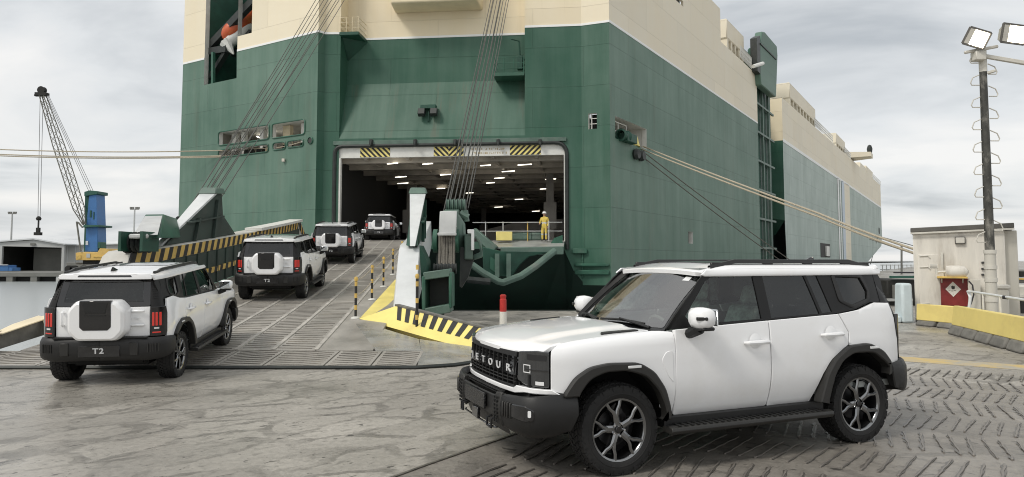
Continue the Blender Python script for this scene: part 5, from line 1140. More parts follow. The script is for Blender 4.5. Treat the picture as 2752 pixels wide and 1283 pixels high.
    hp += [(1.10, .6), (1.13, .3), (1.13, -.3), (1.10, -.6)]
    hood = part('hood', sheet(hp, S_hood, (.06, .06), .006, .035, (0, 0, 1)), 'car_white')
    for sgn in (1, -1):
        q = fillet([(1.46, .70 * sgn), (1.50, .775 * sgn), (1.12, .80 * sgn), (1.14, .745 * sgn)], .02)
        part('hood_vent', sheet(q, S_hood, (.08, .05), .006, .01, (0, 0, 1), off=.012), 'car_plastic', hood)
    m = MB(); m.hexa([(.98, -.82, 1.12), (1.16, -.55, 1.12), (1.16, .55, 1.12), (.98, .82, 1.12), (.90, -.80, 1.185), (1.10, -.5, 1.195), (1.10, .5, 1.195), (.90, .80, 1.185)]); part('cowl', m, 'car_plastic')
    for k, y0 in enumerate((.60, -.08)):
        w = MB(); n_ = 7; pts = [S_ws(lerp(y0, y0 - .62, i / (n_ - 1)), .045 + .03 * math.sin(i / (n_ - 1) * 3)) + V((.022, 0, .015)) for i in range(n_)]
        w.tube(pts, .012, 6); w.tube([S_ws(y0 + .1, .0) + V((.05, 0, .01)), pts[3] + V((.012, 0, .015))], [.016, .010], 6); part('wiper', w, 'car_plastic')
    # ---- windscreen and cabin glass
    wsp = fillet([(-.775, .02), (.775, .02), (.655, .985), (-.655, .985)], .03)
    ws = part('windscreen', sheet(wsp, S_ws, (.11, .12), 0, 0, (1, 0, .5)), 'glass_clear')
    fr = sheet([(-.80, -.02), (.80, -.02), (.682, 1.0), (-.682, 1.0)], S_ws, (.12, .12), 0, .02, (1, 0, .5), holes=[[(-.72, .10), (.72, .10), (.625, .93), (-.625, .93)]], off=-.004)
    part('windscreen_border', fr, 'car_gloss_black', ws)
    m = sheet(fillet([(-.13, .80), (.13, .80), (.2, .94), (-.2, .94)], .03), S_ws, (.1, .1), 0, .01, (1, 0, .5), off=-.006); part('sensor_cover', m, 'car_gloss_black', ws)
    m = sheet([(.50, .84), (.58, .84), (.57, .91), (.50, .91)], S_ws, (.1, .1), 0, .0, (1, 0, .5), off=.002); part('sticker', m, 'lamp_white', ws)
    side_out = [(.855, 1.20), (.80, 1.245), (.46, 1.625), (.38, 1.69), (-1.93, 1.69), (-1.97, 1.62), (-1.93, 1.385), (-1.66, 1.385), (-1.42, 1.32), (-1.13, 1.285), (-.23, 1.25), (.3, 1.228)]
    w1 = [(-.19, 1.265), (.60, 1.24), (.66, 1.31), (.38, 1.625), (.30, 1.665), (-.19, 1.672)]
    w2 = [(-.31, 1.268), (-.93, 1.29), (-.835, 1.668), (-.31, 1.672)]
    w3 = [(-.965, 1.295), (-1.10, 1.305), (-1.01, 1.665), (-.87, 1.668)]
    w4 = [(-1.29, 1.41), (-1.40, 1.365), (-1.63, 1.425), (-1.655, 1.50), (-1.60, 1.635), (-1.25, 1.65)]
    sf = sheet(side_out, S_green, (.2, .2), 0, .02, out_side, holes=[w1, w2, w3, w4])
    sfo = pair('window_frame', sf, 'car_frame')
    for w, mt in ((w1, 'glass_side'), (w2, 'glass_privacy'), (w3, 'glass_privacy'), (w4, 'glass_privacy')):
        big = [tuple(V(p) + (V(p) - sum((V(q) for q in w), V((0, 0))) / len(w)).normalized() * .012) for p in w]
        pair('side_window', sheet(big, S_green, (.2, .2), 0, 0, out_side, off=-.008), mt)
    m = sheet(fillet([(-1.22, 1.40), (-1.40, 1.325), (-1.66, 1.40), (-1.70, 1.50), (-1.64, 1.675), (-1.20, 1.68)], .04), S_green, (.15, .12), .006, .0, out_side, holes=[w4], off=.010)
    pair('quarter_window_surround', m, 'car_plastic')
    # A pillar: between windscreen edge and side frame
    m = MB(); n_ = 9
    for i in range(n_):
        w = i / (n_ - 1); a = S_ws(lerp(.80, .682, w), w) + V((.004, 0, .002)); zz = lerp(1.20, 1.688, w); b = S_green(lerp(.85, .385, w) - .02, zz); c = (a + b) / 2 + V((.03, .035, .012))
        m.v += [tuple(a), tuple(c), tuple(b)]
    for i in range(n_ - 1):
        for k in range(2): m.f.append((i * 3 + k, i * 3 + k + 1, (i + 1) * 3 + k + 1, (i + 1) * 3 + k)); m.m.append(0)
    pair('windscreen_pillar', m, 'car_frame')
    # ---- roof
    rp = [(.40, -.655), (.405, -.4), (.42, 0)]; rp = rp + [(x, -y) for x, y in rp[::-1][1:]]
    rp += [(.33, .735), (-1.85, .735), (-1.97, .70), (-2.02, .45), (-2.03, 0), (-2.02, -.45), (-1.97, -.70), (-1.85, -.735), (.33, -.735)]
    roof = part('roof', sheet(rp, S_roof, (.12, .04), .008, .045, (0, 0, 1)), 'car_white')
    m = sheet([(.42, 1.685), (.36, 1.735), (-1.90, 1.74), (-1.99, 1.72), (-1.96, 1.672), (.38, 1.672)], lambda x, z: S_green(x, z) + V((0, .022, 0)), (.2, .1), .01, .03, out_side)
    pair('roof_gutter', m, 'car_white')
    part('sunroof', sheet(fillet([(.10, -.45), (.10, .45), (-.75, .45), (-.75, -.45)], .06), S_roof, (.2, .1), .004, .01, (0, 0, 1), off=.006), 'car_gloss_black', roof)
    for sgn in (1, -1):
        m = MB(); n_ = 15; yr = .66 * sgn; up = []; lo = []
        for i in range(n_):
            x = lerp(.24, -1.86, i / (n_ - 1)); z0 = 1.755; hh = .060 * min(1, (sst(.24, -.05, x) if x > -.8 else sst(-1.86, -1.55, x)))
            up.append((x, yr, z0 + .01 + hh))
        m2 = []
        for i, (x, y, z) in enumerate(up):
            m.v += [(x, y - .024, z - .036), (x, y + .024, z - .036), (x, y + .016, z + .004), (x, y - .016, z + .004)]
        for i in range(n_ - 1):
            for k in range(4): k2 = (k + 1) % 4; m.f.append((i * 4 + k, i * 4 + k2, (i + 1) * 4 + k2, (i + 1) * 4 + k)); m.m.append(0)
        rl = part('roof_rail', m, 'roof_rail', root, bevel=.004)
        for xa, xb in ((.22, .02), (-.42, -.54), (-.94, -1.06), (-1.46, -1.86)):
            m = MB(); m.box(((xa + xb) / 2, yr, 1.775), (abs(xb - xa), .030, .050)); part('rail_foot', m, 'roof_rail', rl, bevel=.006)
    m = MB(); m.hexa([(-1.55, -.028, 1.785), (-1.77, -.035, 1.78), (-1.77, .035, 1.78), (-1.55, .028, 1.785), (-1.72, -.006, 1.855), (-1.765, -.008, 1.86), (-1.765, .008, 1.86), (-1.72, .006, 1.855)]); part('antenna_fin', m, 'car_gloss_black', roof, bevel=.006)
    # ---- front
    gz0, gz1 = .735, 1.0
    S_g = S_off(BODY, -.005, lambda z: (z - .87) * .10)
    def yt(y): return BODY.ty(y, True)
    tm = BODY.t[-1]
    def frontsheet(y0, y1, z0, z1, S, **k):        # centred strip, both halves
        return sheet([(yt(y0), z0), (yt(y0), z1), (yt(y1), z1), (yt(y1), z0)], S, (.12, .08), k.get('r', .004), k.get('depth', .03), out_body, off=k.get('off', 0))
    gm = sheet([(yt(.60), gz0 - .03), (yt(.61), gz1 + .035), (yt(.5), gz1 + .045), (tm, gz1 + .06), (tm, gz0 - .03)], S_g, (.12, .1), 0, 0, out_body, off=-.03); gm.join(gm.mirror_y())
    grille = part('grille', gm, 'car_gloss_black')
    S_bar = S_off(BODY, .0, lambda z: (z - .87) * .10)
    for k, (z0, z1, pr) in enumerate(((.990, 1.035, .006), (.955, .967, -.005), (.835, .945, .0), (.805, .815, -.005), (.778, .788, -.005), (.745, .757, .004))):
        s_ = sheet([(yt(.58), z0), (yt(.58), z1), (tm, z1), (tm, z0)], S_bar, (.15, .2), .003, .03, out_body, off=pr); s_.join(s_.mirror_y())
        part('grille_bar', s_, 'car_plastic' if k != 2 else 'car_gloss_black', grille)
    for i in range(12):
        y = -.55 + i * .10; p, n_ = BODY.at(yt(abs(y))); m = MB(); m.box((p.x - .012, y, .875), (.03, .010, .24)); part('grille_rib', m, 'car_plastic', grille)
    for i, ch in enumerate('JETOUR'):
        y = -.475 + i * .19; p, n_ = BODY.at(yt(abs(y)))
        if n_.dot(p) < 0: n_ = -n_
        nn = V((n_.x, n_.y * (1 if y > 0 else -1), 0)); tx_ = text_mesh(ch, .088, .005, 'letter', .0005)
        sd = V((-nn.y, nn.x, 0)); M = Matrix((( sd.x * 1.45, 0, nn.x, p.x + nn.x * .012), (sd.y * 1.45, 0, nn.y, y), (0, 1, 0, .888), (0, 0, 0, 1)))
        part('letter', xform(tx_, M), 'silver_letter', grille, smooth=0)
    # headlights
    hl = [(T(2.05) + .005, .765), (T(2.05) + .005, 1.058), (yt(.80), 1.066), (yt(.60), 1.045), (yt(.585), .80), (yt(.70), .768)]
    S_h = S_off(BODY, -.012)
    heads = pair('headlight', sheet(fillet(hl, .02), S_h, (.07, .09), .008, .05, out_body), 'headlamp')
    for sgn, h in ((1, heads[0]), (-1, heads[1])):
        for nm, y, z0, z1, dw, mt, pr in (('lamp_projector', .72, .875, .945, .085, 'lamp_white', -.006), ('lamp_lens', .80, .985, 1.03, .20, 'lamp_white', -.009), ('turn_lamp', .84, .785, .815, .08, 'lamp_white', -.004)):
            ta = yt(y); q = [(ta - dw / 2, z0), (ta - dw / 2, z1), (ta + dw / 2, z1), (ta + dw / 2, z0)]
            hole = []
            if nm == 'lamp_projector': hole = [[(ta - dw / 2 + .008, z0 + .008), (ta - dw / 2 + .008, z1 - .008), (ta + dw / 2 - .008, z1 - .008), (ta + dw / 2 - .008, z0 + .008)]]
            s_ = sheet(q, S_off(BODY, pr), (.05, .05), 0, 0, out_body, holes=hole)
            if nm == 'lamp_lens': mt = 'alloy_dark'
            part(nm, s_ if sgn > 0 else s_.mirror_y(), mt, h)
        s_ = sheet([(yt(.70), .90), (yt(.70), .91), (T(2.06), .91), (T(2.06), .90)], S_off(BODY, -.004), (.05, .05), 0, .01, out_body)
        part('lamp_divider', s_ if sgn > 0 else s_.mirror_y(), 'car_gloss_black', h)
    # white strip below the grille
    s_ = sheet([(T(1.97), .715), (T(2.03), .755), (yt(.60), .757), (yt(.56), .730), (tm, .730), (tm, .690), (yt(.58), .690), (yt(.70), .712)], S_off(BODY, .012), (.12, .05), .006, .04, out_body); s_.join(s_.mirror_y())
    part('front_trim_strip', s_, 'car_white')
    # front bumper
    bt = lambda y: BUMP.ty(y, True); bx = BUMP.tx; bm_ = BUMP.t[-1]
    prof = lambda z: pw(z, [(.30, .16), (.36, .08), (.43, .02), (.52, 0), (.64, 0), (.70, .03), (.74, .07)])
    S_b = S_off(BUMP, 0, prof)
    fb = [(bx(1.83), .735), (bx(2.0), .725), (bt(.80), .705), (bt(.56), .69), (bt(.50), .66), (bm_, .655), (bm_, .47), (bt(.42), .47), (bt(.50), .40), (bt(.78), .35), (bx(2.02), .36), (bx(1.88), .42), (bx(1.81), .55)]
    s_ = sheet(fb, S_b, (.09, .07), .012, .08, out_body); s_.join(s_.mirror_y()); fbump = part('front_bumper', s_, 'car_plastic')
    s_ = sheet([(bt(.50), .655), (bt(.50), .70), (bm_, .70), (bm_, .655)], S_off(BUMP, -.07), (.12, .1), 0, 0, out_body); s_.join(s_.mirror_y()); part('lower_grille', s_, 'car_dark', fbump)
    s_ = sheet([(bt(.55), .33), (bt(.55), .48), (bm_, .48), (bm_, .33)], S_off(BUMP, -.045, lambda z: (.48 - z) * .4), (.12, .05), 0, 0, out_body); s_.join(s_.mirror_y()); part('skid_plate', s_, 'car_plastic', fbump)
    for z0 in (.665, .683):
        s_ = sheet([(bt(.49), z0), (bt(.49), z0 + .009), (bm_, z0 + .009), (bm_, z0)], S_off(BUMP, -.045), (.12, .1), 0, .02, out_body); s_.join(s_.mirror_y()); part('lower_grille_slat', s_, 'car_plastic', fbump)
    m = MB(); m.box((2.385, 0, .575), (.02, .52, .14)); part('number_plate', m, 'plate_wrap', fbump, bevel=.004)
    m = MB(); m.tube([(2.33, .42, .375), (2.345, .40, .372), (2.355, 0, .37), (2.345, -.40, .372), (2.33, -.42, .375)], .009, 8); part('chrome_bar', m, 'alloy', fbump)
    m = MB(); m.box((2.375, 0, .43), (.03, .15, .10)); part('radar_cover', m, 'car_gloss_black', fbump, bevel=.006)
    for sgn in (1, -1):
        s_ = sheet(fillet([(bt(.42), .40), (bt(.42), .69), (bt(.54), .70), (bt(.54), .40)], .015), S_off(BUMP, .012, prof), (.1, .1), .012, .05, out_body)
        ug = part('bumper_upright', s_ if sgn > 0 else s_.mirror_y(), 'car_arch', fbump)
        m = MB()
        for r_ in range(7):
            for c_ in range(2): p, n_ = BUMP.at(bt(.455 + c_ * .045)); m.box((p.x + .014, (.455 + c_ * .045) * sgn, .45 + r_ * .033), (.01, .025, .018))
        tag(part('vent_slot', m, 'car_dark', fbump), kind='stuff')
        m = MB(); p, n_ = BUMP.at(bt(.36))
        m.tube([(p.x - .02, .33 * sgn, .46), (p.x + .03, .33 * sgn, .455), (p.x + .03, .33 * sgn, .385), (p.x + .02, .41 * sgn, .375), (p.x + .02, .41 * sgn, .45), (p.x - .02, .41 * sgn, .46)], .011, 8); part('tow_hook', m, 'alloy_dark', fbump)
        fogp = fillet([(bt(.70), .52), (bt(.70), .63), (bt(.86), .635), (bt(.92), .60), (bt(.92), .52), (bt(.86), .50)], .02)
        s_ = sheet(fogp, S_off(BUMP, .004, prof), (.06, .06), .008, .01, out_body); fg = part('fog_lamp', s_ if sgn > 0 else s_.mirror_y(), 'car_gloss_black', fbump)
        s_ = sheet(fillet([(bt(.905), .545), (bt(.905), .60), (bt(.88), .60), (bt(.88), .545)], .01), S_off(BUMP, .012, prof), (.06, .06), .006, .008, out_body); part('fog_bulb', s_ if sgn > 0 else s_.mirror_y(), 'lamp_white', fg)
        for k in range(4):
            y = .60 + k * .035; p, n_ = BUMP.at(bt(y)); m = MB(); m.box((p.x - .002, y * sgn, .57), (.03, .016, .13)); part('bumper_fin', m, 'car_arch', fbump, bevel=.004)
    # ---- rear
    S_t = S_off(BODY, 0)
    rt = lambda y: BODY.ty(y, False)
    tgp = [(-.685, .80), (.685, .80), (.685, 1.262), (-.685, 1.262)]
    tail = part('tailgate', sheet(tgp, S_rear, (.12, .1), .008, .04, (-1, 0, 0)), 'car_white')
    rwp = fillet([(-.69, 1.27), (.69, 1.27), (.64, 1.69), (-.64, 1.69)], .03)
    rw = part('rear_window', sheet(rwp, S_rear, (.12, .1), .004, .03, (-1, 0, 0), holes=[[(-.58, 1.34), (.58, 1.34), (.54, 1.64), (-.54, 1.64)]]), 'car_gloss_black')
    part('pane', sheet([(-.60, 1.32), (.60, 1.32), (.56, 1.66), (-.56, 1.66)], S_rear, (.2, .2), 0, 0, (-1, 0, 0), off=-.004), 'glass_privacy', rw)
    m = MB(); nz = 9
    for k in range(nz):
        z = lerp(1.255, 1.70, k / (nz - 1)); xr = S_rear(.68, z).x; ys = S_green(-1.86, z).y + .006; yi = lerp(.70, .63, k / (nz - 1))
        m.v += [(-1.84, ys, z), (xr + .11, ys - .006, z), (xr + .035, ys - .03, z), (xr - .002, ys - .085, z), (xr - .002, yi, z), (xr + .05, yi, z)]
    for k in range(nz - 1):
        for a in range(5): m.f.append((k * 6 + a, k * 6 + a + 1, (k + 1) * 6 + a + 1, (k + 1) * 6 + a)); m.m.append(0)
    rpil = pair('rear_pillar', m, 'car_frame')
    for i in range(8):
        z = 1.385 + i * .036; xr = S_rear(.68, z).x; ys = S_green(-1.86, z).y
        for o_, sg in ((rpil[0], 1), (rpil[1], -1)): m = MB(); m.box((xr + .016, (ys - .058) * sg, z), (.016, .075, .013), rz=-.6 * sg); part('pillar_louvre', m, 'car_plastic', o_)
    tl = [(rt(.695), .80), (rt(.695), 1.26), (T(-1.985), 1.26), (T(-1.965), 1.15), (T(-1.96), .86), (T(-1.985), .80)]
    tls = pair('tail_light', sheet(tl, S_off(BODY, .006), (.05, .1), .006, .04, out_body), 'car_gloss_black')
    for o_, sg in ((tls[0], 1), (tls[1], -1)):
        for k, y in enumerate((.735, .785, .83)):
            ta = rt(y); s_ = sheet(fillet([(ta - .016, .965), (ta - .016, 1.175), (ta + .016, 1.175), (ta + .016, .965)], .008), S_off(BODY, .012), (.1, .1), .003, .01, out_body); part('light_bar', s_ if sg > 0 else s_.mirror_y(), 'tail_red', o_)
        ta = rt(.79)
        s_ = sheet([(ta - .06, .85), (ta - .06, .87), (ta + .06, .87), (ta + .06, .85)], S_off(BODY, .012), (.1, .1), .003, .01, out_body); part('reflector', s_ if sg > 0 else s_.mirror_y(), 'tail_red', o_)
        s_ = sheet([(ta - .035, .915), (ta - .035, .94), (ta + .035, .94), (ta + .035, .915)], S_off(BODY, .012), (.1, .1), .003, .01, out_body); part('reverse_lamp', s_ if sg > 0 else s_.mirror_y(), 'lamp_white', o_)
    rearrow = [(bx(-1.80), .77), (bx(-1.98), .795), (BUMP.ty(.7, False), .80), (BUMP.t[0], .80), (BUMP.t[0], .44), (BUMP.ty(.7, False), .43), (bx(-2.02), .46), (bx(-1.83), .52), (bx(-1.77), .66)]
    s_ = sheet(rearrow, S_off(BUMP, 0, lambda z: pw(z, [(.42, .06), (.52, 0), (.72, 0), (.80, .035)])), (.1, .08), .012, .08, out_body); s_.join(s_.mirror_y()); rbump = part('rear_bumper', s_, 'car_plastic')
    m = MB(); m.box((-2.13, 0, .80), (.14, 1.36, .02)); part('bumper_step', m, 'car_plastic', rbump)
    m = MB(); m.box((-2.222, 0, .60), (.018, .60, .17)); part('plate_recess', m, 'car_gloss_black', rbump, bevel=.004)
    for i, (ch, y) in enumerate((('T', -.043), ('2', .043))):
        # seen from behind, left is +y
        t_ = text_mesh(ch, .115, .004, 'badge_letter', .003); M = Matrix(((0, 0, -1, -2.236), (-1.2, 0, 0, -y), (0, 1, 0, .605), (0, 0, 0, 1))); part('badge_letter', xform(t_, M), 'silver_letter', rbump, smooth=0)
    for sg in (1, -1):
        for k in range(5):
            p, n_ = BUMP.at(BUMP.ty(.70 + k * .035, False)); m = MB(); m.box((p.x - .002, (.70 + k * .035) * sg, .64), (.02, .014, .13), rz=.12 * sg); part('bumper_fin', m, 'car_arch', rbump)
        m = MB(); m.box((-2.212, .50 * sg, .63), (.03, .13, .20)); part('bumper_upright', m, 'car_arch', rbump, bevel=.01)
    S_sp = lambda y, z: V((-2.035 + .05 * (abs(y) / .7) ** 3 + (1.76 - z) * -.10 + .14 * max(0, z - 1.735), y, z))
    sp = part('rear_spoiler', sheet(fillet([(-.69, 1.685), (.69, 1.685), (.66, 1.775), (-.66, 1.775)], .03), S_sp, (.12, .03), .008, .06, (-1, 0, 0)), 'car_white')
    part('brake_light', sheet(fillet([(-.40, 1.722), (.40, 1.722), (.38, 1.752), (-.38, 1.752)], .01), S_sp, (.12, .1), .003, .01, (-1, 0, 0), off=.004), 'car_gloss_black', sp)
    # tailgate trim
    for z in (.98, 1.20):
        m = MB(); m.box((-2.115, -.52, z), (.03, .20, .035)); part('gate_hinge', m, 'car_white', tail, bevel=.012)
    m = MB(); m.box((-2.112, -.50, 1.09), (.012, .07, .022)); part('badge', m, 'silver_letter', tail)
    m = MB(); m.tube([(-2.10, .57, 1.20), (-2.135, .57, 1.18), (-2.14, .57, 1.09), (-2.135, .57, 1.0), (-2.10, .57, .98)], .022, 8); part('gate_handle', m, 'car_white', tail)
    # spare wheel cover: a chamfered ring of white with a dark channel
    oc = fillet([(-.42, .91), (-.29, .77), (.29, .77), (.42, .91), (.42, 1.25), (.30, 1.385), (-.30, 1.385), (-.42, 1.25)], .05)
    def cover(xin, k): return [(xin, y * k, 1.09 + (z - 1.09) * k) for y, z in oc]
    m = MB(); n_ = len(oc); rings = [cover(-2.09, 1), cover(-2.27, 1), cover(-2.325, .95), cover(-2.35, .86)]
    for r_ in rings: m.v += r_
    for a in range(len(rings) - 1):
        for k in range(n_): k2 = (k + 1) % n_; m.f.append((a * n_ + k, a * n_ + k2, (a + 1) * n_ + k2, (a + 1) * n_ + k)); m.m.append(0)
    m.f.append(tuple(3 * n_ + k for k in range(n_))); m.m.append(0)
    cov = part('spare_wheel_cover', m, 'car_white', root, smooth=28)
    q = [(-.225, 1.39), (-.225, .99), (-.175, .94), (.175, .94), (.225, .99), (.225, 1.39)]
    m = MB(); m.prism([(-2.28, y, z) for y, z in q], (-.076, 0, 0)); ch = part('cover_panel', m, 'car_gloss_black', cov, bevel=.006)
    for z in (1.17, 1.22): m = MB(); m.box((-2.358, 0, z), (.012, .30, .012)); part('panel_slat', m, 'car_plastic', ch)
    m = MB(); m.hexa([(-2.36, -.14, 1.20), (-2.36, .14, 1.20), (-2.354, .14, 1.20), (-2.354, -.14, 1.20), (-2.36, -.18, 1.36), (-2.36, .18, 1.36), (-2.354, .18, 1.36), (-2.354, -.18, 1.36)]); part('panel_slat', m, 'car_plastic', ch)
    # ---- mirrors
    for sg in (1, -1):
        m = MB(); c = V((.66, 1.085 * sg, 1.315)); prof = [(.0, .52), (.25, .95), (.6, 1.0), (.85, .93), (1.0, .80)]
        rr = 12; n_ = 12
        for (k, s_) in prof:
            for j in range(n_):
                a = 2 * math.pi * j / n_; ca, sa = math.cos(a), math.sin(a); e_ = .62
                yy = (abs(ca) ** e_) * (1 if ca > 0 else -1) * .125 * s_; zz = (abs(sa) ** e_) * (1 if sa > 0 else -1) * .095 * s_
                m.v.append((c.x + .10 - k * .17, c.y + yy, c.z + zz))
        for a in range(len(prof) - 1):
            for j in range(n_): j2 = (j + 1) % n_; m.f.append((a * n_ + j, a * n_ + j2, (a + 1) * n_ + j2, (a + 1) * n_ + j)); m.m.append(0)
        m.f.append(tuple(range(n_))); m.m.append(0)
        m.f.append(tuple(range((len(prof) - 1) * n_, len(prof) * n_))); m.m.append(0)
        mir = part('wing_mirror', m, 'car_white', root, smooth=50)
        m = MB(); m.tube([(.70, .875 * sg, 1.16), (.69, .96 * sg, 1.17), (.66, 1.05 * sg, 1.225)], [.05, .045, .06], 8); part('mirror_stalk', m, 'car_plastic', mir)
        m = MB(); m.box((.565, 1.085 * sg, 1.318), (.02, .20, .145)); part('mirror_glass', m, 'mirror_glass', mir, bevel=.01)
        m = MB(); m.box((.725, 1.17 * sg, 1.315), (.10, .05, .03), rz=-.55 * sg); part('turn_signal', m, 'car_gloss_black', mir, bevel=.006)
        m = MB(); m.box((.655, 1.085 * sg, 1.222), (.13, .19, .03)); part('mirror_base', m, 'car_plastic', mir, bevel=.01)
    # ---- wheels
    for wx in (1.4, -1.4):
        for sg in (1, -1):
            w = bpy.data.objects.new('wheel', WHEEL['tyre']); COL.objects.link(w); setparent(w, root)
            w.location = (wx, sg * .80, .375); w.rotation_euler = (random.uniform(0, 6), 0, 0) if False else (0, random.uniform(0, 6), 0)
            if sg < 0: w.rotation_euler = (math.pi, random.uniform(0, 6), 0)
            for nm in ('rim', 'hub_cap', 'wheel_nuts', 'brake_disc'):
                c = bpy.data.objects.new(nm, WHEEL[nm]); COL.objects.link(c); c.parent = w
                if nm == 'wheel_nuts': c['kind'] = 'stuff'
    # ---- wheel houses, floor, cabin
    m = MB()
    for wx in (1.4, -1.4):
        for sg in (1, -1):
            n_ = 18; ring = []
            for k in range(n_ + 1):
                a = math.pi * lerp(.10, .90, k / n_); ring.append((wx + .50 * math.cos(a), .375 + .515 * math.sin(a)))
            o = len(m.v)
            for x, z in ring: m.v += [(x, .90 * sg, z), (x, .56 * sg, z)]
            for k in range(n_): m.f.append((o + 2 * k, o + 2 * k + 1, o + 2 * k + 3, o + 2 * k + 2)); m.m.append(0)
            m.f.append(tuple(o + 2 * k + 1 for k in range(n_ + 1))); m.m.append(0)
    m.box((0, 0, .42), (1.75, 1.74, .20)); m.box((0, 0, .38), (3.5, 1.1, .18)); m.box((1.55, 0, .62), (1.1, 1.1, .5)); m.box((-1.55, 0, .62), (.9, 1.1, .5))
    m.box((-1.97, 0, .62), (.22, 1.60, .32)); m.box((2.06, 0, .66), (.22, 1.5, .40))
    part('underbody', m, 'car_dark', root, smooth=0)
    m = MB()
    for sg in (1, -1): m.box((-.02, .865 * sg, .85), (1.78, .02, .68)); m.box((-1.45, .865 * sg, 1.08), (1.06, .02, .22))
    m.box((.88, 0, 1.02), (.30, 1.70, .30)); m.box((-.55, 0, .56), (2.85, 1.72, .06)); m.hexa([(.62, -.80, .95), (1.0, -.80, .95), (1.0, .80, .95), (.62, .80, .95), (.70, -.78, 1.16), (1.0, -.78, 1.18), (1.0, .78, 1.18), (.70, .78, 1.16)])
    m.box((-.75, 0, 1.735), (2.2, 1.30, .02)); m.box((-1.6, 0, 1.06), (.8, 1.6, .24))
    cab = part('cabin_lining', m, 'cabin_trim', root, smooth=0)
    for xx, ys in ((.02, (.42, -.42)), (-.88, (.42, -.42))):
        for y in ys:
            m = MB(); m.hexa([(xx - .25, y - .25, .62), (xx + .30, y - .25, .62), (xx + .30, y + .25, .62), (xx - .25, y + .25, .62), (xx - .25, y - .24, .84), (xx + .32, y - .24, .88), (xx + .32, y + .24, .88), (xx - .25, y + .24, .84)])
            m.hexa([(xx - .30, y - .24, .80), (xx - .14, y - .24, .80), (xx - .14, y + .24, .80), (xx - .30, y + .24, .80), (xx - .50, y - .20, 1.36), (xx - .38, y - .21, 1.36), (xx - .38, y + .21, 1.36), (xx - .50, y + .20, 1.36)])
            m.hexa([(xx - .52, y - .12, 1.38), (xx - .42, y - .12, 1.38), (xx - .42, y + .12, 1.38), (xx - .52, y + .12, 1.38), (xx - .56, y - .11, 1.56), (xx - .48, y - .11, 1.56), (xx - .48, y + .11, 1.56), (xx - .56, y + .11, 1.56)])
            part('seat', m, 'seat_cover', root, bevel=.03, seg=2)
    m = MB(); c = V((.60, .40, 1.12)); ax = V((-.9, 0, .45)).normalized(); a = V((0, 1, 0)); b = ax.cross(a)
    m.tube([c + (a * math.cos(k * math.pi / 10) + b * math.sin(k * math.pi / 10)) * .18 for k in range(21)], .016, 6); m.beam(c - a * .17, c + a * .17, .04, .02); m.tube([c, c - ax * .25], .03, 6)
    part('steering_wheel', m, 'cabin_trim', root)
    m = MB(); m.box((.44, 0, 1.60), (.03, .24, .07)); part('inner_mirror', m, 'car_gloss_black', root, bevel=.01)

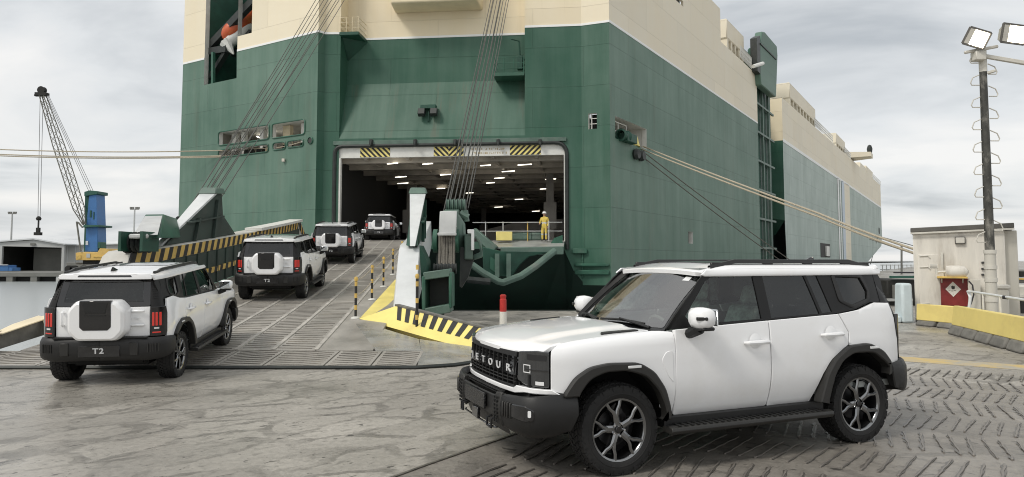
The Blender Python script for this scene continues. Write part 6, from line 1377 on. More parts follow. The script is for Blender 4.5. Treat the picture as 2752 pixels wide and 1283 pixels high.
# wheel pieces, axis along +y (outer face), shared by all cars
def make_wheel():
    W = {}
    Rt, wd = .385, .125
    prof = [(.262, -.105), (.285, -.122), (.33, -.128), (.362, -.120), (.378, -.100), (.383, -.05), (.384, 0), (.383, .05), (.378, .100), (.362, .120), (.33, .128), (.285, .122), (.262, .105)]
    m = MB(); m.lathe(prof, (0, 0, 0), (0, 1, 0), 56)
    # tread blocks
    for k in range(44):
        for j, (y0, y1, dl) in enumerate(((-.123, -.082, .5), (-.074, -.028, 0), (-.020, .020, .5), (.028, .074, 0), (.082, .123, .5))):
            a0 = 2 * math.pi * (k + dl + .10) / 44; a1 = 2 * math.pi * (k + dl + .84) / 44; sh = (.015 if j in (1, 3) else 0) * (1 if j < 2 else -1) / Rt
            r0 = .372; r1 = .392 if 0 < j < 4 else .386
            pts = []
            for r_ in (r0, r1):
                rr = [(a0 + sh, y0), (a1 + sh, y0), (a1 - sh, y1), (a0 - sh, y1)]
                for (a, y) in rr:
                    q = r_
                    if j == 0 and y == y0 or j == 4 and y == y1: q -= .012
                    pts.append((math.cos(a) * q, y, math.sin(a) * q))
            m.hexa(pts)
        for sg in (1, -1):                         # shoulder lugs on the sidewall
            if k % 2: continue
            a0 = 2 * math.pi * (k + .15) / 44; a1 = 2 * math.pi * (k + .95) / 44; pts = []
            for y in (.118, .131):
                for (a, r_) in ((a0, .335), (a1, .335), (a1, .372), (a0, .372)): pts.append((math.cos(a) * r_, sg * y * (1 if r_ < .35 else .97), math.sin(a) * r_))
            m.hexa(pts)
    m.lathe([(.300, .1255), (.303, .1285), (.310, .1285), (.313, .1265)], (0, 0, 0), (0, 1, 0), 48)
    W['tyre'] = m.mesh('wheel', ['tyre_rubber'], 30)
    m = MB(); m.lathe([(.262, -.11), (.250, -.10), (.240, -.05), (.235, .05), (.240, .090)], (0, 0, 0), (0, 1, 0), 48, mi=1); m.lathe([(.240, .090), (.242, .098), (.250, .108), (.266, .112), (.270, .106), (.264, .09)], (0, 0, 0), (0, 1, 0), 48)
    # five forked spokes
    def spoke(pts, w0, w1):                        # pts = list of (angle, radius, y)
        c = [V((math.cos(a) * r_, y, math.sin(a) * r_)) for a, r_, y in pts]; n = len(c); o = len(m.v)
        for i, p in enumerate(c):
            d = (c[min(i + 1, n - 1)] - c[max(i - 1, 0)]).normalized(); s = d.cross(V((0, 1, 0))).normalized(); w = lerp(w0, w1, i / (n - 1))
            for q in ((-1, -.035), (-1, 0), (-.45, .010), (.45, .010), (1, 0), (1, -.035)): m.v.append(tuple(p + s * q[0] * w / 2 + V((0, q[1], 0))))
        for i in range(n - 1):
            for k in range(6): k2 = (k + 1) % 6; m.f.append((o + i * 6 + k, o + i * 6 + k2, o + (i + 1) * 6 + k2, o + (i + 1) * 6 + k)); m.m.append(0)
    for k in range(5):
        a = 2 * math.pi * k / 5 + .3
        spoke([(a, .045, .088), (a, .10, .096), (a, .135, .098)], .062, .058)
        for sg in (1, -1): spoke([(a + sg * .05, .115, .098), (a + sg * .13, .165, .100), (a + sg * .24, .205, .100), (a + sg * .27, .256, .100)], .036, .030)
    m.lathe([(.0, .085), (.058, .085), (.066, .090), (.070, .080), (.072, .04)], (0, 0, 0), (0, 1, 0), 24)
    W['rim'] = m.mesh('rim', ['alloy', 'alloy_dark'], 28)
    m = MB(); m.lathe([(0, .103), (.026, .102), (.031, .096), (.032, .085)], (0, 0, 0), (0, 1, 0), 20); W['hub_cap'] = m.mesh('hub_cap', ['car_gloss_black'], 30)
    m = MB()
    for k in range(5): a = 2 * math.pi * (k + .5) / 5 + .3; m.lathe([(0, .106), (.009, .105), (.011, .085)], (math.cos(a) * .056, 0, math.sin(a) * .056), (0, 1, 0), 8)
    W['wheel_nuts'] = m.mesh('wheel_nuts', ['chrome'], 30)
    m = MB(); m.lathe([(0, .0), (.16, .0), (.16, -.03), (0, -.03)], (0, 0, 0), (0, 1, 0), 28); m.box((.12, -.01, .08), (.11, .06, .12), mi=0); m.lathe([(.0, -.06), (.24, -.06), (.24, -.07), (0, -.07)], (0, 0, 0), (0, 1, 0), 28, mi=1)
    W['brake_disc'] = m.mesh('brake_disc', ['alloy_dark', 'car_dark'], 30)
    return W
simple('plate_wrap', (0.012, 0.012, 0.013), 0.25, var=0.5, scale=60, bump=0.5, bscale=60)
simple('mirror_glass', (0.6, 0.62, 0.63), 0.02, metal=1.0)
WHEEL = make_wheel()
# ------------------------------------------------------------------ the cars
near = thing('sport_utility_car', (0, 0, 0), 'white off-road car nearest the camera, seen from its front corner', 'car', 'white off-road cars')
build_car(near)
labels = ['white off-road car with its rear wheels still on the quay, leftmost of the cars', 'white off-road car halfway up the ramp behind the leftmost car', 'white off-road car at the top of the ramp before the door', 'white off-road car just inside the ship, smallest of the cars']
def put(o, x, y, z, ux, uy, pitch): o.location = (x, y, z); o.rotation_euler = (0, -pitch, math.atan2(uy, ux))
spots = [(-6.27, 12.20, .095, -.13, .99, math.atan(.19 / 2.65))]
for X0, s in ((-6.12, 9.95), (-6.10, 20.75)): p = RP(s, X0); spots.append((p.x, p.y, p.z + .012, DRIFT, 1.0, math.atan(.072 + .0014 * s)))
spots.append((-8.60, 45.9, 3.0, -.06, 1.0, 0.0))
for lab, sp in zip(labels, spots):
    c = copytree(near); c['label'] = lab; put(c, *sp)
    if sp is spots[0]: c.scale = (.945, .945, .945)
put(near, 1.867, 7.345, .010, -math.cos(R(22.32)), -math.sin(R(22.32)), 0.0)
# ------------------------------------------------------------------ the deck hand
def person(base, face, lab):
    o = thing('person', tuple(base), lab, 'person')
    bmv = [(0, 0, .98, .16, .11), (0, 0, 1.15, .15, .11), (0, .01, 1.38, .18, .12), (0, .0, 1.50, .075, .07), (0, -.01, 1.58, .065, .065), (0, -.015, 1.68, .10, .11), (0, -.01, 1.76, .085, .09),
           (.20, .01, 1.42, .07, .07), (.27, .0, 1.15, .055, .055), (.25, -.14, .96, .042, .042), (.25, -.17, .90, .035, .03),
           (-.20, .01, 1.42, .07, .07), (-.28, .0, 1.15, .055, .055), (-.24, -.20, 1.08, .042, .042), (-.22, -.27, 1.06, .035, .03),
           (.10, 0, .86, .10, .10), (.11, -.02, .50, .075, .08), (.11, .02, .10, .05, .055), (.12, -.10, .04, .045, .04),
           (-.10, 0, .86, .10, .10), (-.12, -.05, .50, .075, .08), (-.12, -.02, .10, .05, .055), (-.13, -.14, .04, .045, .04)]
    ed = [(0, 1), (1, 2), (2, 3), (3, 4), (4, 5), (5, 6), (2, 7), (7, 8), (8, 9), (9, 10), (2, 11), (11, 12), (12, 13), (13, 14), (0, 15), (15, 16), (16, 17), (17, 18), (0, 19), (19, 20), (20, 21), (21, 22)]
    me = bpy.data.meshes.new('figure'); me.from_pydata([v[:3] for v in bmv], ed, []); t = bpy.data.objects.new('figure', me); COL.objects.link(t)
    sk = t.modifiers.new('skin', 'SKIN'); 
    if not me.skin_vertices: 
        bm = bmesh.new(); bm.from_mesh(me); bm.verts.layers.skin.verify(); bm.to_mesh(me); bm.free()
    for i, v in enumerate(bmv): me.skin_vertices[0].data[i].radius = (v[3], v[4])
    me.skin_vertices[0].data[0].use_root = True
    t.modifiers.new('sub', 'SUBSURF').levels = 2; t.modifiers['sub'].render_levels = 2
    dg = bpy.context.evaluated_depsgraph_get(); fm = bpy.data.meshes.new_from_object(t.evaluated_get(dg)); bpy.data.objects.remove(t)
    fm.name = 'figure'; fm.materials.clear()
    for k in ('skin', 'hivis', 'hivis_band', 'work_dark'): fm.materials.append(MATS[k])
    for p in fm.polygons:
        z, x, y = p.center.z, p.center.x, p.center.y; p.material_index = 1
        if z > 1.53: p.material_index = 0
        elif z < .12: p.material_index = 3
        elif abs(z - 1.12) < .035 and abs(x) < .2 or abs(z - .42) < .035: p.material_index = 2
        elif abs(x) > .2 and (y < -.19 or z < .935 and y < -.15 and abs(x) > .2): p.material_index = 0
    fm.shade_smooth(); fo = bpy.data.objects.new('figure', fm); COL.objects.link(fo); fo.parent = o
    m = MB(); m.lathe([(.135, 0), (.13, .03), (.12, .06), (.085, .115), (0, .135)], (0, -.01, 1.715), (0, 0, 1), 16); m.lathe([(.15, 0), (.13, .012)], (0, -.03, 1.712), (0, 0, 1), 16); hm = m.build('helmet', 'helmet'); hm.parent = o
    m = MB(); m.hexa([(-.012, -.125, 1.63), (.012, -.125, 1.63), (.012, -.10, 1.63), (-.012, -.10, 1.63), (-.008, -.115, 1.68), (.008, -.115, 1.68), (.008, -.10, 1.68), (-.008, -.10, 1.68)]); nz = m.build('nose', 'skin'); nz.parent = fo
    for sx_, (hx, hy, hz), dr in ((1, (.25, -.18, .88), V((0, -.25, -1))), (-1, (-.22, -.29, 1.055), V((0, -1, -.15)))):
        dr = dr.normalized(); side = V((1, 0, 0))
        for k in range(5):
            m = MB(); b = V((hx, hy, hz)) + side * (k - 2) * .017; L_ = (.065, .075, .08, .075, .06)[k] if k else .05
            d1 = dr if k else (dr + side * -sx_ * .8).normalized(); m.tube([b, b + d1 * L_ * .55, b + d1 * L_ * .8 + V((0, 0, -.015)), b + d1 * L_ + V((0, .01, -.03))], [.009, .0085, .008, .006], 6); f = m.build('finger', 'skin'); f.parent = fo
    o.rotation_euler = (0, 0, face); return o
pp = at(1463, 650, 42.5); person((pp.x, 42.4, zP + .0), R(-20), 'deck hand in yellow overalls and white helmet standing at the door sill')
# ------------------------------------------------------------------ right hand side: hut, barriers, lamp mast, ropes
HY = 20.6
HP = (at(2455, 700, HY).x, HY, 0.0)               # the hut's front left corner; it and what hangs on it are turned about this point
HUT = []
hut = thing('switch_hut', HP, 'cream painted steel hut with a flat dark roof beside the lamp mast', 'hut'); HUT.append(hut)
h0, h1 = at(2455, 622, HY), at(2700, 612, HY + .3)
xa, xb = at(2455, 700, HY).x, at(2690, 700, HY).x; xc = at(2706, 700, HY + .25).x - .12; zt = 2.66
m = MB(); m.hexa([(xa, HY, 0), (xb, HY, 0), (xb, HY + 2.2, 0), (xa, HY + 2.2, 0), (xa, HY, zt), (xb, HY, zt + .05), (xb, HY + 2.2, zt + .05), (xa, HY + 2.2, zt)]); m.build('wall', 'hut_wall', hut, bevel=.02)
m = MB(); m.hexa([(xb - .25, HY + .25, 0), (xc + .12, HY + .25, 0), (xc + .12, HY + 2.4, 0), (xb - .25, HY + 2.4, 0), (xb - .25, HY + .25, 2.68), (xc + .12, HY + .25, 2.68), (xc + .12, HY + 2.4, 2.68), (xb - .25, HY + 2.4, 2.68)]); m.build('side_wall', 'hut_side', hut, bevel=.02)
m = MB(); m.hexa([(xa - .06, HY - .12, zt), (xc + .02, HY - .12, zt + .08), (xc + .2, HY + 2.5, zt + .08), (xa - .06, HY + 2.5, zt), (xa - .06, HY - .12, zt + .13), (xc + .02, HY - .12, zt + .22), (xc + .2, HY + 2.5, zt + .22), (xa - .06, HY + 2.5, zt + .13)]); m.build('roof', 'hut_roof', hut, bevel=.015)
m = MB(); m.beam((xa - .06, HY - .13, zt - .03), (xc + .02, HY - .13, zt + .05), .03, .05); m.build('gutter', 'pale_metal', hut)
d0, d1 = at(2466, 672, HY), at(2532, 812, HY)
m = MB(); m.box(((d0.x + d1.x) / 2, HY - .02, 1.0), (d1.x - d0.x, .05, 2.0)); door = m.build('door', 'hut_wall', hut, bevel=.012)
m = MB(); m.beam((d1.x + .03, HY - .05, .05), (d1.x + .03, HY - .05, 2.06), .06, .07, up=(1, 0, 0)); m.build('door_edge', 'pale_metal', door)
for z in (1.62, .55, 1.95): m = MB(); m.tube([(d0.x + .05, HY - .06, z), (d0.x + .30, HY - .07, z + .02), (d0.x + .36, HY - .06, z - .06)], .018, 6); m.build('door_bolt', 'pale_metal', door)
m = MB(); p = at(2508, 716, HY); m.box((p.x, HY - .055, p.z), (.25, .01, .13)); sg = m.build('door_plate', 'post_white', door)
for i in range(3): m = MB(); m.box((p.x, HY - .063, p.z + .04 - i * .035), (.2, .004, .012)); m.build('plate_line', 'far_grey', sg)
p = at(2577, 648, HY); m = MB(); m.box((p.x, HY - .05, p.z), (.30, .10, .21)); lb = m.build('wall_lamp', 'hut_roof', hut, bevel=.01); m = MB(); m.box((p.x, HY - .105, p.z), (.25, .02, .16)); m.build('lamp_lens', 'pale_metal', lb, bevel=.01)
for y in (706, 722, 737): m = MB(); p = at(2634, y, HY); m.box((p.x, HY - .04, p.z), (.08, .08, .06)); m.build('cable_gland', 'hold_dark', hut, bevel=.01)
m = MB(); p = at(2455, 700, HY); m.box((p.x + .2, HY - .015, .06), (.4, .05, .12)); m.build('base_trim', 'hut_roof', hut)
# horn-shaped cylinder on the shelf
gas = thing('air_horn', HP, 'cream horn shaped canister lying above the red hazard board', 'horn'); HUT.append(gas)
p = at(2545, 732, HY - .5); q = at(2628, 732, HY - .5); m = MB(); r_ = .15; m.tube([(lerp(p.x, q.x, t), HY - .45, p.z + .02) for t in (.28, .30, .45, .7, .86, .95, 1.0)], [.12, .17, .18, .18, .16, .10, .03], 14); m.build('tank', 'hut_wall', gas)
m = MB(); m.tube([(p.x, HY - .45, p.z), (lerp(p.x, q.x, .3), HY - .45, p.z + .02)], .035, 8); m.tube([(p.x, HY - .45, p.z - .08), (p.x, HY - .45, p.z + .08)], .04, 8); m.build('valve', 'pale_metal', gas)
shelf = thing('wall_shelf', HP, 'rusty tan shelf under the horn canister on the hut', 'shelf'); HUT.append(shelf)
m = MB(); p, q = at(2540, 745, HY - .4), at(2618, 742, HY - .4); m.box(((p.x + q.x) / 2, HY - .35, p.z), (q.x - p.x, .6, .05)); m.build('board', 'hazard_yellow', shelf, bevel=.008)
for t in (.15, .85): m = MB(); x = lerp(p.x, q.x, t); m.beam((x, HY - .02, p.z - .3), (x, HY - .5, p.z - .03), .04, .04); m.build('bracket', 'pale_metal', shelf)
# red board with a white diamond
board = thing('hazard_board', HP, 'dark red square board with a white diamond placard in front of the hut', 'sign'); HUT.append(board)
by = HY - .28; p, q = at(2544, 820, by), at(2616, 748, by); m = MB(); m.box(((p.x + q.x) / 2, by, (p.z + q.z) / 2), (q.x - p.x, .04, q.z - p.z)); m.build('panel', 'sign_red', board, bevel=.006)
cx, cz = at(2575, 776, by).x, at(2575, 776, by).z; s_ = .22
m = MB(); m.prism([(cx - s_, by - .024, cz), (cx, by - .024, cz - s_), (cx + s_, by - .024, cz), (cx, by - .024, cz + s_)], (0, .003, 0)); dm = m.build('diamond', 'post_white', board, smooth=0)
m = MB(); flame = [(-.045, .02), (-.03, -.0), (.03, .0), (.05, .03), (.045, .09), (.03, .10), (.005, .08), (-.02, .105), (-.05, .08)]; m.prism([(cx + x, by - .029, cz + z) for x, z in flame], (0, .003, 0)); m.build('symbol', 'hold_dark', dm, smooth=0)
m = MB()
for x, z, w in ((-.10, -.03, .05), (-.03, -.05, .06), (.05, -.035, .07), (.0, -.14, .015)): m.box((cx + x, by - .029, cz + z), (w, .003, .014))
tag(m.build('worn_print', 'far_grey', dm, smooth=0), kind='stuff')
for x in (p.x + .08, q.x - .08): m = MB(); m.tube([(x, by + .05, 0), (x, by + .05, q.z)], .025, 6); m.build('stake', 'pale_metal', board)
# meter cabinet and hoses next to it
cab = thing('meter_cabinet', HP, 'small grey cabinet with a hose between the red board and the mast', 'cabinet'); HUT.append(cab)
p, q = at(2622, 830, HY - .4), at(2650, 750, HY - .4); m = MB(); m.box(((p.x + q.x) / 2, HY - .35, (p.z + q.z) / 2), (q.x - p.x, .35, q.z - p.z)); m.build('case', 'hut_side', cab, bevel=.015)
m = MB(); m.tube([at(2640, 755, HY - .7), at(2652, 765, HY - .75), at(2655, 790, HY - .75), at(2648, 815, HY - .75)], .022, 6); m.build('hose', 'work_dark', cab)
# pale stepped plinth right of the mast
pl = thing('pale_plinth', HP, 'pale stepped concrete plinth at the right end of the hut', 'plinth'); HUT.append(pl)
p, q = at(2703, 860, HY - .6), at(2732, 772, HY - .6); m = MB(); m.box(((p.x + q.x) / 2, HY - .3, q.z / 2), (q.x - p.x, .6, q.z)); m.build('block', 'hut_side', pl, bevel=.03)
m = MB(); m.box(((p.x + q.x) / 2, HY - .3, q.z + .04), (q.x - p.x + .1, .7, .12)); m.build('cap', 'pale_metal', pl, bevel=.03)
for o_ in HUT: o_.rotation_euler = (0, 0, R(-31)); o_.scale = (.86, .9, 1.0)
# yellow barriers
def barrier(A, B, z0, z1, name, lab, feet=True):
    o = thing(name, tuple((A + B) / 2), lab, 'barrier', 'yellow barriers by the hut'); d = (B - A).normalized(); n = V((-d.y, d.x, 0)); n = n if n.y > 0 else -n
    m = MB(); m.hexa([A + V((0, 0, z0)), B + V((0, 0, z0)), B + n * .22 + V((0, 0, z0)), A + n * .22 + V((0, 0, z0)), A + n * .03 + V((0, 0, z1)), B + n * .03 + V((0, 0, z1)), B + n * .16 + V((0, 0, z1)), A + n * .16 + V((0, 0, z1))]); m.build('panel', 'barrier_yellow', o, bevel=.02)
    L_ = (B - A).length; k = max(2, int(L_ / .75))
    for i in range(k):
        a, b = A.lerp(B, (i + .06) / k), A.lerp(B, (i + .94) / k); m = MB(); m.hexa([a - n * .12, b - n * .12, b + n * .35, a + n * .35, a - n * .02 + V((0, 0, z0 + .01)), b - n * .02 + V((0, 0, z0 + .01)), b + n * .25 + V((0, 0, z0 + .01)), a + n * .25 + V((0, 0, z0 + .01))]); m.build('foot', 'barrier_base', o, bevel=.05, seg=2)
    return o
A1, B1 = atz(2462, 874, 0), atz(2577, 886, 0); barrier(A1, B1, .14, .60, 'traffic_barrier', 'short yellow barrier in front of the hut door')
A2, B2 = atz(2584, 898, 0), atz(2800, 955, 0); B2 = A2 + (B2 - A2) * 1.8; barrier(A2, B2, .22, .70, 'traffic_barrier', 'long yellow barrier with pipe rail running to the right edge')
rail = thing('pipe_rail', tuple(A2), 'white pipe handrail above the long yellow barrier', 'handrail')
p0, p1 = at(2602, 784, 17.6), at(2800, 814, 13.6); m = MB(); m.tube([at(2604, 830, 17.5), at(2608, 800, 17.5), p0, at(2615, 785, 17.3), p1, p0 + (p1 - p0) * 1.8], [.035, .035, .04, .03, .03, .03], 8); m.build('pipe', 'fin_white', rail)
for px in (2650, 2700, 2790, 2880): m = MB(); t = (px - 2602) / 198; a = p0.lerp(p1, t); m.tube([a, V((a.x, a.y, .65))], .022, 6); m.build('stanchion', 'post_white', rail)
m = MB(); a = p0.lerp(p1, .57); m.tube([a + V((-.05, .02, 0)), a + V((.05, -.02, -.01))], .04, 8); m.build('coupling', 'work_dark', rail)
# pale upright block left of the hut
blk = thing('pale_pillar', tuple(at(2440, 858, 20.3)), 'pale blue rounded pillar standing left of the hut', 'pillar')
p, q = at(2427, 858, 20.2), at(2455, 762, 20.2); m = MB(); m.hexa([(p.x, 20.2, 0), (q.x, 20.2, 0), (q.x, 20.7, 0), (p.x, 20.7, 0), (p.x + .02, 20.25, q.z), (q.x, 20.25, q.z), (q.x, 20.65, q.z), (p.x + .02, 20.65, q.z)]); m.build('block', 'pale_blue', blk, bevel=.07, seg=3)
m = MB(); m.box((p.x - .08, 20.45, .1), (.18, .4, .2)); m.build('foot', 'pale_blue', blk, bevel=.04)
# lamp mast
MY = 18.2
mast = thing('lamp_mast', tuple(atz(2668, 880, 0)), 'tall mottled lamp mast with loop steps and two lit floodlights', 'lamp post')
mb0, mt0 = at(2668, 880, MY), at(2640, 140, MY); mb0.z = 0
m = MB(); m.tube([mb0, mb0.lerp(mt0, .28)], [.135, .13], 14); m.build('base_tube', 'hut_side', mast)
m = MB(); m.tube([mb0.lerp(mt0, .265), mt0], [.115, .085], 14); m.build('pole', 'pole_mottled', mast)
for t in (.10, .17, .215, .27): m = MB(); c = mb0.lerp(mt0, t); m.tube([c, c + V((0, 0, .10))], .15, 14); m.build('collar', 'pale_metal', mast)
m = MB(); m.tube([mt0 - V((0, 0, .55)), mt0 + V((0, 0, .05))], .095, 12); m.build('head_tube', 'pale_metal', mast)
for i in range(17):
    t = .31 + i * .0405; c = mb0.lerp(mt0, t); sg = 1 if i % 2 else -1; m = MB()
    m.tube([c + V((sg * .12, -.02, .28)), c + V((sg * .30, -.02, .20)), c + V((sg * .36, -.02, .06)), c + V((sg * .33, -.02, 0)), c + V((sg * .12, -.02, 0))], .015, 6); m.build('loop_step', 'pale_metal', mast)
m = MB(); a = mt0 + V((0, -.1, -.15)); m.beam(a, at(2790, 176, MY - .3), .10, .10); m.beam(mt0 + V((.05, -.1, -.6)), at(2676, 190, MY - .3), .07, .07); m.build('cross_arm', 'pale_metal', mast, bevel=.01)
m = MB(); m.beam(mt0 + V((-.55, -.1, -.05)), mt0 + V((.35, -.1, .12)), .08, .08); m.box(mt0 + V((-.18, -.1, -.15)), (.28, .25, .25)); m.build('junction_box', 'pale_metal', mast, bevel=.02)
def flood(px, py, w, h, rx, rz, ry, Y):
    c = at(px, py, Y); Rm = Matrix.Rotation(rz, 3, 'Z') @ Matrix.Rotation(ry, 3, 'Y') @ Matrix.Rotation(rx, 3, 'X')
    P = lambda x, y, z: c + Rm @ V((x, y, z)); m = MB(); fr = [P(-w, 0, -h), P(w, 0, -h), P(w, 0, h), P(-w, 0, h)]; bk = [P(-w * .6, .28, -h * .6), P(w * .6, .28, -h * .6), P(w * .6, .28, h * .6), P(-w * .6, .28, h * .6)]
    m.hexa([fr[0], fr[1], bk[1], bk[0], fr[3], fr[2], bk[2], bk[3]]); hs = m.build('floodlight', 'flood_inner', mast, bevel=.015)
    m = MB(); m.prism([P(-w * .92, -.012, -h * .9), P(-w * .45, -.012, -h * .9), P(-w * .45, -.012, h * .9), P(-w * .92, -.012, h * .9)], Rm @ V((0, -.004, 0))); m.build('reflector', 'pale_metal', hs)
    m = MB(); m.prism([P(-w * .42, -.012, -h * .88), P(w * .9, -.012, -h * .88), P(w * .9, -.012, h * .88), P(-w * .42, -.012, h * .88)], Rm @ V((0, -.004, 0))); m.build('lamp_glass', 'flood_glow', hs)
    m = MB()
    for a, b in ((0, 1), (1, 2), (2, 3), (3, 0)): m.beam(fr[a], fr[b], .03, .05)
    m.build('bezel', 'hut_roof', hs)
flood(2625, 103, .26, .22, R(14), R(-16), R(24), MY - .3); flood(2724, 92, .34, .24, R(10), R(8), R(4), MY - .3)
# red and white marker post
mp2 = V((atz(1352, 899, 0))); mk_ = thing('marker_post', tuple(mp2), 'white marker post with a red top standing behind the bonnet', 'post')
m = MB(); m.tube([mp2, mp2 + V((0, 0, .56))], .088, 16); m.build('shaft', 'post_white', mk_)
m = MB(); m.tube([mp2 + V((0, 0, z)) for z in (.555, .86, .87, .90, .92, .965, .98)], [.084, .082, .07, .068, .078, .076, .05], 16); m.build('red_top', 'post_red', mk_)
# mooring ropes on the right
def rope(pts, r, lab, mat='rope', grp=None):
    pts = [V(p) for p in pts]
    m = MB(); n = []
    for a, b in zip(pts, pts[1:]):
        for i in range(10): n.append(a.lerp(b, i / 10))
    n.append(pts[-1]); L_ = len(n)
    n = [p + V((0, 0, -.9 * (i / L_) * (1 - i / L_))) for i, p in enumerate(n)]; m.tube(n, r, 7); o = m.build('mooring_rope', mat); tag(o, lab, 'rope', grp)
rs = PS(lerp(mp_[0], mp_[1], .85), -.05, mp_[2] + .1)
rope([rs, at(2200, 560, 29), at(2478, 674, 23.2)], .045, 'upper thick tan mooring rope from the side port to behind the hut', grp='ropes to the hut side')
rope([rs + V((-.2, 0, -.15)), at(2200, 569, 29), at(2478, 685, 23.2)], .045, 'lower thick tan mooring rope from the side port to behind the hut', grp='ropes to the hut side')
rope([rs + V((0, 0, -.35)), V((26.4, 60, .4))], .036, 'upper dark mooring rope falling steeply from the side port', 'rope_dark', 'steep ropes')
rope([rs + V((-.35, 0, -.45)), V((25.6, 60, .3))], .036, 'lower dark mooring rope falling steeply from the side port', 'rope_dark', 'steep ropes')
lp = PT(lerp(hC[0], hC[1], .82), .2, hC[3] - .05)
rope([V(lp) , at(-60, 397, 52)], .042, 'upper mooring rope running level to the left edge of the picture', grp='ropes to the left')
rope([V(lp) + V((.3, 0, -.38)), at(-60, 410, 51)], .042, 'middle mooring rope running level to the left edge', grp='ropes to the left')
rope([V(lp) + V((.3, 0, -.46)), at(-60, 414, 51)], .042, 'lowest mooring rope running level to the left edge', grp='ropes to the left')
rope([V(lp) + V((2.0, -1.0, 0)), PT(hE[0] + .2, -.05, hE[2] + .35)], .03, 'pale rope stretched across the stern mooring ports', grp='ropes to the left')
m = MB()
for i in range(6): m.tube([PT(lerp(hC[0], hC[1], .75 - i * .1), -.05, hC[3] + .1), PT(lerp(hC[0], hC[1], .95 - i * .06), -.04, hC[2] + .05)], .025, 5)
tag(m.build('port_lashings', 'rope_dark', ship), kind='stuff')
# far objects right
def blockthing(name, lab, cat, px0, px1, py0, py1, Y, depth, mat, extra=()):
    a, b = at(px0, py1, Y), at(px1, py0, Y); o = thing(name, ((a.x + b.x) / 2, Y, 0), lab, cat); m = MB(); m.hexa([(a.x, Y, a.z), (b.x, Y, a.z), (b.x, Y + depth, a.z), (a.x, Y + depth, a.z), (a.x, Y, b.z), (b.x, Y, b.z), (b.x, Y + depth, b.z), (a.x, Y + depth, b.z)]); m.build('body', mat, o, bevel=.05)
    for nm, q, mt in extra:
        a, b = at(q[0], q[3], Y - .1), at(q[2], q[1], Y - .1); m = MB(); m.box(((a.x + b.x) / 2, Y - .06, (a.z + b.z) / 2), (abs(b.x - a.x), .14, abs(b.z - a.z))); m.build(nm, mt, o)
    return o
blockthing('site_truck', 'dark parked truck body seen between the white car and the hut', 'truck', 2386, 2470, 752, 826, 28.0, 3, 'far_dark', (('door', (2402, 766, 2426, 802), 'far_grey'), ('tank', (2387, 803, 2452, 810), 'far_wall'), ('roof_rack', (2394, 742, 2470, 748), 'crane_green'), ('canopy', (2405, 731, 2470, 735), 'work_dark')))
blockthing('far_shed', 'tan far shed behind the dark truck', 'shed', 2368, 2404, 738, 760, 120, 10, 'cream_paint', (('roof', (2366, 736, 2410, 740), 'far_grey'),))
blockthing('gate_building', 'grey portal building at the right edge beyond the mast', 'building', 2712, 2800, 726, 762, 46, 8, 'far_grey', (('window', (2720, 730, 2728, 744), 'far_dark'), ('window', (2742, 730, 2752, 744), 'far_dark'), ('post', (2729, 728, 2733, 746), 'far_wall'), ('stripe', (2716, 748, 2800, 752), 'hazard_yellow'), ('sill', (2712, 745, 2800, 748), 'far_wall')))
blockthing('dock_ledge', 'low grey ledge with dark gaps right of the plinth', 'ledge', 2722, 2810, 768, 858, 24, 3, 'hut_side', (('gap', (2724, 800, 2738, 850), 'far_dark'), ('gap', (2744, 800, 2810, 850), 'far_dark'), ('beam', (2722, 792, 2810, 800), 'pale_metal')))
mm_ = thing('far_mast', tuple(at(2423, 740, 90)), 'thin far mast between the ship and the hut', 'mast'); m = MB(); m.tube([at(2423, 745, 90), at(2423, 658, 90)], .12, 6); m.build('pole', 'far_grey', mm_)
m = MB()
for i in range(9): p = at(2372 + i * 11, 738, 140); m.tube([p, p + V((0, 0, 2.0))], .09, 5)
for h in (1.0, 1.9): a, b = at(2366, 738, 140), at(2470, 738, 140); m.tube([a + V((0, 0, h)), b + V((0, 0, h))], .08, 5)
fr_ = m.build('far_fence', 'far_wall'); tag(fr_, 'thin pale far fence behind the dark truck', 'fence')
for k, (x0, y0, x1, y1) in enumerate(((2376, 655, 2470, 688), (2376, 640, 2470, 665))):
    m = MB(); m.tube([at(x0 - 40, y0 - 12, 120), at(x1, y1, 70)], .05, 5); tag(m.build('far_rope', 'far_grey'), ('lower' if k == 0 else 'upper') + ' thin far rope from the bow down behind the hut', 'rope', 'thin bow ropes')
m = MB(); m.tube([at(2360, 632, 180), at(2338, 715, 178)], .10, 5); tag(m.build('bow_rope', 'far_grey'), 'thin rope dropping from the bow to the quay', 'rope')
# ------------------------------------------------------------------ left background: sheds, masts, harbour crane
SY = 150.0
def xz(px, py, Y): p = at(px, py, Y); return p
shed = thing('warehouse', tuple(at(85, 730, SY)), 'pale gabled warehouse with a wide dark doorway on the far quay', 'warehouse')
zb = -.5
g = [at(-40, 655, SY), at(92, 646, SY), at(172, 659, SY)]
b0, b1 = at(-40, 700, SY), at(172, 700, SY); o0, o1 = at(6, 662, SY), at(166, 666, SY)
m = MB()
m.prism([V((b0.x, SY, zb)), V((o0.x, SY, zb)), V((o0.x, SY, o0.z)), g[1].lerp(g[0], .5), g[0]], (0, .5, 0)); m.prism([V((o1.x, SY, zb)), V((b1.x, SY, zb)), g[2], V((o1.x, SY, g[2].z + .3))], (0, .5, 0)); m.prism([V((o0.x, SY, o0.z)), V((o1.x, SY, o1.z)), V((o1.x, SY, g[2].z + .3)), g[1], g[1].lerp(g[0], .5)], (0, .5, 0)); m.build('front_wall', 'far_wall', shed, smooth=0)
m = MB(); e0, e1, e2 = g[0], g[1], g[2]
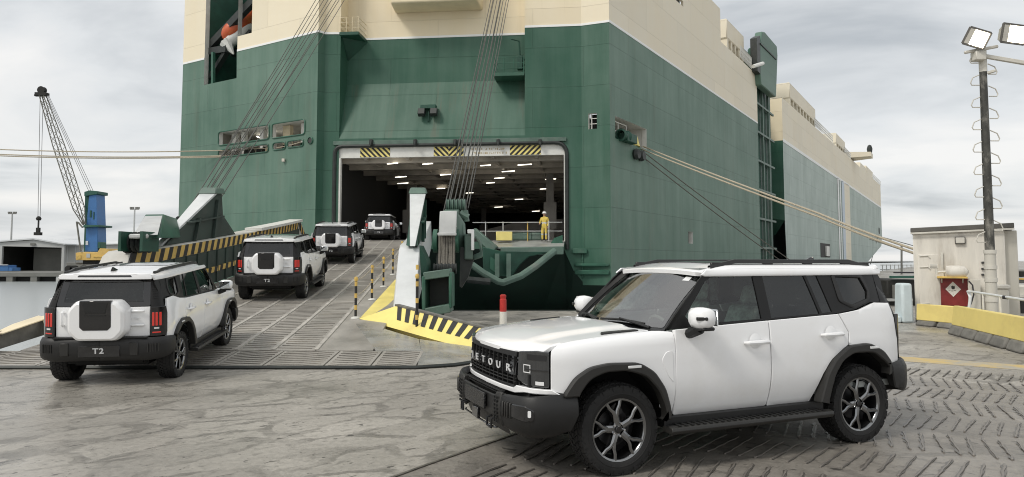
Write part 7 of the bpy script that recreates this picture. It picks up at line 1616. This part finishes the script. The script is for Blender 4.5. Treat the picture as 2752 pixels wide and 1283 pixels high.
m.prism([e0 + V((-.5, -.4, .05)), e1 + V((0, -.4, .15)), e2 + V((.4, -.4, .05)), e2 + V((.4, -.4, .3)), e1 + V((0, -.4, .45)), e0 + V((-.5, -.4, .3))], (0, 40, 0)); m.build('roof', 'far_roof', shed, smooth=0)
m = MB(); m.add([(o0.x - 1, SY + 18, zb), (o1.x + 1, SY + 18, zb), (o1.x + 1, SY + 18, 6), (o0.x - 1, SY + 18, 6)], [(0, 1, 2, 3)]); m.add([(o0.x - .5, SY + .6, zb), (o0.x - .5, SY + 18, zb), (o0.x - .5, SY + 18, 6), (o0.x - .5, SY + .6, 6)], [(0, 1, 2, 3)]); m.build('interior', 'far_dark', shed, smooth=0)
for x0, x1 in ((83, 132), (132, 166)): a, b = at(x0, 700, SY + 6), at(x1, 700, SY + 6); m = MB(); m.box(((a.x + b.x) / 2, SY + 7, 2), (b.x - a.x, .3, 5)); m.build('inner_door', 'far_grey', shed)
m = MB(); p = at(88, 657, SY - .2); m.box(p, (1.0, .2, .5)); m.build('wall_sign', 'far_grey', shed)
shed2 = thing('long_shed', tuple(at(260, 730, SY + 4)), 'long pale shed with a dark opening behind the blue crane', 'warehouse')
a, b = at(172, 661, SY + 4), at(420, 655, SY + 4); o = at(299, 671, SY + 4)
m = MB(); m.hexa([(a.x, SY + 4, zb), (o.x, SY + 4, zb), (o.x, SY + 30, zb), (a.x, SY + 30, zb), (a.x, SY + 4, a.z), (o.x, SY + 4, lerp(a.z, b.z, .5)), (o.x, SY + 30, lerp(a.z, b.z, .5)), (a.x, SY + 30, a.z)]); m.build('wall', 'far_wall', shed2, smooth=0)
m = MB(); m.hexa([(o.x, SY + 4, o.z), (b.x, SY + 4, o.z), (b.x, SY + 30, o.z), (o.x, SY + 30, o.z), (o.x, SY + 4, lerp(a.z, b.z, .5)), (b.x, SY + 4, b.z), (b.x, SY + 30, b.z), (o.x, SY + 30, b.z)]); m.build('lintel', 'far_wall', shed2, smooth=0)
m = MB(); m.box(((o.x + b.x) / 2, SY + 14, 1.5), (b.x - o.x, .5, 5)); m.build('interior', 'far_dark', shed2)
m = MB(); m.hexa([(a.x - .3, SY + 3.5, a.z), (b.x, SY + 3.5, b.z), (b.x, SY + 31, b.z), (a.x - .3, SY + 31, a.z), (a.x - .3, SY + 3.5, a.z + .2), (b.x, SY + 3.5, b.z + .2), (b.x, SY + 31, b.z + 2), (a.x - .3, SY + 31, a.z + 2)]); m.build('roof', 'far_roof', shed2, smooth=0)
for i in range(6): m = MB(); x = lerp(a.x, o.x, (i + .5) / 6); m.beam((x, SY + 3.95, zb), (x, SY + 3.95, a.z), .12, .08, up=(0, 1, 0)); m.build('wall_seam', 'far_roof', shed2)
cont = thing('blue_container', tuple(at(15, 728, 140)), 'blue container on the far quay at the left edge', 'container')
for x0, x1, y0 in ((-30, 24, 713), (24, 35, 720)): p, q = at(x0, 729, 140), at(x1, y0, 140); m = MB(); m.box(((p.x + q.x) / 2, 141, (p.z + q.z) / 2), (q.x - p.x, 2.4, q.z - p.z)); m.build('body', 'crane_blue', cont, bevel=.04)
p, q = at(-30, 729, 140), at(24, 713, 140); m = MB(); m.beam((p.x, 139.7, q.z + .05), (q.x, 139.7, q.z + .05), .2, .15); m.build('top_rail', 'far_roof', cont)
for k, (px, pt, Y, lab) in enumerate(((33, 575, 190, 'thin far floodlight mast left of the harbour crane'), (362, 563, 170, 'thin far floodlight mast right of the harbour crane'))):
    o = thing('floodlight_mast', (at(px, 700, Y).x, Y, -.5), lab, 'lamp post', 'far floodlight masts'); t_ = at(px, pt, Y); m = MB(); m.tube([(t_.x, Y, -.5), tuple(t_)], [.30, .18], 8); m.build('pole', 'far_wall', o)
    m = MB(); m.beam(t_ + V((-1.1, 0, 0)), t_ + V((1.1, 0, 0)), .25, .2); m.build('cross_arm', 'far_grey', o)
    for s_ in (-.95, -.4, .4, .95): m = MB(); m.box(t_ + V((s_, 0, .35)), (.45, .3, .45)); m.build('lamp', 'far_grey', o)
# harbour crane
CY = 136.0
crane = thing('harbour_crane', (at(245, 720, CY).x, CY, -.5), 'blue tower harbour crane with a lattice jib over the far quay', 'crane')
def cbox(name, q, Y, depth, mat, bev=.06):
    p = [at(x, y, Y) for x, y in q]; m = MB(); m.prism(p, (0, depth, 0)); return m.build(name, mat, crane, bevel=bev)
cbox('chassis', ((178, 726), (178, 706), (200, 706), (205, 712), (300, 710), (300, 726)), CY, 5, 'far_grey')
for px in (186, 200, 225, 255, 280): m = MB(); m.lathe([(0, -.3), (.75, -.3), (.75, .3), (0, .3)], at(px, 724, CY - .3), (0, 1, 0), 12); m.build('wheel', 'far_dark', crane)
cbox('slew_ring', ((222, 712), (222, 698), (275, 698), (275, 712)), CY + .5, 3, 'far_dark')
hs = cbox('machinery_house', ((203, 700), (203, 680), (219, 678), (262, 678), (268, 668), (290, 669), (293, 676), (293, 700)), CY - .2, 5, 'crane_yellow')
for q, mt in (((207, 686, 217, 696), 'hazard_yellow'), ((232, 682, 242, 693), 'far_wall'), ((250, 688, 282, 692), 'hazard_yellow')):
    a_, b_ = at(q[0], q[3], CY - .3), at(q[2], q[1], CY - .3); m = MB(); m.box(((a_.x + b_.x) / 2, CY - .25, (a_.z + b_.z) / 2), (b_.x - a_.x, .12, b_.z - a_.z)); m.build('house_panel', mt, hs)
cbox('tower', ((228, 677), (232, 605), (240, 515), (258, 515), (261, 605), (263, 677)), CY + .5, 3.0, 'crane_blue')
cbox('tower_back', ((224, 677), (227, 600), (228, 520), (240, 513), (241, 600), (234, 677)), CY + 1.0, 3.4, 'crane_green')
cbox('tower_head', ((226, 528), (226, 516), (240, 512), (262, 514), (262, 522)), CY + .2, 3.6, 'crane_green')
cbox('driver_platform', ((222, 612), (224, 605), (266, 605), (266, 610)), CY - .4, 4.6, 'crane_green')
cbox('driver_cab', ((262, 668), (262, 651), (270, 651), (270, 668)), CY, 2, 'crane_green')
cbox('tower_sign', ((230, 659), (230, 648), (236, 648), (236, 659)), CY + .3, .15, 'far_roof', 0)
for q in ((241, 566, 246, 584), (250, 570, 253, 590)): a_, b_ = at(q[0], q[3], CY + .4), at(q[2], q[1], CY + .4); m = MB(); m.box(((a_.x + b_.x) / 2, CY + .45, (a_.z + b_.z) / 2), (b_.x - a_.x, .12, b_.z - a_.z)); m.build('tower_opening', 'crane_green', crane)
jb, jt = at(226, 604, CY), at(113, 252, CY); ax = (jt - jb).normalized(); sx = ax.cross(V((0, 1, 0))).normalized(); sy = V((0, 1, 0))
def jw(t): return (.35 + 1.1 * sst(0, .12, t) if t < .6 else lerp(1.45, .8, (t - .6) / .4)) * .5
ch = []
for a_, b_ in ((1, 1), (1, -1), (-1, -1), (-1, 1)):
    pts = [jb.lerp(jt, t) + sx * a_ * jw(t) + sy * b_ * jw(t) for t in (0, .05, .12, .3, .6, .8, 1)]; ch.append((a_, b_)); m = MB(); m.tube(pts, .10, 6); m.build('jib_chord', 'crane_steel', crane)
m = MB(); N_ = 22
for i in range(N_):
    t0, t1 = i / N_, (i + 1) / N_
    for k in range(4):
        (a0, b0_), (a1, b1_) = ch[k], ch[(k + 1) % 4]
        p = jb.lerp(jt, t0) + sx * a0 * jw(t0) + sy * b0_ * jw(t0); q = jb.lerp(jt, t1) + sx * a1 * jw(t1) + sy * b1_ * jw(t1)
        if i % 2: p, q = jb.lerp(jt, t0) + sx * a1 * jw(t0) + sy * b1_ * jw(t0), jb.lerp(jt, t1) + sx * a0 * jw(t1) + sy * b0_ * jw(t1)
        m.tube([p, q], .05, 4)
tag(m.build('jib_lacing', 'crane_steel', crane), kind='stuff')
m = MB(); m.lathe([(0, -.4), (.75, -.4), (.6, 0), (.75, .4), (0, .4)], at(113, 243, CY), (0, 1, 0), 14); m.box(at(113, 254, CY), (2.2, 1.2, .6)); m.box(at(101, 257, CY), (1.0, .6, .35)); m.build('jib_head', 'far_dark', crane)
for i, px in enumerate((242, 248, 254)):
    m = MB(); m.tube([at(px - 3, 515, CY + 1), at(124 + i * 3, 256, CY)], .05, 5); m.build('luffing_rope', 'wire_far', crane)
for i, (x0, x1) in enumerate(((108, 102), (116, 108))): m = MB(); m.tube([at(x0, 256, CY - .2), at(x1, 582, CY - .2)], .05, 5); m.build('hoist_rope', 'wire_far', crane)
m = MB(); c_ = at(104, 588, CY - .2); m.lathe([(0, -.4), (.35, -.35), (.5, 0), (.3, .4), (0, .5)], c_, (0, 0, 1), 10); m.box(c_ + V((0, 0, -1.2)), (.22, .22, 1.6)); m.box(c_ + V((0, 0, -2.3)), (.6, .5, 1.0)); m.box(c_ + V((0, 0, -3.0)), (1.2, .8, .6)); m.build('hook_block', 'far_dark', crane)
for x0, y0, x1, y1 in ((206, 596, 217, 676), (210, 598, 222, 612)): m = MB(); m.tube([at(x0, y0, CY - .3), at(x1, y1, CY - .3)], .16, 6); m.build('jib_strut', 'crane_steel', crane)
